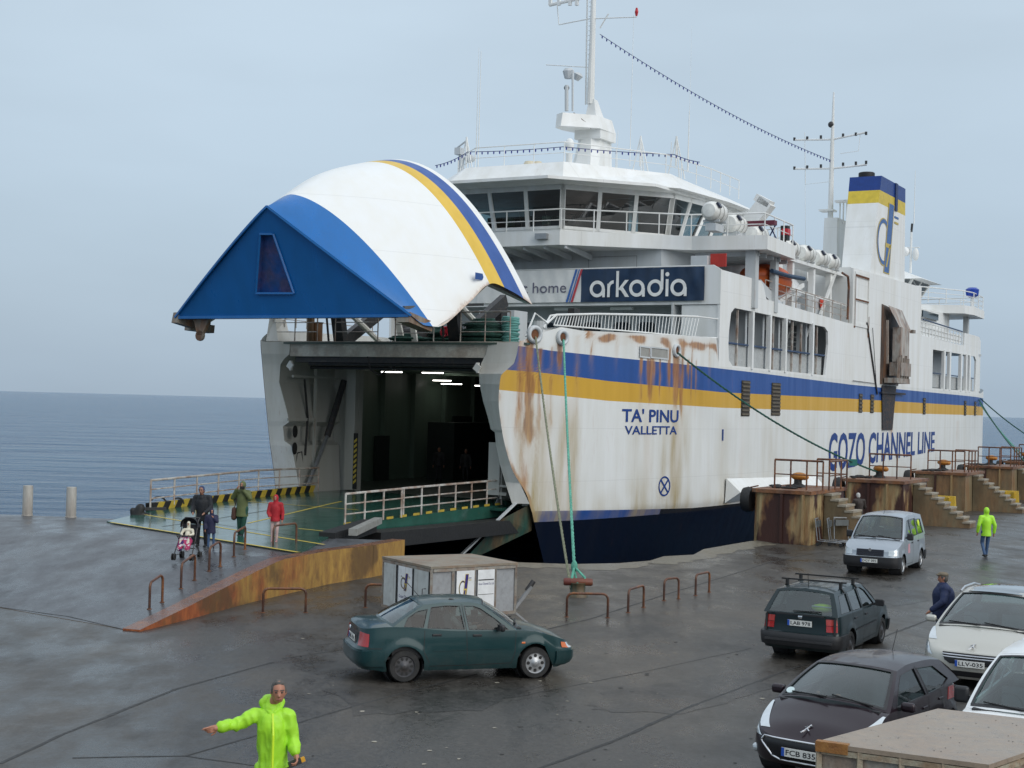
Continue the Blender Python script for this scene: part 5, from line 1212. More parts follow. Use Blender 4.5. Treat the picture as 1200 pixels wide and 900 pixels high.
def make_car(sp, loc, heading, label, cat='car'):
    L, W, Hh = sp['L'], sp['W'], sp['H']; hl, hw = L / 2, W / 2
    root = empty(sp.get('name', 'parked_car'), loc, heading, label, cat)
    P = carpaint(sp['paint'][0], sp['paint'][1], sp.get('metal', .0)); xa = sp['axf']; xb_ = xa - sp['wb']; rw = sp['rw']; ra = rw + sp.get('gap', .055)
    ztop = sp['ztop']; tuck = sp.get('tuck', [(.15, .075), (.3, .02), (.5, 0), (.72, .012), (1.0, .055), (1.3, .08)])
    Rf, Rr, e = sp.get('Rf', .75), sp.get('Rr', .55), sp.get('e', .52)
    rkf = sp.get('rakef', [(.2, .06), (.42, 0), (.6, .03), (.8, .12), (1, .25)]); rkr = sp.get('raker', [(.2, .06), (.42, 0), (.6, .02), (.9, .06), (1.1, .1)])
    zs = sp.get('sill', .2); xc, xb = sp['xc'], sp['xb']
    def ZT_(x): return sinterp(ztop, x)
    def zlo(x, yf):
        z = zs + (.03 if abs(x) > hl - .3 else 0)
        for ax in (xa, xb_):
            if abs(x - ax) < ra and yf > .85: z = max(z, rw + math.sqrt(max(0, ra * ra - (x - ax) ** 2)))
        return z
    def fin(x, yf, z):
        wf = sm(hl - 1.0, hl, x); wr = sm(hl - .8, hl, -x)
        xx = x - wf * sinterp(rkf, z) + wr * sinterp(rkr, z)
        bul = 0
        for ax in (xa, xb_):
            d = math.hypot(x - ax, (z - rw)); bul = max(bul, sp.get('flare', .018) * sm(ra + .16, ra, d))
        return xx, yf * (hw * (1 - sinterp(tuck, z)) + bul)
    def loopp(p, front):   # p: 0 centre -> 1 end of arc -> beyond: along the side (metres)
        s = 1 if p >= 0 else -1; a = abs(p); R = Rf if front else Rr
        if a <= 1:
            ph = a * PI / 2; x = hl - R * (1 - max(0, math.cos(ph)) ** e); yf = max(0, math.sin(ph)) ** e
        else: x = hl - R - (a - 1); yf = 1.
        return (x if front else -x), yf * s
    def endpt(p, z, front, off=0.):
        x, yf = loopp(p, front); X, Y = fin(x, yf, z)
        x2, y2 = loopp(p + .02, front); X2, Y2 = fin(x2, y2, z); x1, y1 = loopp(p - .02, front); X1, Y1 = fin(x1, y1, z)
        t = Vector((X2 - X1, Y2 - Y1)); n = Vector((t.y, -t.x)) if front else Vector((-t.y, t.x))
        if n.length > 1e-9: n.normalize()
        return Vector((X + n.x * off, Y + n.y * off, z))
    # side samples
    hp = [loopp(1 - k / 12, False) for k in range(12, -1, -1)]
    hp = [loopp(k / 12, False) for k in range(13)]
    xs = set()
    x0, x1 = -hl + Rr, hl - Rf
    k = int((x1 - x0) / .12)
    for i in range(1, k): xs.add(round(x0 + (x1 - x0) * i / k, 4))
    for ax in (xa, xb_):
        xs = {x for x in xs if abs(abs(x - ax) - ra) > .03}
        for i in range(13):
            q = ax - ra * math.cos(PI * i / 12)
            if x0 < q < x1: xs.add(q)
        for q in (ax - ra - .004, ax + ra + .004):
            if x0 < q < x1: xs.add(q)
    xs |= {xc, xb} if xb > x0 else {xc}
    side = [(x, 1.) for x in sorted(xs) if x0 + .005 < x < x1 - .005]
    hp = hp + side + [loopp(k / 12, True) for k in range(12, -1, -1)]
    J = 14; mb = MB(); n = len(hp)
    for sgn in (1, -1):
        b = len(mb.v)
        for j in range(J + 1):
            for (x, yf) in hp:
                zl_ = zlo(x, yf); z = lerp(zl_, max(ZT_(x), zl_ + .02), j / J); X, Y = fin(x, yf, z); mb.v.append((X, Y * sgn, z))
        for j in range(J):
            for i in range(n - 1):
                q = [b + j * n + i, b + j * n + i + 1, b + (j + 1) * n + i + 1, b + (j + 1) * n + i]; mb.f.append(q if sgn < 0 else q[::-1]); mb.m.append(0)
    M2 = 12
    cr = sp.get('crown', .05)
    for i in range(n - 1):
        (xA, fA), (xB, fB) = hp[i], hp[i + 1]
        if (xA >= xc - .001) or (xB <= xb + .001):
            def row(x, yf):
                z = ZT_(x); X, Y = fin(x, yf, z); return [(X, Y * (1 - 2 * m / M2), z + cr * min(1, yf * 1.0) * (1 - (1 - 2 * m / M2) ** 2) * sm(0, .25, min(hl - abs(x), .25) + .02)) for m in range(M2 + 1)]
            A, Bq = row(xA, fA), row(xB, fB)
            for m in range(M2): mb.add([A[m], A[m + 1], Bq[m + 1], Bq[m]], [(0, 1, 2, 3)])
    # greenhouse
    roof = sp['roof']            # [(x, z)] side roof edge from rear to front
    xrr, xrf = roof[0][0], roof[-1][0]; wr_ = sp['wroof']
    zmax = max(z for x, z in roof)
    def zr(x): return sinterp(roof, x)
    def gy(x, z):
        zb0 = ZT_(max(min(x, xc), xb)); yb = hw * (1 - sinterp(tuck, zb0)); t = max(0., min(1.2, (z - zb0) / (zmax - zb0)))
        return yb + (wr_ - yb) * (t ** 1.15)
    rc = sp.get('rcrown', .06)
    belt = [(xb + (xc - xb) * k / 14, ZT_(xb + (xc - xb) * k / 14)) for k in range(15)]
    top = [(xrf + (xrr - xrf) * k / 10, zr(xrf + (xrr - xrf) * k / 10)) for k in range(11)]
    apill = [(lerp(xc, xrf, t), lerp(ZT_(xc), zr(xrf), t) + sp.get('abow', .03) * math.sin(PI * t)) for t in (.25, .5, .75)]
    cpill = [(lerp(xrr, xb, t), lerp(zr(xrr), ZT_(xb), t) + sp.get('cbow', .02) * math.sin(PI * t)) for t in (.25, .5, .75)]
    outl = belt + apill + top + cpill
    wins = sp['wins']
    for sgn in (1, -1): mb.plate(outl, wins, lambda a, b_: (a, sgn * gy(a, b_), b_), (0, -sgn * .035, 0))
    def rf(s, t):
        x = lerp(xrr, xrf, s); z = zr(x); y = gy(x, z); q = 1 - 2 * t; bow = sp.get('wbow', .12) * (1 - q * q) * sm(.6, 1, s) - sp.get('rbow', .05) * (1 - q * q) * sm(.4, 0, s)
        return (x + bow, y * q, z + rc * (1 - abs(q) ** 2.4))
    mb.grid(rf, 14, 14); 
    mb.grid(lambda s, t: Vector(rf(s, t)) - Vector((0, 0, .05)), 6, 6)
    def ws(s, t):        # windscreen: s across, t bottom->top
        q = 1 - 2 * s; xb0, zb0 = xc, ZT_(xc); x = lerp(xb0, xrf, t); z = lerp(zb0, zr(xrf), t) + sp.get('abow', .03) * math.sin(PI * t)
        zsd = lerp(zb0, zr(xrf), t); y = gy(xc if t < .01 else x, zsd); bow = lerp(.2, sp.get('wbow', .12), t) * (1 - q * q)
        return Vector((x + bow, y * q, z + lerp(cr, rc, t) * (1 - abs(q) ** 2.2)))
    def rwn(s, t):
        q = 1 - 2 * s; x = lerp(xb, xrr, t); z = lerp(ZT_(xb), zr(xrr), t) + sp.get('cbow', .02) * math.sin(PI * t); y = gy(x, lerp(ZT_(xb), zr(xrr), t))
        bow = -lerp(.1, sp.get('rbow', .05), t) * (1 - q * q); return Vector((x + bow, y * q, z + lerp(cr if sp.get('boot', 1) else .02, rc, t) * (1 - abs(q) ** 2.2)))
    def pane(fn, s0, s1, t0, t1, mi):
        g = [(0, s0), (s0, s1), (s1, 1)]; h = [(0, t0), (t0, t1), (t1, 1)]
        for a, (sa, sb) in enumerate(g):
            for b_, (ta, tb) in enumerate(h):
                if a == 1 and b_ == 1: continue
                mb.grid(lambda s, t: fn(lerp(sa, sb, s), lerp(ta, tb, t)), 10 if a == 1 else 2, 8 if b_ == 1 else 2, mi)
    pane(ws, .045, .955, .05, .955, 0); rb = sp.get('rwin', (.09, .91, .1, .88)); pane(rwn, *rb, 0)
    mb.build('body', [P, PLAST], root, smooth=32, weld=True)
    def panel(fn, s0, s1, t0, t1, nm, m, off=-.012):
        q = MB(); q.grid(lambda s, t: fn(lerp(s0, s1, s), lerp(t0, t1, t)) + Vector((0, 0, off)), 12, 10); return q.build(nm, m, root, smooth=60)
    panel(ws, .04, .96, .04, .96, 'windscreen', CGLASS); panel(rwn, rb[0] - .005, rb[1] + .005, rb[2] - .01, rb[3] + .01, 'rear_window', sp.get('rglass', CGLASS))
    q = MB()     # black surround of the screen
    for (sa, sb, ta, tb) in ((.035, .965, .03, .075), (.035, .965, .93, .965), (.03, .055, .05, .95), (.945, .97, .05, .95)):
        q.grid(lambda s, t: ws(lerp(sa, sb, s), lerp(ta, tb, t)) + Vector((.002, 0, .003)), 14 if sb - sa > .5 else 1, 1 if sb - sa > .5 else 10)
    q.build('screen_seal', PLAST, root, smooth=60)
    for wv_ in wins:
        for sgn in (1, -1):
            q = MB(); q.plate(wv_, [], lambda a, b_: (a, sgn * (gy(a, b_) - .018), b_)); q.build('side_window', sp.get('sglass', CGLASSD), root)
            q = MB(); c = Vector((sum(p[0] for p in wv_) / len(wv_), sum(p[1] for p in wv_) / len(wv_)))
            inn = [((Vector(p) - c) * .965 + c) for p in wv_]; q.plate([((Vector(p) - c) * 1.02 + c) for p in wv_], [[(p.x, p.y) for p in inn]], lambda a, b_: (a, sgn * (gy(a, b_) + .003), b_)); q.build('window_seal', PLAST, root)
    # interior
    q = MB(); zf = .42
    q.box((lerp(xb, xc, .5), 0, zf), (xc - xb + .3, W * .86, .04)); 
    for s in (1, -1): q.box((lerp(xb, xc, .5), s * hw * .88, lerp(zf, ZT_(0), .5)), (xc - xb, .04, ZT_(0) - zf - .01))
    q.box((xb + .1, 0, lerp(zf, ZT_(xb), .48)), (.1, W * .84, (ZT_(xb) - zf) * .9)); q.box((xc - .12, 0, ZT_(xc) - .05), (.5, W * .84, .16))
    q.build('cabin_lining', INT, root)
    seats = sp.get('seats', (xc - 1.1, xc - 1.85))
    for k, xs_ in enumerate(seats):  # front, rear
        for s in (-.36, .36):
            q = MB(); q.box((xs_ + .2, s, .6), (.5, .48, .16)); q.box((xs_ - .1, s, .88), (.14, .46, .58), M=Matrix.Rotation(-.2, 3, 'Y')); q.ell((xs_ - .12, s, (1.17 if k == 0 else 1.08) + sp.get('seatup', 0)), (.05, .12, .09), 10, 6); q.build('seat', SEATM, root)
    q = MB(); q.lathe([(.165, 0), (.185, .015), (.165, .03)], (xc - .52, -.36, ZT_(xc) + .02), 20, M=Matrix.Rotation(-1.1, 3, 'Y'), cap=False); q.build('steering_wheel', PLAST, root)
    # wheels
    for ax in (xa, xb_):
        for s in (1, -1):
            tw = .19; yo = hw - .01
            r = empty('wheel', (ax, s * (yo - tw / 2 + .005), rw)); r.parent = root
            pr = [(rw * .66, -tw / 2), (rw * .93, -tw / 2), (rw * .985, -tw * .38), (rw, -tw * .2), (rw, tw * .2), (rw * .985, tw * .38), (rw * .93, tw / 2), (rw * .66, tw / 2)]
            Mx = Matrix.Rotation(-s * PI / 2, 3, 'X')
            q = MB(); q.lathe(pr, (0, 0, 0), 36, M=Mx, cap=False); q.build('tyre', TYRE, r, smooth=40)
            hub = sp.get('hubf', 'alloy') if ax == xa else sp.get('hubr', sp.get('hubf', 'alloy'))
            q = MB(); rr = rw * .67
            q.lathe([(rr, tw * .5), (rr * .96, tw * .44), (rr * .9, tw * .38), (rr * .5, tw * .40), (rr * .28, tw * .5), (rr * .26, tw * .52), (.005, tw * .53)], (0, 0, 0), 32, 0, Mx, cap=False)
            nh = 8 if hub != 'steel' else 10
            for k in range(nh):
                a = 2 * PI * k / nh; hole = [(rr * (.70 + .17 * math.cos(t)), rr * .13 * math.sin(t) * (1.3 if hub != 'steel' else .9)) for t in [2 * PI * i / 10 for i in range(10)]]
                vs = [Mx @ Vector((hx * math.cos(a) - hy * math.sin(a), hx * math.sin(a) + hy * math.cos(a), tw * .405)) for hx, hy in hole]; q.add(vs, [tuple(range(10))], 1)
            q.build('rim', [RIM if hub != 'steel' else RIMD, BLACK], r, smooth=45)
            q = MB(); q.lathe([(ra - .012, -.32), (ra - .012, .0)], (ax, s * (hw - .05), rw), 24, M=Matrix.Rotation(-s * PI / 2, 3, 'X'), cap=False); q.lathe([(.01, 0), (ra, 0)], (ax, s * (hw - .36), rw), 24, M=Mx, cap=False); q.build('wheel_arch', INT, root)
    q = MB(); q.box((0, 0, zs + .12), (L - .5, W * .55, .2)); q.box((0, 0, zs + .06), (sp['wb'] - 2 * ra, W * .9, .08)); q.build('underbody', INT, root)
    # patches on the ends
    def hoodpt(x, q, off=.006):
        yf = 1.
        if x > hl - Rf: k_ = max(0., min(1., 1 - (hl - x) / Rf)); yf = 1. if k_ <= 0 else max(0., 1 - (1 - (1 - k_)) ** (2 / e)) ** (e / 2)
        X, Y = fin(x, yf, ZT_(x)); return Vector((X, Y * q, ZT_(x) + cr * min(1, yf) * (1 - q * q) * sm(0, .25, min(hl - abs(x), .25) + .02) + off))
    def hoodpatch(nm, c4, m, off=.007):
        for s in (1, -1):
            q_ = MB(); q_.grid(lambda a, b_: (lambda v: Vector((v.x, v.y * s, v.z)))(hoodpt(lerp(lerp(c4[0][0], c4[1][0], a), lerp(c4[3][0], c4[2][0], a), b_), lerp(lerp(c4[0][1], c4[1][1], a), lerp(c4[3][1], c4[2][1], a), b_), off)), 6, 12); q_.build(nm, m, root, smooth=50)
    def pmax(front):
        ax = xa if front else xb_; p = 1.6
        while p > .3 and abs(loopp(p, front)[0]) < abs(ax) + ra + .012: p -= .01
        return p
    def bumper(front, z0, z1, m, off):
        p = pmax(front); patch('bumper', front, [(-p, z0), (p, z0), (p, z1), (-p, z1)], m, off, 40, 5, both=False, lip=off)
    def patch(nm, front, c4, m, off=.008, nu=10, nv=4, both=True, par=None, lip=.0):
        """c4: (p,z) corners: inner-bottom, outer-bottom, outer-top, inner-top; p is metres-like arc parameter"""
        for s in ((1, -1) if both else (1,)):
            q = MB()
            def f(a, b_, o=off):
                p = lerp(lerp(c4[0][0], c4[1][0], a), lerp(c4[3][0], c4[2][0], a), b_); z = lerp(lerp(c4[0][1], c4[1][1], a), lerp(c4[3][1], c4[2][1], a), b_)
                return endpt(s * p, z, front, o)
            q.grid(f, nu, nv)
            if lip:
                for b_ in (0, 1): q.grid(lambda a, t: f(a, b_, lerp(off, off - lip, t)), nu, 1)
                for a_ in (0, 1): q.grid(lambda t, b_: f(a_, b_, lerp(off, off - lip, t)), 1, nv)
            q.build(nm, m, par or root, smooth=40, weld=True)
    def flat_patch(nm, front, y0, y1, z0, z1, m, off=.01, lip=.02):
        q = MB()
        def pp(y, z, o):    # find p for y
            lo, hi_ = -1., 1.
            for _ in range(26):
                mid = (lo + hi_) / 2
                if endpt(mid, z, front).y < y: lo = mid
                else: hi_ = mid
            v = endpt((lo + hi_) / 2, z, front); return Vector((v.x + (o if front else -o), v.y, v.z))
        q.grid(lambda a, b_: pp(lerp(y0, y1, a), lerp(z0, z1, b_), off), 14, 4)
        for b_ in (z0, z1): q.grid(lambda a, t: pp(lerp(y0, y1, a), b_, lerp(off, off - lip, t)), 14, 1)
        return q.build(nm, m, root, smooth=40, weld=True)
    def sideline(pts, w=.011, m=BLACK, nm='door_seam', off=.003, sides=(1, -1), glassy=False):
        for s in sides:
            q = MB()
            for a, b_ in zip(pts, pts[1:]):
                k = max(1, int(math.dist(a, b_) / .08)); 
                d = Vector((b_[0] - a[0], b_[1] - a[1])).normalized(); nn = Vector((-d.y, d.x)) * w / 2
                for i in range(k):
                    A, C = Vector((lerp(a[0], b_[0], i / k), lerp(a[1], b_[1], i / k))), Vector((lerp(a[0], b_[0], (i + 1) / k), lerp(a[1], b_[1], (i + 1) / k)))
                    def sy(P_):
                        if P_.y > ZT_(P_.x): return gy(P_.x, P_.y) + off
                        return fin(P_.x, 1., P_.y)[1] + off
                    q.add([(p_.x, s * sy(p_), p_.y) for p_ in (A + nn, C + nn, C - nn, A - nn)], [(0, 1, 2, 3)])
            q.build(nm, m, root, fixn=False)
    def box_side(nm, x, z, sx_, sz_, m, off=.02, d=.03):
        for s in (1, -1):
            y = fin(x, 1., z)[1]; q = MB(); q.box((x, s * (y + off - d / 2), z), (sx_, d, sz_)); o = q.build(nm, m, root)
            bv = o.modifiers.new('b', 'BEVEL'); bv.width = min(sz_, d) * .3; bv.segments = 2
    def plate(front, z, txt, y=0., off=.03, w=.52, tilt=0.):
        x = endpt(0, z, front).x + (off if front else -off); s = 1 if front else -1
        q = MB(); q.box((x, y, z), (.012, w, .115)); pl = q.build('number_plate', PLATEW, root)
        q = MB(); q.box((x + s * .007, y - s * (w / 2 - .022), z), (.004, .044, .112)); q.build('country_strip', PLATEB, pl)
        if txt: lettering('lettering', txt, lambda a, b_: (x + s * .0085, y + s * (-w / 2 + .065 + (w - .095) * a), z - .036 + .072 * b_), PLATET, pl, .012)
    for s in (1, -1):   # mirrors
        xm = xc - .33; zm = ZT_(xc) + sp.get('mirup', .08); ym = hw + .1
        q = MB(); q.box((xm + .02, s * ym, zm), (.10, .20, sp.get('mirh', .075) * 1.75)); o_ = q.build('wing_mirror', P if sp.get('mirpaint', 1) else PLAST, root, smooth=60); bv = o_.modifiers.new('b', 'BEVEL'); bv.width = .045; bv.segments = 4
        q = MB(); q.box((xm - .032, s * ym, zm), (.01, .17, sp.get('mirh', .075) * 1.4)); q.bar((xm, s * (hw - .06), zm - .05), (xm, s * (ym - .04), zm - .02), .06, .05); q.build('mirror_housing', PLAST, root)
    q = MB()
    for (s0, s1) in ((.12, .47), (.5, .86)):
        a_ = ws(s0 + .0, .03) + Vector((.03, 0, .02)); b_ = ws(s1, .085) + Vector((.01, 0, .02)); q.bar(a_, b_, .022, .018)
    q.build('wiper', BLACK, root)
    return dict(root=root, bumper=bumper, hoodpatch=hoodpatch, patch=patch, flat=flat_patch, line=sideline, side=box_side, plate=plate, endpt=endpt, ws=ws, rwn=rwn, gy=gy, ZT=ZT_, zr=zr, hw=hw, hl=hl, P=P, fin=fin, xc=xc, xb=xb)
# ---- green saloon
spS = dict(L=4.11, W=1.64, H=1.42, wb=2.44, axf=1.24, rw=.285, gap=.075, paint=('paint_teal', (.002, .034, .038)), metal=.15, name='saloon_car',
    ztop=[(-2.06, .93), (-1.9, .965), (-1.55, .985), (-1.15, .975), (-.4, .90), (.4, .875), (.86, .885), (1.2, .86), (1.6, .79), (1.9, .70), (2.06, .62)], xc=.86, xb=-1.42, roof=[(-.82, 1.345), (-.4, 1.375), (-.05, 1.375), (.22, 1.345)], wroof=.56, Rf=.62, Rr=.42, e=.5,
    wins=[[(-1.22, .985), (-.86, .965), (-.76, 1.27), (-.95, 1.24), (-1.14, 1.13)], [(-.79, .955), (-.10, .92), (-.16, 1.315), (-.4, 1.325), (-.69, 1.30)], [(-.02, .915), (.72, .90), (.5, 1.08), (.22, 1.27), (.1, 1.31), (-.08, 1.315)]],
    rakef=[(.2, .1), (.36, 0), (.52, .0), (.55, .06), (.7, .14), (1, .25)], raker=[(.2, .12), (.38, 0), (.6, .0), (.64, .05), (.95, .1)], hubf='cap', hubr='steel', mirup=.07, rwin=(.07, .93, .06, .92), mirpaint=0, rcrown=.05)
c = make_car(spS, (-.86, 26.93, 0), math.radians(16.8), 'dark green saloon car crossing the quay, seen from its right side')
for pts in ([(.86, .86), (.84, .5), (.78, .3), (-.05, .28), (-.07, .9), (-.12, 1.34)], [(-.07, .28), (-.75, .28)], [(-.75, .34), (-.86, .55), (-.84, .92)]): c['line'](pts)
c['line']([(-1.9, .62), (-1.62, .61)], .012, BLACK, 'bumper_seam')
c['line']([(-.68, .56), (-.1, .57)], .03, c['P'], 'rubbing_strip', .012); c['line']([(-.04, .57), (.7, .58)], .03, c['P'], 'rubbing_strip', .012)
c['side']('door_handle', -.62, .83, .17, .04, PLAST); c['side']('door_handle', .13, .81, .17, .04, PLAST); c['side']('side_indicator', 1.0, .66, .07, .035, ORNG, .008)
c['patch']('tail_light', False, [(.26, .64), (.74, .64), (.70, .86), (.26, .88)], RED, .012, lip=.02); c['patch']('headlight', True, [(.26, .53), (.56, .54), (.55, .64), (.26, .63)], LAMPC, .01); c['patch']('indicator', True, [(.565, .54), (.78, .56), (.74, .66), (.555, .64)], ORNG, .012)
c['bumper'](False, .3, .56, c['P'], .03); c['bumper'](True, .26, .5, c['P'], .03)
c['plate'](False, .72, 'IBK 414', off=.02); c['flat']('boot_panel', False, -.38, .38, .64, .84, PLAST, .006)
q = MB(); q.ell((-2.04, 0, .88), (.02, .05, .05), 12, 6); q.build('badge', CHROME, c['root']); q = MB(); a = Vector((-.78, .0, 1.42)); q.tube([a, a + Vector((-.35, 0, .38))], .006, 5); q.build('aerial', BLACK, c['root'])
# ---- dark estate
spE = dict(L=4.15, W=1.60, H=1.44, wb=2.45, axf=1.32, rw=.285, gap=.07, paint=('paint_dark_green', (.004, .016, .019)), metal=.2, name='estate_car',
    ztop=[(-2.1, .93), (-1.6, .93), (-.4, .91), (.5, .89), (.95, .89), (1.4, .85), (1.8, .78), (2.1, .68)], xc=.95, xb=-2.0, roof=[(-1.72, 1.37), (-1.2, 1.40), (-.3, 1.41), (.28, 1.37)], wroof=.57, Rf=.6, Rr=.32, e=.42, boot=0,
    wins=[[(-1.72, .97), (-1.02, .96), (-.98, 1.31), (-1.5, 1.30)], [(-.92, .96), (-.22, .94), (-.22, 1.33), (-.9, 1.325)], [(-.14, .94), (.72, .93), (.34, 1.24), (.1, 1.33), (-.14, 1.335)]],
    raker=[(.2, .08), (.4, 0), (.55, .0), (.57, .05), (.93, .08)], rakef=[(.2, .1), (.36, 0), (.52, .0), (.55, .06), (.7, .14)], hubf='steel', rwin=(.07, .93, .05, .9), mirpaint=0, mirh=.085, crown=.04, cbow=.0)
c = make_car(spE, (6.86, 30.85, 0), math.atan2(.875, .484), 'dark green estate car with black roof bars, seen from behind')
c['bumper'](False, .3, .56, PLAST, .05); c['bumper'](True, .26, .5, PLAST, .04)
c['patch']('tail_light', False, [(.26, .63), (.66, .63), (.66, .75), (.26, .75)], RED, .012, lip=.02); c['patch']('tail_light', False, [(.26, .76), (.66, .76), (.65, .88), (.26, .88)], mat('lamp_red_pale', (.5, .05, .04), .2, coat=1), .012, lip=.02)
c['plate'](False, .76, 'LAB 978', off=.025, w=.5)
for pts in ([(.95, .86), (.9, .5), (.82, .3), (-.16, .28), (-.18, .9), (-.18, 1.38)], [(-.9, .3), (-.97, .55), (-.95, 1.37)]): c['line'](pts)
c['line']([(-.8, .56), (.8, .57)], .03, PLAST, 'rubbing_strip', .012); c['side']('door_handle', -.78, .8, .16, .04, PLAST); c['side']('door_handle', .0, .8, .16, .04, PLAST)
q = MB(); q.ell((c['endpt'](0, .89, False).x - .01, 0, .885), (.02, .05, .05), 12, 6); q.build('badge', CHROME, c['root'])
q = MB(); q.box((-2.06, 0, .94), (.06, 1.0, .03)); q.build('tailgate_trim', PLAST, c['root']); q = MB(); q.bar(c['rwn'](.42, .1) + Vector((-.03, 0, .01)), c['rwn'](.8, .12) + Vector((-.03, 0, .02)), .02, .02); q.build('rear_wiper', BLACK, c['root'])
q = MB()
for x in (-1.15, -.25):
    z = c['zr'](x) + .13; q.bar((x, -.68, z), (x, .68, z), .035, .03)
    for s in (1, -1): q.bar((x, s * .56, z), (x, s * .56, z - .12), .09, .05); q.bar((x, s * .56, z - .1), (x, s * .64, z - .2), .05, .03)
q.build('roof_rack', BLACK, c['root'])
q = MB(); q.tube([(-1.5, 0, 1.42), (-1.56, 0, 1.72)], .006, 5); q.build('aerial', BLACK, c['root'])
vestm = mat('hivis_yellow', (.62, .80, .04), .6); vest = empty('folded_vest', (0, 0, 0), 0, 'yellow high visibility vest lying behind the rear window of the dark estate car', 'vest')
vest.matrix_world = Matrix.Translation((6.86, 30.85, 0)) @ Matrix.Rotation(math.atan2(.875, .484), 4, 'Z') @ Matrix.Translation((-1.72, -.38, 1.0))
q = MB(); q.ell((0, 0, .06), (.12, .24, .09), 12, 8); q.build('cloth', vestm, vest, smooth=60); q = MB(); q.box((-.09, 0, .1), (.06, .4, .02)); q.build('band', mat('vest_band', (.6, .6, .58), .3), vest)
# ---- silver van
def van_spec(nm, col, name, metal=.5): return dict(L=4.16, W=1.71, H=1.82, wb=2.57, axf=1.27, rw=.30, gap=.07, paint=(nm, col), metal=metal, name=name,
    ztop=[(-2.08, 1.06), (-1.0, 1.05), (.6, 1.02), (1.02, 1.04), (1.3, 1.02), (1.7, .93), (1.95, .84), (2.08, .74)], xc=1.12, xb=-1.98, roof=[(-1.86, 1.70), (-1.2, 1.75), (-.2, 1.76), (.42, 1.71)], wroof=.66, Rf=.6, Rr=.25, e=.42, boot=0,
    wins=[[(-1.75, 1.13), (-1.0, 1.12), (-1.0, 1.6), (-1.66, 1.57)], [(-.92, 1.12), (-.18, 1.10), (-.18, 1.63), (-.92, 1.63)], [(-.08, 1.10), (.84, 1.09), (.5, 1.42), (.28, 1.6), (-.08, 1.64)]], tuck=[(.15, .05), (.3, .01), (.5, 0), (.9, .01), (1.1, .04), (1.3, .06)],
    raker=[(.2, .05), (.4, 0), (.6, .02), (1.05, .05)], rakef=[(.2, .08), (.4, 0), (.58, .0), (.6, .05), (.8, .1), (1, .2)], hubf='cap', rwin=(.08, .92, .08, .85), mirpaint=0, mirh=.13, mirup=.12, crown=.05, rcrown=.07, sill=.22, seatup=.12, abow=.05)
c = make_car(van_spec('paint_silver', (.38, .42, .46), 'silver_van'), (12.12, 46.62, 0), math.atan2(-.885, -.465), 'silver blue small passenger van facing the camera beside the stained concrete steps', 'van')
def van_front(c, txt):
    c['bumper'](True, .26, .58, PLAST, .04); c['bumper'](False, .26, .56, PLAST, .04)
    c['patch']('headlight', True, [(.24, .62), (.72, .63), (.70, .80), (.24, .79)], LAMPC, .012, lip=.02); c['flat']('grille', True, -.42, .42, .60, .80, mat('grille_dark', (.012, .014, .03), .4), .01); 
    q = MB()
    for k in range(4): 
        z = .62 + k * .05; x = c['endpt'](0, z, True).x + .015; q.box((x, 0, z), (.02, .76, .012))
    q.build('grille_bar', PLAST, c['root'])
    q = MB(); q.lathe([(.005, 0), (.055, 0), (.05, .02)], (c['endpt'](0, .77, True).x + .02, 0, .785), 14, M=Matrix.Rotation(PI / 2, 3, 'Y')); q.build('badge', CHROME, c['root'])
    c['plate'](True, .46, txt, off=.06)
    for pts in ([(1.08, .98), (1.0, .5), (.86, .3), (-.1, .28), (-.13, 1.05), (-.13, 1.7)], [(-.95, .3), (-.97, 1.7)]): c['line'](pts)
    c['side']('door_handle', .02, .92, .16, .045, PLAST); c['side']('door_handle', -.85, .92, .16, .045, PLAST)
    for s in (1, -1):
        q = MB()
        for ax in (1.27,): q.lathe([(.375, -.02), (.40, 0), (.375, .02)], (ax, s * (c['hw'] + .0), .30), 28, M=Matrix.Rotation(PI / 2, 3, 'X'), cap=False)
    q = MB(); q.tube([(.35, 0, 1.79), (.1, 0, 1.95)], .006, 5); q.build('aerial', BLACK, c['root'])
van_front(c, 'DGY 092')
q = MB(); s = -1; q.plate([(.32, .62), (.62, .62), (.6, .9), (.36, .92)], [], lambda a, b_: (a, -s * (c['fin'](a, 1., b_)[1] + .004), b_)); q.build('door_sticker', mat('sticker_pink', (.55, .3, .34), .5), c['root'])
q = MB(); q.box((-1.0 + .5, .0, 1.2), (.02, .02, .02)); 
o = tag(MB().lathe([(.02, -.3), (.14, -.2), (.15, .2), (.05, .32)], (0, 0, 0), 12).build('hivis_jacket', vestm, None, smooth=60), 'bright yellow green jacket hanging in the rear side window of the silver van', 'jacket')
o.matrix_world = Matrix.Translation((12.12, 46.62, 0)) @ Matrix.Rotation(math.atan2(-.885, -.465), 4, 'Z') @ Matrix.Translation((-1.42, .70, 1.3)) @ Matrix.Diagonal((.9, .3, .8, 1))
# ---- white van at the right edge
vw = van_spec('paint_white', (.80, .81, .80), 'white_van', 0.); vw.update(H=1.72, roof=[(-1.86, 1.60), (-1.2, 1.66), (-.4, 1.67), (.02, 1.63)], wins=[[(-1.75, 1.13), (-1.0, 1.12), (-1.0, 1.52), (-1.66, 1.49)], [(-.92, 1.12), (-.28, 1.10), (-.28, 1.54), (-.92, 1.54)], [(-.2, 1.10), (.78, 1.09), (.3, 1.38), (0, 1.52), (-.2, 1.54)]], wroof=.62)
c = make_car(vw, (7.55, 20.3, 0), math.atan2(-.86, -.50), 'white van with its windscreen showing at the right edge behind the rusty cargo box', 'van'); van_front(c, '')
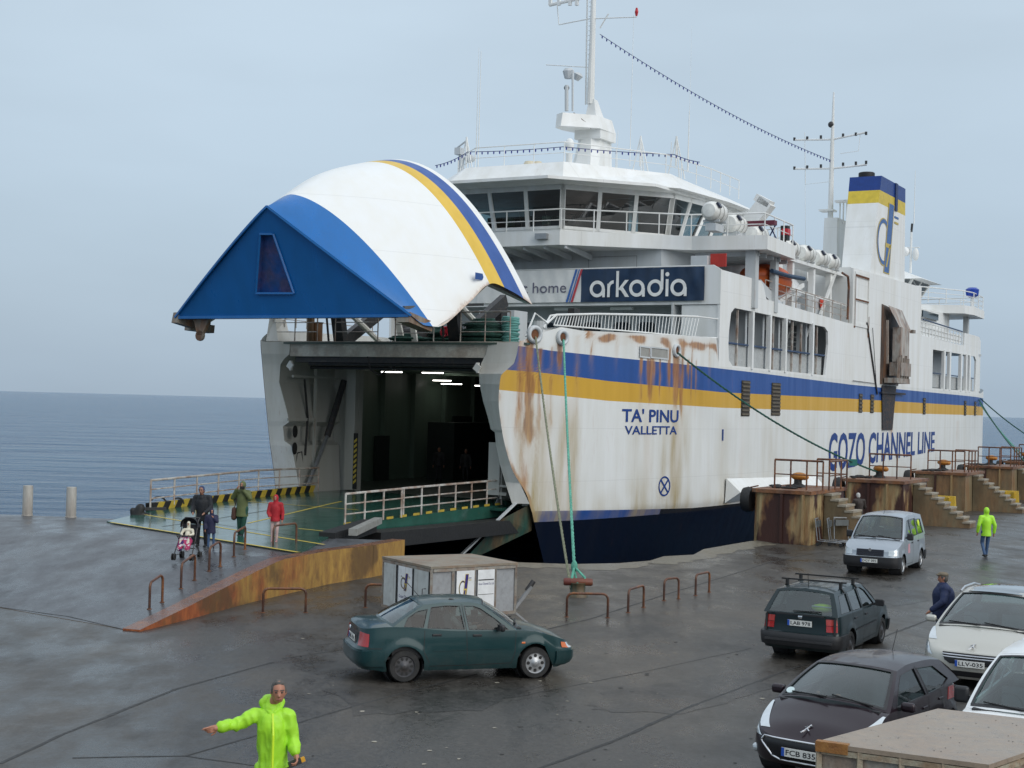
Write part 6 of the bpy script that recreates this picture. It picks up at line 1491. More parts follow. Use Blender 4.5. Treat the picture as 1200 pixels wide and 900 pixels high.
# ---- dark brown hatchback
sp2 = dict(L=3.96, W=1.74, H=1.46, wb=2.54, axf=1.22, rw=.305, gap=.05, paint=('paint_aubergine', (.022, .013, .018)), metal=.3, name='hatchback_car',
    ztop=[(-1.98, 1.02), (-1.5, 1.0), (-.6, .96), (.3, .925), (.9, .93), (1.15, .90), (1.5, .80), (1.75, .70), (1.92, .62), (1.98, .59)], xc=.98, xb=-1.8, roof=[(-1.45, 1.33), (-1.0, 1.38), (-.3, 1.40), (.16, 1.365)], wroof=.58, Rf=.85, Rr=.6, e=.56, boot=0,
    wins=[[(-1.42, 1.08), (-1.1, 1.0), (-.52, .985), (-.52, 1.325), (-1.1, 1.29)], [(-.44, .98), (.7, .965), (.42, 1.15), (.12, 1.31), (-.44, 1.34)]],
    rakef=[(.15, .16), (.3, .03), (.5, 0), (.62, .04), (.75, .2), (.9, .4)], raker=[(.2, .1), (.4, 0), (.6, .04), (1.0, .16)], hubf='alloy', crown=.115, rcrown=.055, mirup=.06, wbow=.14, flare=.03)
c = make_car(sp2, (5.15, 21.02, 0), math.atan2(-.807, -.59), 'dark purple brown hatchback facing the camera with a silver framed grille')
cc = c
c['patch']('headlight', True, [(.36, .57), (.55, .58), (.98, .77), (.62, .72)], LAMPC, .008, 14, 6); 
def curve_strip(c, pts, w, m, nm, front=True, off=.02):
    q = MB(); P3 = []
    for (y, z) in pts:
        lo, hi_ = -1., 1.
        for _ in range(26):
            mid = (lo + hi_) / 2
            if c['endpt'](mid, z, front).y < y: lo = mid
            else: hi_ = mid
        v = c['endpt']((lo + hi_) / 2, z, front, off); P3.append(v)
    q.tube(P3, w, 6, closed=True); return q.build(nm, m, c['root'], smooth=60)
def outline2(pts, n=8):
    o = []
    for (a, b_) in zip(pts, pts[1:] + pts[:1]):
        for i in range(n): o.append((lerp(a[0], b_[0], i / n), lerp(a[1], b_[1], i / n)))
    return o
gr = [(-.56, .585), (.56, .585), (.60, .52), (.42, .34), (.3, .30), (-.3, .30), (-.42, .34), (-.60, .52)]
def fillpatch(c, pts, m, nm, off=.006, front=True):
    q = MB(); zs_ = sorted(set(p[1] for p in pts)); zz_ = [zs_[0] + (zs_[-1] - zs_[0]) * k / 10 for k in range(11)]
    def ext(z):
        X = []
        for a, b_ in zip(pts, pts[1:] + pts[:1]):
            if (a[1] - z) * (b_[1] - z) <= 0 and a[1] != b_[1]: X.append(a[0] + (b_[0] - a[0]) * (z - a[1]) / (b_[1] - a[1]))
        return (min(X), max(X)) if X else (0, 0)
    rows = []
    for z in zz_:
        y0, y1 = ext(min(max(z, zs_[0] + 1e-4), zs_[-1] - 1e-4)); r_ = []
        for k in range(17):
            y = lerp(y0, y1, k / 16); lo, hi_ = -1., 1.
            for _ in range(24):
                mid = (lo + hi_) / 2
                if c['endpt'](mid, z, front).y < y: lo = mid
                else: hi_ = mid
            r_.append(c['endpt']((lo + hi_) / 2, z, front, off))
        rows.append(r_)
    for a, b_ in zip(rows, rows[1:]):
        for k in range(16): q.add([a[k], a[k + 1], b_[k + 1], b_[k]], [(0, 1, 2, 3)])
    return q.build(nm, m, c['root'], smooth=60, weld=True)
fillpatch(c, gr, mat('grille_black', (.01, .01, .012), .35), 'grille', .01); curve_strip(c, outline2(gr), .014, CHROME, 'grille_frame', off=.018)
c['plate'](True, .43, 'FCB 835', off=.05); c['hoodpatch']('headlight', [(1.86, .80), (1.84, .995), (1.16, .995), (1.18, .955)], LAMPC)
q = MB()
for s in (1, -1): p = c['endpt'](s * .62, .36, True, .0); q.ell(p, (.05, .06, .06), 12, 8)
q.build('fog_light', LAMPC, c['root'], smooth=60)
q = MB(); x0 = c['endpt'](0, .68, True).x; 
for (ya, za, yb2, zb2) in ((-.03, .0, .03, .1), (.0, .05, .05, .02), (.02, .08, .055, .09), (-.04, .06, .0, .08), (-.05, -.01, -.02, .02)): q.bar((x0 + .0 - (za) * 1.6, ya, .70 + za * .75), (x0 - (zb2) * 1.6, yb2, .70 + zb2 * .75), .016, .014)
q.build('badge', CHROME, c['root'])
for pts in ([(.98, .90), (.9, .5), (.84, .3), (-.46, .27), (-.48, .95), (-.48, 1.36)], [(-.95, .3), (-1.02, .6), (-.98, .96), (-.9, 1.0)]): c['line'](pts)
c['side']('door_handle', -.3, .82, .17, .035, c['P']); c['side']('door_handle', -.95, .86, .17, .035, c['P'])
c['patch']('tail_light', False, [(.4, .8), (1.15, .8), (1.05, .97), (.45, .97)], RED, .01, lip=.01)
q = MB(); q.tube([(-1.2, 0, 1.43), (-1.38, 0, 1.72)], .007, 5); q.build('aerial', BLACK, c['root'])
q = MB(); p = c['ws'](.90, .13) ; q.lathe([(.004, 0), (.06, 0), (.058, .004)], p + Vector((.012, 0, .012)), 16, M=Matrix.Rotation(.62, 3, 'Y')); q.build('licence_disc', mat('disc_pale', (.6, .72, .72), .5), c['root'])
q = MB(); q.box((-.2, 0, 1.0), (.01, .01, .01))
# ---- pale people carrier
sp5 = dict(L=4.53, W=1.84, H=1.66, wb=2.73, axf=1.38, rw=.325, gap=.05, paint=('paint_champagne', (.52, .51, .46)), metal=.35, name='people_carrier',
    ztop=[(-2.26, 1.08), (-1.5, 1.06), (-.4, 1.03), (.6, 1.0), (1.15, 1.02), (1.5, .99), (1.9, .88), (2.15, .77), (2.26, .72)], xc=1.22, xb=-2.05, roof=[(-1.85, 1.50), (-1.2, 1.56), (-.4, 1.59), (.02, 1.55)], wroof=.62, Rf=.85, Rr=.5, e=.5, boot=0,
    wins=[[(-1.85, 1.14), (-1.1, 1.10), (-1.1, 1.47), (-1.7, 1.44)], [(-1.02, 1.1), (-.22, 1.07), (-.22, 1.5), (-1.02, 1.48)], [(-.14, 1.07), (.95, 1.05), (.55, 1.28), (.1, 1.47), (-.14, 1.5)]],
    rakef=[(.15, .16), (.3, .03), (.5, 0), (.66, .02), (.8, .14), (.95, .3)], raker=[(.2, .1), (.4, 0), (.6, .03), (1.05, .1)], crown=.07, rcrown=.06, mirup=.08, wbow=.16, seatup=.1)
c = make_car(sp5, (9.5, 28.2, 0), math.atan2(-.872, -.49), 'pale beige people carrier with a dark glass roof facing the camera near the right edge')
c['patch']('headlight', True, [(.38, .62), (.52, .62), (.95, .86), (.58, .80)], LAMPC, .008, 14, 6)
gr = [(-.50, .70), (.50, .70), (.46, .56), (.36, .50), (-.36, .50), (-.46, .56)]; fillpatch(c, gr, MT['grille_black'], 'grille', .01)
curve_strip(c, outline2([(-.49, .665), (.49, .665), (.49, .66), (-.49, .66)]), .010, CHROME, 'grille_bar'); curve_strip(c, outline2([(-.48, .62), (.48, .62), (.48, .615), (-.48, .615)]), .010, CHROME, 'grille_bar')
fillpatch(c, [(-.62, .38), (.62, .38), (.55, .28), (-.55, .28)], MT['grille_black'], 'lower_grille', .01)
c['plate'](True, .52, 'LLV-035', off=.04); c['hoodpatch']('headlight', [(2.02, .82), (1.98, .995), (1.36, .995), (1.38, .955)], LAMPC)
q = MB(); x0 = c['endpt'](0, .76, True).x
for (ya, za, yb2, zb2) in ((-.03, .0, .03, .1), (.0, .05, .05, .02), (.02, .08, .055, .09), (-.04, .06, .0, .08), (-.05, -.01, -.02, .02)): q.bar((x0 + .01 - (za) * 1.6, ya, .775 + za * .75), (x0 + .01 - (zb2) * 1.6, yb2, .775 + zb2 * .75), .016, .014)
q.build('badge', CHROME, c['root'])
q = MB(); q.grid(lambda s, t: (lerp(-1.5, .1 + .14 * (1 - (1 - 2 * t) ** 2), s), lerp(.50, -.50, t), c['zr'](lerp(-1.5, .1, s)) + .006 + .06 * (1 - abs(lerp(.8, -.8, t)) ** 2.4)), 12, 12); q.build('glass_roof', mat('roof_glass', (.02, .03, .045), .06, coat=1), c['root'], smooth=60)
q = MB()
for s in (1, -1): q.tube([(-1.7, s * .64, 1.52), (-1.2, s * .66, 1.60), (-.3, s * .66, 1.62), (.1, s * .65, 1.57)], .02, 6)
q.build('roof_rail', CHROME, c['root'], smooth=60)
for pts in ([(1.2, .98), (1.1, .5), (.9, .3), (-.16, .28), (-.18, 1.0), (-.18, 1.54)], [(-1.02, .3), (-1.08, 1.5)]): c['line'](pts)
# ================================================================== people
def blob(name, prims, m, parent=None, vox=.02, smooth_it=4, factor=.6):
    """tapered limbs (a,b,ra,rb) and ellipsoids (c,(rx,ry,rz)[,M]) fused into one continuous surface"""
    mb = MB()
    for p in prims:
        if len(p) == 4:
            a, b, ra, rb = p; a, b = Vector(a), Vector(b); d = b - a; Q3 = d.to_track_quat('Z', 'Y').to_matrix(); Lh = d.length; pr = []
            for k in range(6): t = -PI / 2 + PI / 2 * k / 5; pr.append((max(1e-3, ra * math.cos(t)), ra * math.sin(t)))
            for k in range(6): t = PI / 2 * k / 5; pr.append((max(1e-3, rb * math.cos(t)), Lh + rb * math.sin(t)))
            mb.lathe(pr, a, 14, M=Q3)
        else:
            c, r = p[0], p[1]; M = p[2] if len(p) > 2 else None; mb.ell(c, r, 16, 12, M=M)
    o = mb.build(name, m, None)
    r = o.modifiers.new('r', 'REMESH'); r.mode = 'VOXEL'; r.voxel_size = vox
    s = o.modifiers.new('s', 'SMOOTH'); s.iterations = smooth_it; s.factor = factor
    dg = bpy.context.evaluated_depsgraph_get(); dg.update(); me = bpy.data.meshes.new_from_object(o.evaluated_get(dg)); me.name = name
    old = o.data; bpy.data.objects.remove(o); bpy.data.meshes.remove(old)
    me.shade_smooth(); 
    me.materials.clear(); me.materials.append(m)
    n = bpy.data.objects.new(name, me); COL.objects.link(n)
    if parent: n.parent = parent
    return n
SKIN = mat('skin', (.40, .18, .115), .5, var=.1, vscale=12); SKIND = mat('skin_dark', (.30, .15, .10), .5)
def cloth(name, col, rough=.75, fold=.5, scale=9): 
    if name in MT: return MT[name]
    return mat(name, col, rough, var=.18, vscale=5, bmp=fold, bscale=scale)
def hem(o, z):
    bm = bmesh.new(); bm.from_mesh(o.data); bmesh.ops.bisect_plane(bm, geom=bm.verts[:] + bm.edges[:] + bm.faces[:], plane_co=(0, 0, z), plane_no=(0, 0, 1), clear_inner=True); bm.to_mesh(o.data); bm.free(); o.data.shade_smooth()
def wrinkle(o, amp, sc):
    for v in o.data.vertices:
        p = v.co; n = v.normal; d = abs(mnoise.noise(Vector((p.x * sc, p.y * sc, p.z * sc * .45)))) + .6 * abs(mnoise.noise(Vector((p.x * sc * 1.9 + 7, p.y * sc * 2, p.z * sc + 3)))) ; v.co = p + n * (amp * (.95 - 2.2 * d))
    o.data.update()
def J(h):
    return dict(pel=(0, 0, .53 * h), che=(0, .0, .72 * h), nek=(0, .01, .835 * h), hed=(0, .015, .925 * h), shL=(-.115 * h, 0, .80 * h), shR=(.115 * h, 0, .80 * h),
                elL=(-.15 * h, -.01 * h, .63 * h), elR=(.15 * h, -.01 * h, .63 * h), waL=(-.155 * h, .04 * h, .485 * h), waR=(.155 * h, .04 * h, .485 * h),
                hiL=(-.055 * h, 0, .51 * h), hiR=(.055 * h, 0, .51 * h), knL=(-.06 * h, .01 * h, .28 * h), knR=(.06 * h, .01 * h, .28 * h), anL=(-.065 * h, -.01 * h, .045 * h), anR=(.065 * h, -.01 * h, .045 * h))
def person(loc, heading, h, label, pose={}, top=None, legs=None, skin=SKIN, hair=None, hood=None, hat=None, coat_len=.0, bulk=1.0, vox=.02, group=None, shoes=BLACK, hands=True, nm='person', legbulk=1.0, headturn=0, lower=True, armb=1.):
    """faces local +Y; left = -X"""
    j = J(h); j.update({k: (Vector(v) * h) for k, v in pose.items()}); j = {k: Vector(v) for k, v in j.items()}
    root = None; r = h / 1.75; b = bulk
    nk, hd = j['nek'], j['hed']
    prims = [(j['pel'], j['che'], .12 * r, .13 * r), (j['che'], nk, .11 * r, .05 * r), (nk, hd, .052 * r, .055 * r), (hd + Vector((0, .01, .012)) * r, (.075 * r, .09 * r, .115 * r)), (hd + Vector((0, .035, -.055)) * r, (.052 * r, .05 * r, .055 * r)),
             (hd + Vector((0, .098, -.012)) * r, hd + Vector((0, .112, -.03)) * r, .012 * r, .015 * r), (hd + Vector((0, .06, .03)) * r, (.06 * r, .03 * r, .015 * r)), (hd + Vector((0, .082, -.065)) * r, (.026 * r, .016 * r, .012 * r)), (hd + Vector((-.078, 0, 0)) * r, (.012 * r, .022 * r, .032 * r)), (hd + Vector((.078, 0, 0)) * r, (.012 * r, .022 * r, .032 * r))]
    for s in 'LR':
        prims += [(j['sh' + s], j['el' + s], .045 * r, .036 * r), (j['el' + s], j['wa' + s], .036 * r, .026 * r)]
        if hands and vox > .013:
            d = (j['wa' + s] - j['el' + s]).normalized(); prims += [(j['wa' + s], j['wa' + s] + d * .07 * r, .026 * r, .034 * r), (j['wa' + s] + d * .07 * r, j['wa' + s] + d * .14 * r, .03 * r, .018 * r)]
        if lower: prims += [(j['hi' + s], j['kn' + s], .07 * r, .05 * r), (j['kn' + s], j['an' + s], .045 * r, .035 * r)]
    body = blob(nm, prims, skin, None, min(vox, .016))
    body.location = loc; body.rotation_euler = (0, 0, heading); tag(body, label, 'person', group)
    if top:
        q = [(j['pel'] + Vector((0, 0, .02)), j['che'], .145 * r * b, .155 * r * b), (j['che'], nk - Vector((0, 0, .05)) * r, .15 * r * b, .09 * r * b), (j['shL'], j['shR'], .075 * r * b, .075 * r * b),
             (Vector((j['pel'].x, j['pel'].y, j['pel'].z - (.02 + coat_len) * h)), j['pel'], .155 * r * b, .15 * r * b), (nk - Vector((0, 0, .03)) * r, nk + Vector((0, -.01, .02)) * r, .075 * r, .068 * r), (j['che'] + Vector((0, .03, -.06)), (.15 * r * b, .115 * r * b, .16 * r))]
        for s in 'LR':
            w = j['wa' + s] + (j['el' + s] - j['wa' + s]).normalized() * .02
            q += [(j['sh' + s], j['el' + s], .072 * r * b * armb, .06 * r * b * armb), (j['el' + s], w, .06 * r * b * armb, .05 * r * b * armb)]
            if vox < .013:   # sleeve folds
                e = j['el' + s]
                for t in (.2, .45, .7, .9): 
                    p_ = j['sh' + s].lerp(e, t) if t < .6 else e.lerp(w, t - .3); q.append((p_ + Vector((random.uniform(-.01, .01), random.uniform(-.02, .02), random.uniform(-.02, .01))), (.062 * r, .062 * r, .058 * r)))
        if hood: q += [(hd + Vector((0, -.015, .015)) * r, (.10 * r, .11 * r, .135 * r)), (nk, hd, .09 * r, .09 * r)]
        if lower: q.append((Vector((j['pel'].x, j['pel'].y, j['pel'].z - (.16 + coat_len) * h)), Vector((j['pel'].x, j['pel'].y, j['pel'].z - (.02 + coat_len) * h)), .165 * r * b, .16 * r * b))
        tm = blob('jacket', q, top, body, vox)
        if lower: hem(tm, j['pel'].z - (.06 + coat_len) * h)
    if legs and lower:
        q = [(j['pel'] + Vector((0, 0, .02)), j['pel'] - Vector((0, 0, .03)), .14 * r * b, .135 * r * b)]
        for s in 'LR':
            q += [(j['hi' + s], j['kn' + s], .088 * r * legbulk, .066 * r * legbulk), (j['kn' + s], j['an' + s] + Vector((0, 0, .02)) * r, .064 * r * legbulk, .052 * r * legbulk)]
        blob('trousers', q, legs, body, vox)
    if lower and shoes:
        for s in 'LR': a = j['an' + s]; blob('shoe', [(a + Vector((0, -.03, -.03)) * r, a + Vector((0, .14, -.045)) * r, .045 * r, .035 * r)], shoes, body, .018)
    if hair:
        blob('hair', [(hd + Vector((0, -.016, .038)) * r, (.082 * r, .096 * r, .095 * r)), (hd + Vector((0, -.035, -.01)) * r, (.083 * r, .075 * r, .09 * r)), (hd + Vector((.068, .02, .02)) * r, (.018 * r, .035 * r, .04 * r)), (hd + Vector((-.068, .02, .02)) * r, (.018 * r, .035 * r, .04 * r)), (hd + Vector((0, .045, .098)) * r, (.055 * r, .03 * r, .02 * r))], hair, body, .012)
    if hat:
        blob('hat', [(hd + Vector((0, 0, .075)) * r, (.098 * r, .115 * r, .055 * r)), (hd + Vector((0, .10, .06)) * r, (.07 * r, .05 * r, .018 * r))], hat, body, .012)
    if vox <= .02 and not (hood and nm == 'x'):
        for s in (-1, 1):
            q = MB(); q.ell(hd + Vector((s * .03, .094, .012)) * r, (.013 * r, .008 * r, .008 * r), 8, 6); q.build('eye', mat('eye_dark', (.02, .015, .012), .3), body)
            q = MB(); q.bar(hd + Vector((s * .012, .101, .034)) * r, hd + Vector((s * .052, .088, .036)) * r, .008 * r, .010 * r); q.build('eyebrow', mat('brow_grey', (.10, .08, .07), .8), body)
        q = MB(); q.bar(hd + Vector((-.024, .095, -.062)) * r, hd + Vector((.024, .095, -.062)) * r, .006 * r, .007 * r); q.build('mouth', mat('lip_dark', (.22, .07, .06), .5), body)
    return body, j
def face_to(d): return math.atan2(-d[0], d[1])    # heading so that local +Y points along d
HIV = mat('hivis_lime', (.37, .74, .03), .5, var=.12, vscale=4, bmp=1., bscale=5)
def hivis(o):  # lime coat
    return o
GREYH = mat('hair_grey', (.085, .078, .07), .8, bmp=.8, bscale=40, var=.5, vscale=30); WHITEH = mat('hair_white', (.5, .49, .47), .8, bmp=.6, bscale=40)
# foreground man pointing: image left = his right arm (he faces the camera)
head_px = G(322, 822, 1.70)      # head centre
fx, fy = head_px.x - .03, head_px.y
ang = face_to((-.05 + .28, -1))
h = 1.78; j0 = J(h)
# local frame: +Y towards camera, local -X is image right... compute local coordinates from world offsets
def wl(px, py, z_guess, dd):      # world point near the man at camera distance dd
    return D(px, py, dd)
d0 = math.hypot(fx, fy) * 0 + fy
Minv = (Matrix.Translation((fx, fy, 0)) @ Matrix.Rotation(ang, 4, 'Z')).inverted()
def L2(px, py, dd): return (Minv @ D(px, py, dd)) / h
pose = dict(shR=L2(300, 838, d0), shL=L2(338, 839, d0 + .02), nek=L2(319, 826, d0 + .03), hed=L2(326.5, 811, d0 - .05), elR=L2(277, 849, d0 - .08), waR=L2(257, 852, d0 - .2), elL=L2(343, 866, d0 + .03), waL=L2(346.5, 883, d0 - .08),
            che=L2(319, 848, d0 + .02), pel=L2(319, 893, d0 + .03))
pel = Vector(pose['pel']); pose['hiR'] = pel + Vector((.055, 0, -.03)); pose['hiL'] = pel + Vector((-.055, 0, -.03))
for s, sx_ in (('R', 1), ('L', -1)):
    pose['kn' + s] = Vector((pel.x + sx_ * .065, pel.y + .01, pel.z * .53)); pose['an' + s] = Vector((pel.x + sx_ * .07, pel.y - .01, .045))
man, jj = person((fx, fy, 0), ang, h, 'man in lime green rain coat with short grey hair pointing left with one arm', pose, top=HIV, legs=HIV, hair=GREYH, vox=.0115, coat_len=.12, bulk=1.06, armb=1.08, hands=False)
for ch in kids(man):
    if ch.name.startswith(('jacket', 'trousers')): wrinkle(ch, .015, 7)
# proper hands
def hand(body, wrist, direc, up, curl, skin, point=False, r=1.0):
    d = Vector(direc).normalized(); u = Vector(up); u = (u - d * u.dot(d)).normalized(); s = d.cross(u)
    pr = [(wrist - d * .01, wrist + d * .04, .027 * r, .031 * r)]
    palm = wrist + d * .075
    for k in range(4):
        off = (k - 1.5) * .019; a = wrist + d * .03 + u * off * .8; b_ = wrist + d * .092 + u * off; pr.append((a, b_, .015 * r, .012 * r))
        ln = (.036, .042, .039, .03)[3 - k]; cu = curl[k]; d1 = (d * math.cos(cu) + s * math.sin(cu)); d2 = (d * math.cos(cu * 2.1) + s * math.sin(cu * 2.1)); d3 = (d * math.cos(cu * 2.8) + s * math.sin(cu * 2.8))
        p1 = b_ + d1 * ln; p2 = p1 + d2 * ln * .7; p3 = p2 + d3 * ln * .5
        pr += [(b_, p1, .0105 * r, .0095 * r), (p1, p2, .0095 * r, .0085 * r), (p2, p3, .0085 * r, .007 * r)]
    t0 = wrist + d * .03 - u * 0 + u * (-.026); t1 = t0 + (d * .6 - u * .8 + s * .3).normalized() * .04; t2 = t1 + (d * .85 - u * .4 + s * .3).normalized() * .032
    pr += [(t0, t1, .014 * r, .011 * r), (t1, t2, .011 * r, .008 * r)]
    return pr
def fuse_hands(body, sets, skin, vox=.0055):
    for wrist, d, up, curl in sets:
        blob('hand', hand(body, wrist, d, up, curl, skin), skin, body, vox, 2, .5)
wr, we = jj['waR'], jj['elR']; dR = (wr - we).normalized()
wl_, wle = jj['waL'], jj['elL']; dL = (wl_ - wle).normalized()
fuse_hands(man, [(wr + dR * .01, dR + Vector((0, 0, -.15)), (0, 0, 1), (.75, .6, .35, .1)), (wl_ + dL * .01, dL, (0, 1, 0), (.75, .75, .75, .75))], SKIN)
q = MB(); q.tube([jj['che'] + Vector((0, .225, -.62)), jj['che'] + Vector((0, .215, -.32)), jj['che'] + Vector((0, .215, -.08)), jj['nek'] + Vector((0, .125, -.07))], .014, 6); [q.bar(jj['che'] + Vector((s_ * .04, .2, -.5)), jj['che'] + Vector((s_ * .17, .165, -.52)), .012, .02) for s_ in (-1, 1)]; q.build('zip_flap', mat('hivis_yellow_strip', (.6, .85, .03), .4), man)
nkk = jj['nek']
blob('collar', [(nkk + Vector((.10, -.02, -.01)), nkk + Vector((.03, .10, -.06)), .032, .026), (nkk + Vector((-.10, -.02, -.01)), nkk + Vector((-.02, .10, -.06)), .032, .026), (nkk + Vector((.09, -.03, .02)), nkk + Vector((-.09, -.05, .02)), .055, .055), (nkk + Vector((.05, -.09, .04)), nkk + Vector((-.05, -.09, .04)), .06, .06), (nkk + Vector((.06, -.02, .045)), nkk + Vector((.05, -.06, .05)), .05, .05)], HIV, man, .0115)
rad = empty('handheld_radio', (0, 0, 0), 0, 'black handheld radio with stub aerial held by the man in the lime coat', 'radio')
gw = man.matrix_basis @ (wl_ + dL * .1); rad.location = gw; rad.rotation_euler = (0, 1.9, ang + .2)
q = MB(); q.box((0, 0, .03), (.06, .04, .14)); q.build('radio_body', PLAST, rad); q = MB(); q.tube([(.02, 0, .1), (.02, 0, .24)], .007, 6); q.build('aerial', BLACK, rad); q = MB(); q.box((0, .0, -.06), (.05, .03, .05)); q.build('battery_clip', mat('orange_clip', (.6, .3, .02), .5), rad)
# walking man in hi-vis, back to us
WK = dict(knL=(-.055, .06, .29), anL=(-.05, -.06, .06), knR=(.055, .05, .28), anR=(.05, .09, .045))
person(G(1155, 653, 0), face_to((-.1, 1)), 1.76, 'person in hooded lime green jacket and blue jeans walking away on the wet quay', dict(WK, elL=(-.17, -.03, .64), waL=(-.17, .02, .5), elR=(.17, -.03, .64), waR=(.165, .0, .49)), top=HIV, legs=cloth('jeans', (.05, .10, .2)), hood=True, coat_len=.04, bulk=1.12, vox=.022)
# man in navy sweater and flat cap, facing left in the picture
gp = G(1104, 768, 0)
o, jn = person(gp, face_to((-1, .1)), 1.74, 'man in navy sweater, white collar and flat cap walking left past the pale people carrier', dict(WK, elL=(-.2, .04, .66), waL=(-.19, .17, .56), elR=(.2, -.06, .64), waR=(.19, -.02, .5), pel=(0, -.01, .53)), top=cloth('navy_sweater', (.012, .022, .07)), legs=cloth('jeans_dark', (.06, .10, .22)), hair=GREYH, hat=cloth('cap_tweed', (.16, .13, .09)), coat_len=.02, bulk=1.5, vox=.016, armb=.85)
blob('shirt_collar', [(jn['nek'] + Vector((.05, .06, -.02)), jn['nek'] + Vector((.0, .16, -.14)), .022, .02), (jn['nek'] + Vector((-.05, .06, -.02)), jn['nek'] + Vector((.0, .16, -.14)), .022, .02)], mat('shirt_white', (.75, .75, .75), .7), o, .012)
# old man by the steps
person(G(1006, 626, 0), face_to((-.2, 1)), 1.72, 'person with white hair and dark jacket seen from behind beside the stained steps', dict(elL=(-.17, .04, .64), waL=(-.1, .12, .6), elR=(.17, .04, .64), waR=(.1, .12, .6), nek=(0, .04, .83), hed=(0, .07, .915)), top=cloth('jacket_brown', (.035, .026, .022)), legs=cloth('trousers_grey', (.06, .06, .065)), hair=WHITEH, coat_len=.05, bulk=1.15, vox=.022)
# family on the ramp
ZR = ZT + .006
def onr(px, py): g = G(px, py, ZR); g.z = rz(g.x, g.y); return g
fm = onr(236, 641); fwd = face_to((-.12, -1))
person(fm, fwd, 1.68, 'man in black jacket and dark blue cap pushing the stroller', dict(nek=(0, .05, .83), hed=(0, .07, .92), che=(0, .02, .72), elL=(-.15, .03, .64), waL=(-.10, .17, .57), elR=(.15, .03, .64), waR=(.10, .17, .57)), top=cloth('jacket_black', (.012, .014, .018)), legs=cloth('trousers_black', (.012, .012, .014)), skin=SKIND, hair=cloth('cap_blue', (.02, .035, .10)), coat_len=.04, bulk=1.15, vox=.02)
person(onr(247, 643), face_to((.3, -1)), 1.08, 'small child in dark navy hooded coat walking beside the stroller', dict(waL=(-.04, .1, .78), elL=(-.13, .1, .68)), top=cloth('coat_navy', (.014, .016, .05)), legs=cloth('jeans', (.05, .10, .2)), hood=True, coat_len=.08, bulk=1.25, vox=.018)
person(onr(283, 629), face_to((-.25, -1)), 1.63, 'person in olive green parka and dark green trousers holding a camera to the face', dict(nek=(0, .03, .83), elL=(-.17, .05, .70), waL=(-.05, .12, .86), elR=(.17, .05, .70), waR=(.06, .12, .86), knL=(-.05, .03, .28), anL=(-.02, .03, .05), knR=(.05, .0, .28), anR=(.06, -.04, .05)), top=cloth('parka_olive', (.10, .12, .045)), legs=cloth('trousers_green', (.01, .06, .04)), hood=True, coat_len=.10, bulk=1.2, vox=.02, legbulk=1.25)
person(onr(322, 636), face_to((-.1, -1)), 1.36, 'child in red hooded jacket and pale pink trousers with a dark backpack', dict(waR=(.10, .10, .55), elR=(.15, .03, .63), knL=(-.05, .04, .28), anL=(-.04, .02, .05)), top=cloth('jacket_red', (.36, .012, .02)), legs=cloth('trousers_pink', (.55, .38, .36)), hood=True, coat_len=.02, bulk=1.15, vox=.018, shoes=mat('shoe_pink', (.5, .25, .25), .6))
p_ = onr(322, 636); bk = empty('backpack', p_ + Vector((.08, .14, .86)), fwd, 'dark backpack on the back of the child in the red jacket', 'backpack'); blob('bag', [((0, -.0, -.1), (0, 0, .1), .11, .09)], cloth('bag_dark', (.015, .015, .03)), bk, .018)
p_ = onr(283, 629); bg = empty('shoulder_bag', p_ + Vector((-.24, .0, .68)), fwd, 'brown shoulder bag hanging beside the person in the olive parka', 'bag'); blob('bag', [((0, 0, -.12), (0, 0, .12), .085, .07)], cloth('bag_brown', (.07, .03, .02)), bg, .018); q = MB(); q.tube([(0, 0, .15), (-.1, .02, .5), (-.16, 0, .68)], .012, 5); q.build('strap', MT['bag_brown'], bg)
cam_ = empty('camera', p_ + Vector((0.03, -.25, 1.46)), fwd, 'small black camera held up by the person in the olive parka', 'camera'); q = MB(); q.box((0, 0, 0), (.13, .05, .08)); q.build('camera_body', PLAST, cam_); q = MB(); q.lathe([(.03, 0), (.035, .05)], (0, .02, 0), 10, M=Matrix.Rotation(-PI / 2, 3, 'X')); q.build('lens', BLACK, cam_)
# stroller and the child in it
st = empty('stroller', onr(219, 650), fwd, 'black stroller with pink and white patterned foot muff, pushed towards the camera', 'stroller')
q = MB()
for s in (1, -1): q.tube([(s * .24, .32, .12), (s * .22, .05, .45), (s * .2, -.25, 1.0), (s * .2, -.36, 1.05)], .014, 6); q.tube([(s * .24, -.3, .12), (s * .22, .0, .5), (s * .2, .2, .62)], .012, 6); q.tube([(s * .24, -.3, .12), (s * .24, .32, .12)], .01, 5)
q.tube([(-.22, .2, .62), (.22, .2, .62)], .018, 6); q.tube([(-.24, .1, .3), (.24, .1, .3)], .012, 6); q.tube([(-.2, -.36, 1.05), (.2, -.36, 1.05)], .016, 6); q.build('frame', DARK, st)
q = MB(); q.box((0, .02, .42), (.38, .34, .05)); q.box((0, -.16, .65), (.38, .05, .5), M=Matrix.Rotation(.25, 3, 'X')); q.build('seat', cloth('stroller_black', (.015, .015, .02)), st)
q = MB()
def hoodf(s, t): a = PI * s; b_ = .3 + 1.5 * t; return (.23 * math.cos(a), -.12 - .22 * math.cos(b_) * .9, .82 + .26 * math.sin(a) ** .6 * math.sin(b_))
q.grid(hoodf, 12, 8); q.build('canopy', MT['stroller_black'], st, smooth=60)
for x in (-.24, .24):
    for y in (.32, -.3):
        for dx in (-.03, .03):
            q = MB(); q.lathe([(.05, -.014), (.088, -.012), (.088, .012), (.05, .014)], (x + dx, y, .09), 16, M=Matrix.Rotation(PI / 2, 3, 'Y')); q.build('wheel', TYRE, st)
PAT = None
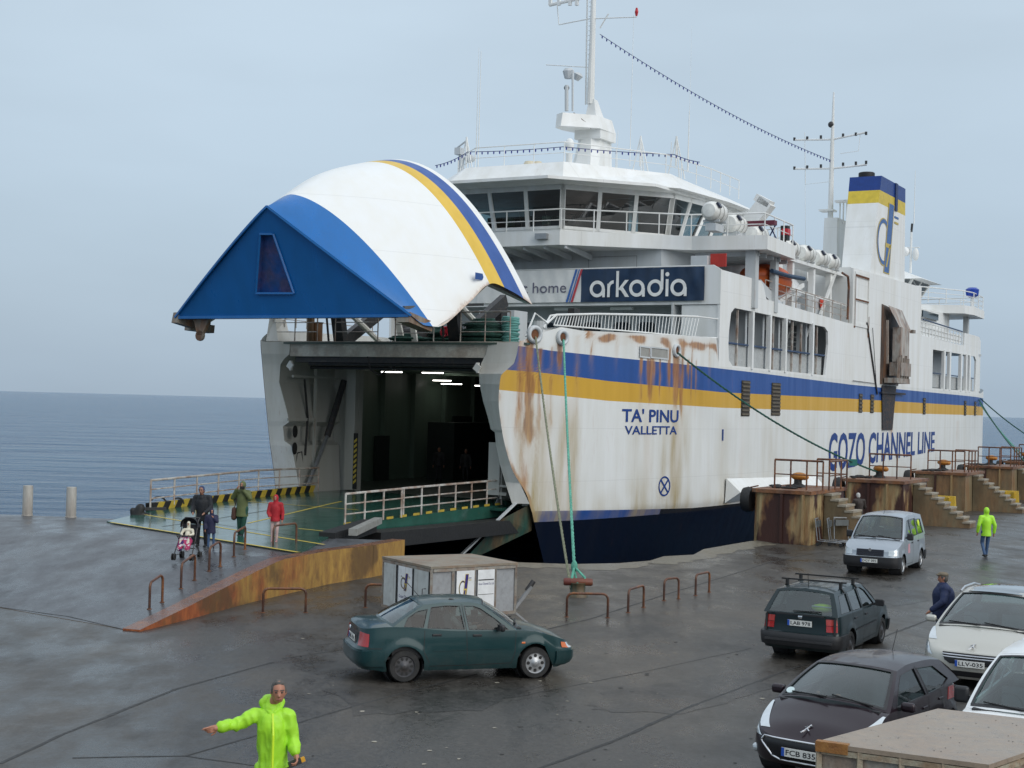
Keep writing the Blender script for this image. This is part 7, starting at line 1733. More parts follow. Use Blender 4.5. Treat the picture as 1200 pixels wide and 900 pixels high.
m, nt, b_ = newmat('pattern_pink'); vn = nt.nodes.new('ShaderNodeTexVoronoi'); vn.inputs['Scale'].default_value = 14; tc = nt.nodes.new('ShaderNodeTexCoord'); nt.links.new(tc.outputs['Object'], vn.inputs[0]); sx2 = nt.nodes.new('ShaderNodeSeparateXYZ'); nt.links.new(vn.outputs['Color'], sx2.inputs[0])
cr_ = nt.nodes.new('ShaderNodeValToRGB'); cr_.color_ramp.interpolation = 'CONSTANT'
for e_, (p0_, c0_) in zip([cr_.color_ramp.elements[0], cr_.color_ramp.elements[1], cr_.color_ramp.elements.new(.55), cr_.color_ramp.elements.new(.75)], ((0, (.35, .03, .10)), (.3, (.6, .56, .6)), (.55, (.05, .02, .12)), (.75, (.55, .5, .52)))): e_.position = p0_; e_.color = (*c0_, 1)
nt.links.new(sx2.outputs[0], cr_.inputs[0]); nt.links.new(cr_.outputs[0], b_.inputs['Base Color']); b_.inputs['Roughness'].default_value = .8
blob('foot_muff', [((-.1, .12, .5), (-.1, .3, .3), .085, .07), ((.1, .12, .5), (.1, .3, .3), .085, .07), ((0, .1, .5), (0, .22, .42), .1, .08)], m, st, .018)
person(onr(219, 650) + Vector((0, 0, 0)), fwd, .86, 'toddler in cream hooded suit sitting in the stroller', dict(pel=(0, -.02, .58), che=(0, -.08, .76), nek=(0, -.1, .92), hed=(0, -.08, 1.06), shL=(-.13, -.06, .88), shR=(.13, -.06, .88), elL=(-.19, .03, .76), waL=(-.1, .16, .74), elR=(.19, .03, .76), waR=(.1, .16, .74), hiL=(-.08, 0, .57), hiR=(.08, 0, .57), knL=(-.12, .24, .6), knR=(.12, .24, .6), anL=(-.12, .33, .42), anR=(.12, .33, .42)), top=cloth('suit_cream', (.62, .58, .46)), legs=MT['suit_cream'], hood=True, bulk=1.15, vox=.014, shoes=MT['suit_cream'])
# people standing on the car deck, dimly lit
for (v, u, hh, lab) in ((-5.6, 13, 1.72, 'person in dark clothes standing inside the car deck, left of the others'), (-4.3, 13.4, 1.68, 'person in dark clothes standing inside the car deck, in the middle'), (-2.2, 13.2, 1.75, 'person in dark clothes standing inside the car deck, right of the others')):
    person(toworld(v, u, 1.06), face_to((-.2, -1)), hh, lab, {}, top=cloth('jacket_dim', (.03, .03, .032)), legs=cloth('trousers_dim', (.02, .02, .025)), hair=GREYH, bulk=1.1, vox=.03, group='people standing inside the car deck')
# drivers
SIT = dict(pel=(0, 0, .32), che=(0, -.06, .5), nek=(0, -.07, .62), hed=(0, -.05, .72), shL=(-.115, -.06, .585), shR=(.115, -.06, .585), elL=(-.14, .06, .47), waL=(-.10, .2, .50), elR=(.14, .06, .47), waR=(.10, .2, .50), hiL=(-.05, 0, .31), hiR=(.05, 0, .31), knL=(-.07, .25, .37), knR=(.07, .25, .37), anL=(-.07, .4, .2), anR=(.07, .4, .2))
def driver(car_loc, head, x, y, lab, top, z=0.0, hair=GREYH):
    M = Matrix.Translation(car_loc) @ Matrix.Rotation(head, 4, 'Z'); p = M @ Vector((x, y, z)); return person(p, head - PI / 2, 1.70, lab, SIT, top=top, legs=cloth('trousers_black', (.012, .012, .014)), hair=hair, vox=.02, bulk=1.0)
driver((-.86, 26.93, 0), math.radians(16.8), -.17, -.36, 'driver in pale top at the wheel of the dark green saloon car', cloth('top_pale', (.35, .33, .32)), .07, cloth('hair_dark', (.02, .015, .012)))
driver((5.15, 21.02, 0), math.atan2(-.807, -.59), -.08, -.36, 'driver dimly seen behind the windscreen of the dark purple brown hatchback', cloth('top_dim', (.05, .05, .055)), .07)
# ================================================================== quay furniture
def GR(px, py):
    z = .5
    for _ in range(12): g = G(px, py, z); z = rz(g.x, g.y) if g.y > 28 and g.x < -2.5 else 0.
    g.z = z; return g
def hoop(a, b, hh, label, i):
    a, b = Vector(a), Vector(b); r = .13; up = Vector((0, 0, 1)); d = (b - a); d.z = 0; L = d.length; d.normalize()
    c = (a + b) / 2; o = empty('hoop_barrier', (a.x, a.y, a.z), 0, label, 'hoop barrier', 'rusty tubular hoop barriers on the quay')
    a0 = Vector((0, 0, 0)); b0 = b - a; P = [a0 + up * -.05, a0 + up * (hh - r)]
    for k in range(1, 5): t = PI / 2 * k / 4; P.append(a0 + up * (hh - r + r * math.sin(t)) + d * (r - r * math.cos(t)))
    tz = b0.z
    for k in range(0, 5): t = PI / 2 * k / 4; P.append(a0 + d * (L - r + r * math.sin(t)) + up * (tz + hh - r + r * math.cos(t)))
    P.append(b0 + up * -.05)
    q = MB(); q.tube(P, .03, 8); q.build('hoop', RAILR, o, smooth=60)
    q = MB()
    for p in (a0, b0): q.lathe([(.06, 0), (.055, .012)], p, 10)
    q.build('foot_plate', MT['rust_plain'], o)
hp = [((175, 714), (190, 706), 'rusty hoop barrier lowest on the ramp edge'), ((212, 690), (228, 680), 'rusty hoop barrier second up the ramp edge'), ((245, 668), (258, 662), 'rusty hoop barrier third up the ramp edge'), ((274, 652), (287, 644), 'rusty hoop barrier fourth up the ramp edge, by the person in the olive parka'), ((320, 641), (347, 637), 'rusty hoop barrier at the top of the ramp, in front of the child in red')]
for i, (a, b, l) in enumerate(hp):
    if i < 4:
        A = GR(*a); hoop(A, GR(*b), .62, l, i)
    else: hoop(GR(*a), GR(*b), .58, l, i)
for a, b, l in (((308, 718), (358, 718), 'wide rusty hoop barrier on the low quay below the ramp wall'), ((428, 712), (474, 713), 'rusty hoop barrier half hidden behind the cargo trailer'), ((664, 723), (712, 724), 'wide rusty hoop barrier beside the green mooring bollard'), ((736, 718), (754, 712), 'worn hoop barrier with pale rust, first right of the wide one by the bollard'), ((778, 704), (795, 702), 'dark rusty hoop barrier, second right of the wide one by the bollard'), ((815, 698), (831, 694), 'dark rusty hoop barrier, rightmost of the row by the bollard')):
    hoop(G(*a), G(*b), .56, l, 0)
PILC = rusty('bollard_concrete', (.45, .44, .40), .15, scale=2)
for px, py, l in ((32, 604, 'pale concrete post at the sea edge, leftmost of the two'), (83, 606, 'pale concrete post at the sea edge, right one of the two')):
    g = GR(px, py); o = empty('concrete_post', g, 0, l, 'post', 'pale round posts at the sea edge'); q = MB(); q.lathe([(.17, 0), (.165, .1), (.16, .95), (.15, .99), (.02, 1.0)], (0, 0, 0), 20); q.build('shaft', PILC, o, smooth=40); q = MB(); q.lathe([(.19, -.02), (.18, .03)], (0, 0, 0), 20); q.build('base_ring', MT['bollard_concrete'], o)
# mooring bollard with ropes
bp = G(677, 699, 0)
mbd = empty('mooring_bollard', bp, 0, 'dark green mooring bollard with a rusty red cross head holding the green ropes', 'bollard')
q = MB(); q.lathe([(.28, 0), (.26, .05), (.2, .12), (.19, .3), (.22, .36)], (0, 0, 0), 18); q.build('base', rusty('bollard_green', (.02, .07, .05), .4), mbd, smooth=40)
q = MB(); q.lathe([(.08, -.38), (.1, -.34), (.1, .34), (.08, .38)], (0, 0, .38), 12, M=Matrix.Rotation(PI / 2, 3, 'Y')); q.build('cross_head', rusty('head_red', (.16, .04, .03), .6), mbd, smooth=40)
ROPEG = mat('rope_green', (.10, .34, .25), .8, bmp=.8, bscale=30, var=.3, vscale=8); ROPEO = mat('rope_olive', (.19, .20, .13), .85, bmp=.8, bscale=30, var=.3, vscale=8); ROPED = mat('rope_dark_green', (.02, .09, .07), .8, var=.4, vscale=6)
def rope(name, a, b, sag, r, m, label, extra=None, n=24, cat='rope'):
    a, b = Vector(a), Vector(b); P = [a.lerp(b, k / n) - Vector((0, 0, sag * 4 * (k / n) * (1 - k / n))) for k in range(n + 1)]
    q = MB()
    for ph in (0, 2.1, 4.2):   # three strands
        t = (b - a).normalized(); x = t.orthogonal().normalized(); y = t.cross(x); k2 = max(n, int((b - a).length / .12)); Q4 = []
        for i in range(k2 + 1):
            f = i / k2; p = a.lerp(b, f) - Vector((0, 0, sag * 4 * f * (1 - f))); an = ph + f * (b - a).length * 9; Q4.append(p + (x * math.cos(an) + y * math.sin(an)) * r * .45)
        q.tube(Q4, r * .62, 5)
    if extra: extra(q)
    o = q.build(name, m, None, smooth=60); tag(o, label, cat); return o
h0, h1, h2 = [toworld(p.x + .1, p.y, p.z - .1) for p in FL]
top = bp + Vector((0, 0, .40)); knot = D(673, 664, bp.y + .35)
def ex(q):
    for dx in (-.16, .17): q.tube([knot, top + Vector((dx, 0, .1)), top + Vector((dx * 1.2, .0, -.12))], .035, 6)
    q.ell(knot, (.09, .08, .16), 10, 8); q.tube([knot + Vector((.0, 0, -.1)), top + Vector((-.02, -.1, -.05))], .03, 6)
rope('mooring_rope', h1, knot, .25, .042, ROPEG, 'bright green mooring rope from the right bow hole of the ferry to the bollard', ex)
rope('mooring_rope', h0, D(669, 690, bp.y + .1), .30, .038, ROPEO, 'faded olive mooring rope from the left bow hole of the ferry to the bollard')
# berthing blocks with steps
DCON = rusty('block_concrete', (.24, .19, .11), .5, dark=(.05, .035, .02), scale=1.1, stretch=(1, 1, .3)); DFACE = rusty('block_rust_face', (.42, .32, .16), .9, dark=(.045, .014, .01), scale=1.5, stretch=(1.3, 1.3, .16), dthr=(.44, .52)); STEPC = rusty('step_concrete', (.36, .33, .26), .18, dark=(.1, .07, .04), scale=2, stretch=(1, 1, 1))
labs = ['rusty concrete berthing block with steps, nearest to the ferry bow', 'rusty concrete berthing block with steps behind the silver van', 'concrete berthing block with steps, third along the ferry side', 'concrete berthing block with steps, fourth along the ferry side', 'concrete berthing block, farthest along at the right edge']
us = [5.2, 17.0, 29.6, 42.2, 54.0]
rlabs = ['rusty pipe railing on the berthing block nearest the ferry bow', 'rusty pipe railing on the block behind the silver van', 'rusty pipe railing on the third berthing block', 'rusty pipe railing on the fourth berthing block', 'rusty pipe railing on the farthest berthing block']
blabs = ['small orange bollard on the berthing block nearest the ferry bow', 'small orange bollard on the block behind the silver van, with the dark green rope', 'small orange bollard on the third berthing block', 'small orange bollard on the fourth berthing block', 'small orange bollard on the farthest berthing block']
bollpos = []
for i, u0 in enumerate(us):
    o = empty('berthing_block', toworld(13.4, u0, 0), -TH, labs[i], 'concrete block', 'stepped berthing blocks along the ferry side')
    q = MB(); w, dp = (2.3 if i == 0 else 2.75), 4.4
    def jit(a): return a + random.uniform(-.03, .03)
    pl = [(0, .25), (.25, 0), (w * .55, jit(0)), (w, 0), (w, dp), (0, dp)]
    q.prism(pl, -3, 1.88, 0, top=[(.05, .3), (.3, .06), (w * .55, .04), (w - .04, .05), (w - .04, dp), (.05, dp)]); q.build('body', DFACE if i < 2 else DCON, o)
    q = MB(); q.prism([(p[0] + (-.06 if p[0] < 1 else .05), p[1] + (-.06 if p[1] < 1 else .05)) for p in pl], 1.885, 2.02); q.build('capping', rusty('capping_rust', (.22, .12, .07), .8, dark=(.07, .02, .012), scale=1.5, stretch=(1, 1, 1)), o)
    for k in range(1, 5):
        q = MB(); x = .35 + k * .42; 
        if k in (2, 4): q.box((x, -.02, .95), (.10, .06, 1.85)); q.build('steel_rib', MT['block_rust_face'], o)
    for k in range(10):     # steps go outwards (+x)
        q = MB(); hgt_ = 2.0 - .2 * (k + 1) + .0; x0 = w + .28 * k
        if hgt_ > .02:
            q.box((x0 + .14, 2.3, hgt_ / 2 - .05), (.28, 1.15, hgt_ + .1)); q.build('step_riser', DCON, o); q = MB(); q.box((x0 + .13, 2.3, hgt_ + .035), (.34, 1.22, .075)); q.build('step', STEPC, o)
    # black tyre fender on the ship side
    f = empty('rubber_fender', toworld(13.15, u0 + .6, 1.25), -TH, ['black rubber fender hanging by the block nearest the bow', 'black rubber fender on the block behind the silver van', 'black rubber fender on the third block', 'black rubber fender on the fourth block', 'black rubber fender on the farthest block'][i], 'fender', 'black rubber fenders between the blocks and the ferry')
    q = MB(); q.lathe([(.25, -.22), (.45, -.18), (.5, 0), (.45, .18), (.25, .22)], (-.1, 0, .3), 20, M=Matrix.Rotation(PI / 2, 3, 'Y')); q.build('tyre', BLACK, f, smooth=50); q = MB(); q.tube([(-.1, 0, .75), (.3, 0, .85)], .03, 5); q.build('chain', RAILR, f)
    # debris and cable along the capping
    q = MB()
    for k in range(9): q.ell((random.uniform(0, 1.2), random.uniform(.2, 3), 2.06), (random.uniform(.1, .35), .1, .05), 8, 5)
    q.build('old_rope_heap', BLACK, o, smooth=60)
    b = empty('small_bollard', toworld(14.35, u0 + 2.6, 2.02), -TH, blabs[i], 'bollard', 'orange bollards on the berthing blocks'); bollpos.append(toworld(14.35, u0 + 2.6, 2.25))
    q = MB(); q.lathe([(.3, 0), (.26, .08), (.16, .14), (.15, .34)], (0, 0, 0), 14); q.build('stem', BLACK, b, smooth=40); q = MB(); q.ell((.05, 0, .42), (.34, .22, .16), 14, 8); q.ell((.28, 0, .40), (.16, .16, .12), 10, 6); q.build('head', rusty('bollard_orange', (.55, .22, .03), .35, scale=4, stretch=(1, 1, 1)), b, smooth=60)
    rr = empty('pipe_railing', toworld(13.4, u0, 2.02), -TH, rlabs[i], 'railing', 'rusty pipe railings on the berthing blocks')
    rail([(.55, 1.0, 0), (2.45, 1.0, 0)] if i in (0, 2, 3) else [(.6, 2.2, 0), (2.5, 2.2, 0)], 1.1, rr, RAILR, step=.65, r=.035, bars=1, name='rail_frame')
    if i != 1: rail([(1.4, 3.6, 0), (2.6, 3.6, 0), (2.6, 1.3, 0)], 1.1, rr, RAILR, step=.8, r=.035, bars=1, name='rail_frame')
rope('mooring_rope', h2, bollpos[1], .5, .045, ROPED, 'dark green mooring line from the ferry side down to the second berthing block', None)
tg = D(993, 546, h2.y + (bollpos[1].y - h2.y) * .90)
f_ = .86; p = h2.lerp(bollpos[1], f_) - Vector((0, 0, .5 * 4 * f_ * (1 - f_)))
q = MB(); q.box((0, 0, 0), (.35, .12, .3)); o = q.build('rope_guard', mat('guard_teal', (.01, .14, .12), .5), None, loc=p); tag(o, 'teal canvas guard wrapped round the dark green mooring line', 'rope guard')
st0 = toworld(8.4, 70, 6.4)
rope('stern_line', toworld(8.3, 70, 6.5), G(1205, 545, 2.2), .3, .05, ROPED, 'dark mooring line from the stern, lower one'); rope('stern_line', toworld(8.3, 70, 6.6), D(1240, 530, 118), .4, .05, ROPED, 'dark mooring line from the stern, upper one'); rope('stern_line', toworld(8.3, 70, 6.3), bollpos[4], .3, .05, ROPEG, 'green mooring line from the stern to the farthest berthing block')
# white tank-like float between ship and first block
q = MB(); q.add([(8.95, 14, .8), (8.95, 27, .8), (9.6, 27, 1.0), (9.6, 14.2, 1.3), (8.95, 13, .8), (9.0, 14, 1.9), (9.0, 27, 1.6)], [(0, 1, 2, 3), (3, 2, 6, 5), (0, 3, 5)]); q.build('belting', CLEANW, ferry)
# yellow plastic barrier blocks
YB = mat('barrier_yellow', (.55, .36, .03), .5, dirt=.4)
def barrier(p, rzz, l):
    o = empty('barrier_block', p, rzz, l, 'barrier', 'yellow barrier blocks by the steps'); q = MB()
    q.prism([(-.75, -.25), (.75, -.25), (.75, .25), (-.75, .25)], 0, .75, 0, top=[(-.72, -.14), (.72, -.14), (.72, .14), (-.72, .14)]); q.build('body', YB, o)
    q = MB()
    for x in (-.45, 0, .45): q.box((x, -.2, .4), (.10, .14, .6), M=Matrix.Rotation(.13, 3, 'X'))
    q.build('rib', YB, o)
barrier(G(1178, 590, 0), -.4, 'yellow barrier block left of the other beside the third steps'); barrier(G(1186, 585, 0) + Vector((.9, .3, 0)), -.4, 'yellow barrier block at the right beside the third steps'); barrier(G(1103, 604, 0) + Vector((.4, 1.5, .15)), -.5, 'small yellow barrier block half hidden behind the second steps')
# luggage trolleys
def trolley(p, r, l):
    o = empty('luggage_trolley', p, r, l, 'trolley', 'luggage trolleys beside the nearest berthing block'); q = MB()
    q.tube([(-.3, -.5, .15), (-.3, .4, .2), (-.28, .5, 1.0)], .02, 6); q.tube([(.3, -.5, .15), (.3, .4, .2), (.28, .5, 1.0)], .02, 6); q.tube([(-.3, .5, 1.0), (.3, .5, 1.0)], .03, 6)
    for y in (-.4, -.1, .2): q.tube([(-.3, y, .17), (.3, y, .17)], .015, 5)
    q.build('frame', STEEL, o); q = MB(); q.box((0, .42, .82), (.56, .1, .22)); q.build('basket', mat('basket_grey', (.12, .13, .13), .5, .4), o)
    for x in (-.28, .28):
        for y in (-.45, .4): q = MB(); q.lathe([(.03, -.02), (.07, -.02), (.07, .02), (.03, .02)], (x, y, .07), 12, M=Matrix.Rotation(PI / 2, 3, 'Y')); q.build('wheel', TYRE, o)
trolley(G(972, 640, 0), 1.2, 'grey luggage trolley, leftmost, against the rusty block'); trolley(G(980, 640, 0) + Vector((.2, .1, 0)), 1.25, 'grey luggage trolley, middle one'); trolley(G(986, 639, 0) + Vector((.2, .0, 0)), .3, 'grey luggage trolley standing nearest the silver van')
# cargo trailer with company emblem
def cargo_box(name, corners, z0, z1, label, mats_, emblemed, cat, overhang=.03, frame_m=None, nside=4):
    c = sum((Vector(p) for p in corners), Vector((0, 0))) / 4; C4 = [Vector(p) - c for p in corners]
    o = empty(name, (c.x, c.y, 0), 0, label, cat)
    sh, tp, fr = mats_
    q = MB(); q.prism([p * .985 for p in C4], z0, z1 - .04); q.build('body', sh, o)
    q = MB(); q.prism([p * (1 + overhang) for p in C4], z1 - .05, z1); q.build('lid', tp, o)
    q = MB()
    for i in range(4):
        a, b = C4[i], C4[(i + 1) % 4]; d = (b - a).normalized()
        for k in range(nside):
            p = a.lerp(b, k / nside); q.bar((*p, z0), (*p, z1 - .05), .055, .055)
        q.bar((*(a + d * .03), z0 + .03), (*(b - d * .03), z0 + .03), .062, .06); q.bar((*(a + d * .03), z1 - .09), (*(b - d * .03), z1 - .09), .062, .06)
    q.build('frame', fr, o)
    return o, C4, c
ca, cb, cc_, cd = [G(px, py, 1.5).xy for px, py in ((450, 652), (506, 664), (605, 659), (552, 649))]
trl, C4, cen = cargo_box('cargo_trailer', [ca, cb, cc_, cd], .38, 1.5, 'white and grey box trailer with company emblems standing behind the green saloon car', (mat('trailer_grey', (.30, .31, .32), .5, dirt=.3, vscale=6), rusty('trailer_lid', (.30, .26, .20), .3, scale=2, stretch=(1, 1, 1)), rusty('trailer_frame', (.34, .32, .28), .4, dark=(.1, .07, .05), scale=5, stretch=(1, 1, 1))), True, 'trailer')
def side_panel(a, b, s0, s1, z0, z1, m, off=.035, nm='panel'):
    d = (b - a); n = Vector((d.y, -d.x)).normalized(); p, r_ = a.lerp(b, s0) + n * off, a.lerp(b, s1) + n * off; q = MB(); q.add([(p.x, p.y, z0), (r_.x, r_.y, z0), (r_.x, r_.y, z1), (p.x, p.y, z1)], [(0, 1, 2, 3)]); pl = q.build(nm, m, trl, fixn=False)
    def mp(s, t, o2=.004): v = p.lerp(r_, s) + n * o2; return (v.x, v.y, lerp(z0, z1, t))
    return pl, mp
PW = mat('panel_white', (.74, .75, .75), .4, dirt=.15); PD = mat('panel_pale', (.50, .52, .50), .5, dirt=.3)
EB, EN, EY = mat('logo_navy', (.015, .02, .08), .5), mat('logo_blue', (.03, .02, .16), .5), mat('logo_yellow', (.6, .45, .05), .5)
A0, B0, C0 = C4[0], C4[1], C4[2]
side_panel(A0, B0, .04, .30, .44, 1.38, PD); side_panel(A0, B0, .68, .97, .44, 1.38, PD)
pl, mp = side_panel(A0, B0, .35, .64, .44, 1.38, PW); emblem(lambda s, t, k: mp(.18 + .62 * s, .45 + .40 * t, .004 + .002 * k), pl, EB, EN, EY); lettering('lettering', 'Gozo Channel', lambda a, b: mp(.08 + .84 * a, .27 + .07 * b), EN, pl)
pl, mp = side_panel(B0, C0, .28, .49, .72, 1.38, PW); emblem(lambda s, t, k: mp(.12 + .62 * s, .08 + .8 * t, .004 + .002 * k), pl, EB, EN, EY); side_panel(B0, C0, .28, .49, .42, .68, PW)
pl, mp = side_panel(B0, C0, .53, .73, .42, 1.38, PW); lettering('lettering', 'Gozo Channel Co. Ltd', lambda a, b: mp(.05 + .9 * a, .66 + .05 * b), EN, pl); lettering('lettering', 'CARGO AND GARAGE', lambda a, b: mp(.05 + .72 * a, .18 + .045 * b), EN, pl)
q = MB(); pp_ = [mp(.03, .76), mp(.95, .76), mp(.95, .785), mp(.03, .785)]; q.add(pp_, [(0, 1, 2, 3)]); q.add([mp(.03, .44), mp(.95, .44), mp(.95, .45), mp(.03, .45)], [(0, 1, 2, 3)]); q.build('panel_rule', DARK, pl, fixn=False)
q = MB(); rgt = C4[2]; base = Vector((rgt.x, rgt.y, .5)); e_ = G(625, 685, 1.0); e_ = Vector((rgt.x + .35, rgt.y + .2, .95)); q.bar(base, e_, .05, .07); q.tube([e_ - Vector((.1, 0, .1)), e_ + Vector((.05, .05, .12))], .06, 8, 1); q.bar(base + Vector((0, 0, -.1)), base + Vector((.3, .1, -.35)), .04); q.build('drawbar', [STEEL, DARK], trl)
q = MB(); n_ = (C4[2] - C4[1]).normalized(); p_ = C4[1] + (C4[0] - C4[1]) * .06; q.tube([(p_.x - .05, p_.y - .04, .85), (p_.x - .12, p_.y - .09, .85), (p_.x - .12, p_.y - .09, 1.02), (p_.x - .05, p_.y - .04, 1.02)], .01, 5); q.build('handle', DARK, trl)
for k in range(4):
    p_ = C4[k] * .75; q = MB(); q.lathe([(.1, -.06), (.19, -.06), (.19, .06), (.1, .06)], (p_.x, p_.y, .19), 18, M=Matrix.Rotation(PI / 2, 3, 'Y') ); q.build('wheel', TYRE, trl)
# foreground cargo box
f1, f2, f3 = [G(px, py, 1.5).xy for px, py in ((960, 869), (1158, 895), (1100, 831))]
f4 = f2 + (f3 - f1)
fbx, F4, fc = cargo_box('cargo_box', [f1, f2, f4, f3], .35, 1.5, 'rusty grey cargo box with a worn brown board lid in the bottom right corner', (rusty('box_sheet', (.34, .34, .30), .4, dark=(.14, .06, .02), scale=3, stretch=(1, 1, .6)), rusty('box_lid', (.36, .29, .22), .12, dark=(.24, .18, .13), scale=1.2, stretch=(1, 1, 1), rough=.45), rusty('box_frame', (.42, .38, .28), .4, dark=(.2, .1, .04), scale=6, stretch=(1, 1, 1))), False, 'cargo box')
q = MB(); a = F4[0]; d = (F4[1] - F4[0]).normalized(); q.box((a.x + d.x * .14, a.y + d.y * .14 - .01, 1.46), (.34, .09, .11), rz=math.atan2(d.y, d.x)); q.build('corner_bracket', rusty('bracket_rust', (.35, .16, .04), .6, scale=6, stretch=(1, 1, 1)), fbx)
q = MB()
random.seed(3)
for k in range(26):
    s, t = random.random() * .9 + .05, random.random() * .9 + .05; p_ = F4[0] + (F4[1] - F4[0]) * s + (F4[3] - F4[0]) * t; q.lathe([(.006, 0), (.009, .002)], (p_.x, p_.y, 1.501), 7)
q.build('screw_head', DARK, fbx)
for k in range(4):
    p_ = F4[k] * .75; q = MB(); q.lathe([(.1, -.06), (.19, -.06), (.19, .06), (.1, .06)], (p_.x, p_.y, .19), 18, M=Matrix.Rotation(PI / 2, 3, 'Y')); q.build('wheel', TYRE, fbx)
# beacon on the white van roof
wv = [o for o in COL.objects if o.name.startswith('white_van')][0]
# things lying about
fd = GR(158, 606); o = empty('rope_fender', fd + Vector((0, .3, -.1)), 0, 'black tangled rope fender with a bar at the far left end of the ship ramp', 'fender'); blob('bundle', [((0, 0, .05), (.1, 0, .38), .2, .16), ((.1, 0, .1), (.35, .05, .12), .16, .1), ((-.1, 0, .05), (-.15, 0, .3), .12, .1)], BLACK, o, .03); q = MB(); q.bar((.1, 0, .35), (.95, .1, .38), .05, .1); q.build('bar', DARK, o)
cb_ = S(321, 584, 1.0); pw = toworld(-5.0, V(321, 584, -5.0).y, V(321, 590, -5.0).z); o = empty('blue_crate', pw, -TH, 'light blue plastic crate beyond the ramp railing beside the ferry bow', 'crate'); q = MB(); q.prism([(-.5, -.3), (.5, -.3), (.5, .3), (-.5, .3)], 0, .5, 0, top=[(-.54, -.34), (.54, -.34), (.54, .34), (-.54, .34)]); q.build('tub', mat('crate_blue', (.04, .22, .55), .5), o); q = MB(); q.box((0, 0, .52), (1.14, .74, .05)); q.build('rim', MT['crate_blue'], o)
# rope heaps on the foredeck
def heap(v, u, z, r, m, lab, n=46, hh=.7):
    q = MB(); P = []
    for i in range(n * 8):
        t = i / 8; a = t * 2 * PI / 1.1; rr = r * (.35 + .65 * abs(mnoise.noise(Vector((t * .3, v, 1)))) * 1.6); P.append((rr * math.cos(a) * 1.3, rr * math.sin(a), .05 + hh * (t / n) * (1 - (rr / r) * .35) + .08 * mnoise.noise(Vector((t * .7, 2, v)))))
    q.tube(P, .045, 5); o = q.build('rope_heap', m, None, smooth=60, loc=toworld(v, u, z)); tag(o, lab, 'rope')
ROPEK = mat('rope_bottle', (.015, .06, .045), .85, var=.5, vscale=10); random.seed(5)
heap(3.7, 1.3, 7.34, .8, ROPEK, 'dark green rope heaped on the foredeck beside the pale green coil', 60, 1.0); heap(.8, 3.2, 7.34, .9, ROPEK, 'dark green rope heap in the middle of the foredeck', 50, .8); heap(-1.2, 3.4, 7.34, .6, ROPEK, 'low dark rope heap left of centre on the foredeck', 30, .5)
q = MB()
for k in range(13): z = .08 + k * .075; rr_ = .30 + .05 * mnoise.noise(Vector((k * .9, 0, 0))); q.tube([(rr_ * math.cos(a) + .03 * math.sin(k * 2.3), rr_ * math.sin(a), z + .03 * math.sin(a + k)) for a in [2 * PI * i / 18 for i in range(18)]], .055, 6, closed=True)
o = q.build('rope_coil', mat('rope_turquoise', (.13, .34, .31), .8, bmp=.8, bscale=30), None, smooth=60, loc=toworld(4.75, 1.5, 7.34)); tag(o, 'pale turquoise rope coil on a drum at the right of the foredeck', 'rope')
q = MB(); q.lathe([(.34, 0), (.34, .9), (.38, .95)], (0, 0, 0), 18); o = q.build('drum', GREYW, None, loc=toworld(5.5, 2.4, 7.34)); tag(o, 'grey drum behind the bulwark at the right of the foredeck', 'drum')
q = MB()
for k in range(7): q.tube([(-.5 + k * .17 + .12 * math.cos(a), 0, .3 + .12 * k * (.4 if k < 4 else -.1) + .18 * math.sin(a)) for a in [2 * PI * i / 10 for i in range(10)]], .05, 6, closed=True)
o = q.build('red_hose', mat('hose_red', (.5, .02, .04), .5), None, smooth=60, loc=toworld(2.0, 2.0, 7.5)); tag(o, 'bright red hose bundle hanging on the foredeck under the visor', 'hose')
# festoon lights from mast to mast and along the wheelhouse rail
def festoon(a, b, sag, n, lab):
    a, b = Vector(a), Vector(b); o = empty('light_string', a, 0, lab, 'light string', 'strings of small lights on the ferry'); q = MB(); P = [a.lerp(b, k / 30) - Vector((0, 0, sag * 4 * (k / 30) * (1 - k / 30))) - a for k in range(31)]; q.tube(P, .018, 4); q.build('cable', mat('cable_blue', (.02, .03, .12), .5), o)
    q = MB(); q.ell((0, 0, -.07), (.04, .04, .085), 5, 4); lm = q.build('lamp', mat('lamp_blue', (.03, .04, .22), .4), o)
    for k in range(n):
        f = (k + .5) / n; c_ = lm if k == 0 else lm.copy()
        if k: COL.objects.link(c_); c_.parent = o
        c_.location = a.lerp(b, f) - Vector((0, 0, sag * 4 * f * (1 - f))) - a
wu = lambda px, py, u: toworld(*[U(px, py, u)[i] for i in (0, 1, 2)])
festoon(wu(703, 40, 18.2), wu(974, 188, 41), .45, 62, 'long string of small blue lights sagging between the two masts')
festoon(wu(510, 194, 14), wu(548, 178, 14), .1, 9, 'short string of lights rising from behind the visor to the wheelhouse roof'); festoon(wu(548, 178, 14), wu(660, 172, 14), .05, 16, 'string of lights along the left part of the wheelhouse roof rail'); festoon(wu(660, 172, 14), wu(790, 181, 18), .05, 18, 'string of lights along the right part of the wheelhouse roof rail'); festoon(wu(790, 181, 18), wu(820, 190, 18), .05, 6, 'short string of lights at the right end of the wheelhouse roof')
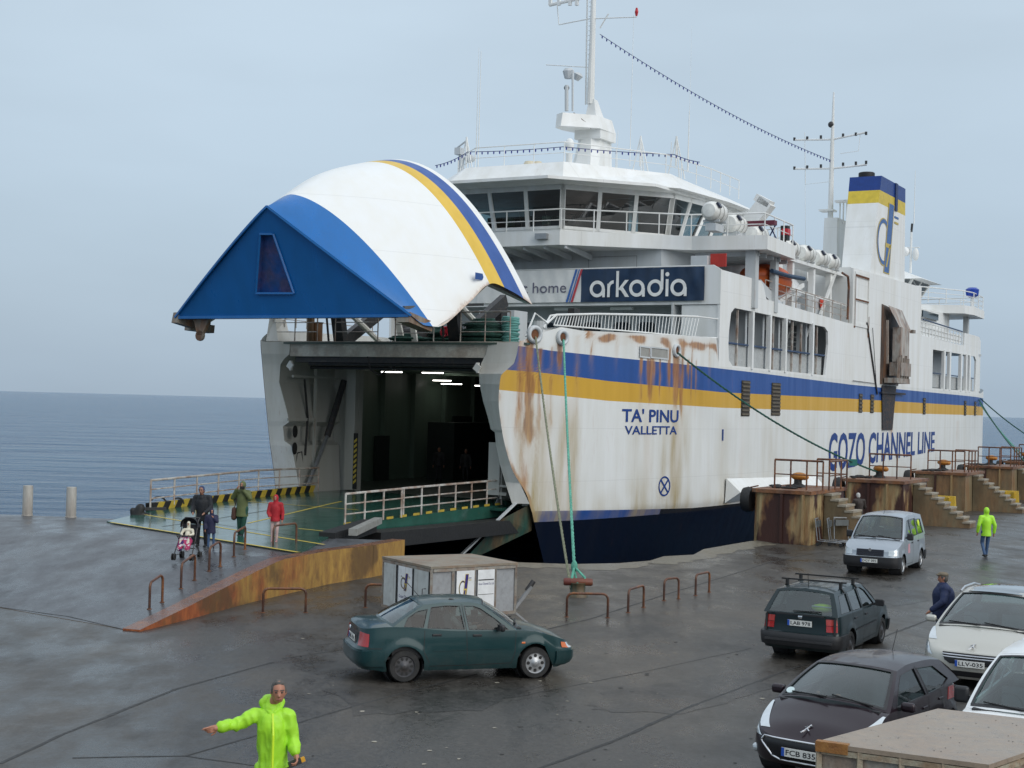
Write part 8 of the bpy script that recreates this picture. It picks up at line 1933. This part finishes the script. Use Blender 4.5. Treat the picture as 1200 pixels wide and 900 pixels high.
# give every separate piece of these repeated parts an object of its own
def split_pieces(o):
    bm = bmesh.new(); bm.from_mesh(o.data); seen = set(); comps = []
    for v in bm.verts:
        if v.index in seen: continue
        st_ = [v]; seen.add(v.index); c_ = []
        while st_:
            a = st_.pop(); c_.append(a.index)
            for e_ in a.link_edges:
                b_ = e_.other_vert(a)
                if b_.index not in seen: seen.add(b_.index); st_.append(b_)
        comps.append(c_)
    bm.free()
    if len(comps) < 2 or len(comps) > 16: return
    for c_ in comps:
        cs = {v: k for k, v in enumerate(sorted(c_))}; me = bpy.data.meshes.new(o.name.split('.')[0])
        fs = [p for p in o.data.polygons if p.vertices[0] in cs]
        me.from_pydata([o.data.vertices[v].co[:] for v in sorted(c_)], [], [[cs[v] for v in p.vertices] for p in fs])
        for m_ in o.data.materials: me.materials.append(m_)
        me.polygons.foreach_set('material_index', [p.material_index for p in fs]); n = bpy.data.objects.new(o.name.split('.')[0], me); COL.objects.link(n); n.parent = o.parent
    bpy.data.objects.remove(o)
for o_ in list(COL.objects):
    if o_.type == 'MESH' and o_.name.split('.')[0] in ('wall_stiffener', 'promenade_panel', 'deck_bracket', 'handrail', 'bulwark', 'hydraulic_hose', 'pipe', 'hose_hoop', 'corner_plate', 'lintel_beam', 'door_track', 'panama_lead', 'lead_shadow', 'deckhouse_wall', 'mast_slot', 'fog_light', 'raft_stand', 'console_screen', 'roof_rail', 'stanchion', 'bitt', 'ventilator', 'edge_marking', 'old_rope_heap'): split_pieces(o_)
# ================================================================== light, sky, camera
w = bpy.data.worlds.new('World'); scene.world = w; w.use_nodes = True; nt = w.node_tree
for n_ in list(nt.nodes): nt.nodes.remove(n_)
out_ = nt.nodes.new('ShaderNodeOutputWorld'); bg = nt.nodes.new('ShaderNodeBackground'); nt.links.new(bg.outputs[0], out_.inputs[0])
SUN_EL, SUN_AZ = math.radians(33), math.radians(135)      # azimuth clockwise from +Y: behind the camera to the right
sky = nt.nodes.new('ShaderNodeTexSky'); sky.sky_type = 'NISHITA'; sky.sun_disc = False; sky.sun_elevation = SUN_EL; sky.sun_rotation = SUN_AZ; sky.dust_density = 4; sky.air_density = 1.2
tc = nt.nodes.new('ShaderNodeTexCoord'); sp_ = nt.nodes.new('ShaderNodeSeparateXYZ'); nt.links.new(tc.outputs['Generated'], sp_.inputs[0])
cl = ramp(nt, sp_.outputs[2], [(0.0, (3.55, 4.45, 5.4)), (.10, (4.0, 5.0, 6.0)), (.30, (4.8, 5.8, 6.7)), (.75, (7.4, 8.2, 9.1))])
mp_ = nt.nodes.new('ShaderNodeMapping'); mp_.inputs['Scale'].default_value = (1, 1, 3.5); nt.links.new(tc.outputs['Generated'], mp_.inputs[0])
nz = nt.nodes.new('ShaderNodeTexNoise'); nz.inputs['Scale'].default_value = 1.6; nz.inputs['Detail'].default_value = 5; nz.inputs['Roughness'].default_value = .5; nt.links.new(mp_.outputs[0], nz.inputs['Vector'])
var_ = ramp(nt, nz.outputs[0], [(.3, .86), (.7, 1.08)])
cl = mixc(nt, 1.0, cl, var_, 'MULTIPLY')
fin_ = mixc(nt, .10, cl, sky.outputs[0]); nt.links.new(fin_, bg.inputs[0]); bg.inputs[1].default_value = .1
sd = bpy.data.lights.new('sun', 'SUN'); sd.energy = 1.2; sd.angle = math.radians(55); sd.color = (1, .97, .93); so = bpy.data.objects.new('sun', sd); COL.objects.link(so)
dirv = Vector((math.sin(SUN_AZ) * math.cos(SUN_EL), math.cos(SUN_AZ) * math.cos(SUN_EL), math.sin(SUN_EL))); so.rotation_euler = dirv.to_track_quat('Z', 'Y').to_euler(); so.location = (40, -60, 60)
cam = bpy.data.cameras.new('camera'); co = bpy.data.objects.new('camera', cam); COL.objects.link(co); scene.camera = co
cam.sensor_width = 36; cam.sensor_fit = 'HORIZONTAL'; cam.lens = F / 1200 * 36; cam.clip_start = .1; cam.clip_end = 40000
cp, sp3 = math.cos(PITCH), math.sin(PITCH); fw = Vector((0, cp, sp3)); up0 = Vector((0, -sp3, cp)); rt0 = Vector((1, 0, 0))
c_, s_ = math.cos(ROLL), math.sin(ROLL); right = rt0 * c_ + up0 * s_; upv = -rt0 * s_ + up0 * c_
M = Matrix((right, upv, -fw)).transposed().to_4x4(); co.matrix_world = Matrix.Translation((0, 0, H)) @ M
vs_ = scene.view_settings; vs_.view_transform = 'Standard'; vs_.look = 'None'; vs_.exposure = .28; vs_.gamma = 1; vs_.use_curve_mapping = False
scene.cycles.max_bounces = 8; scene.cycles.transparent_max_bounces = 16; scene.cycles.use_denoising = True
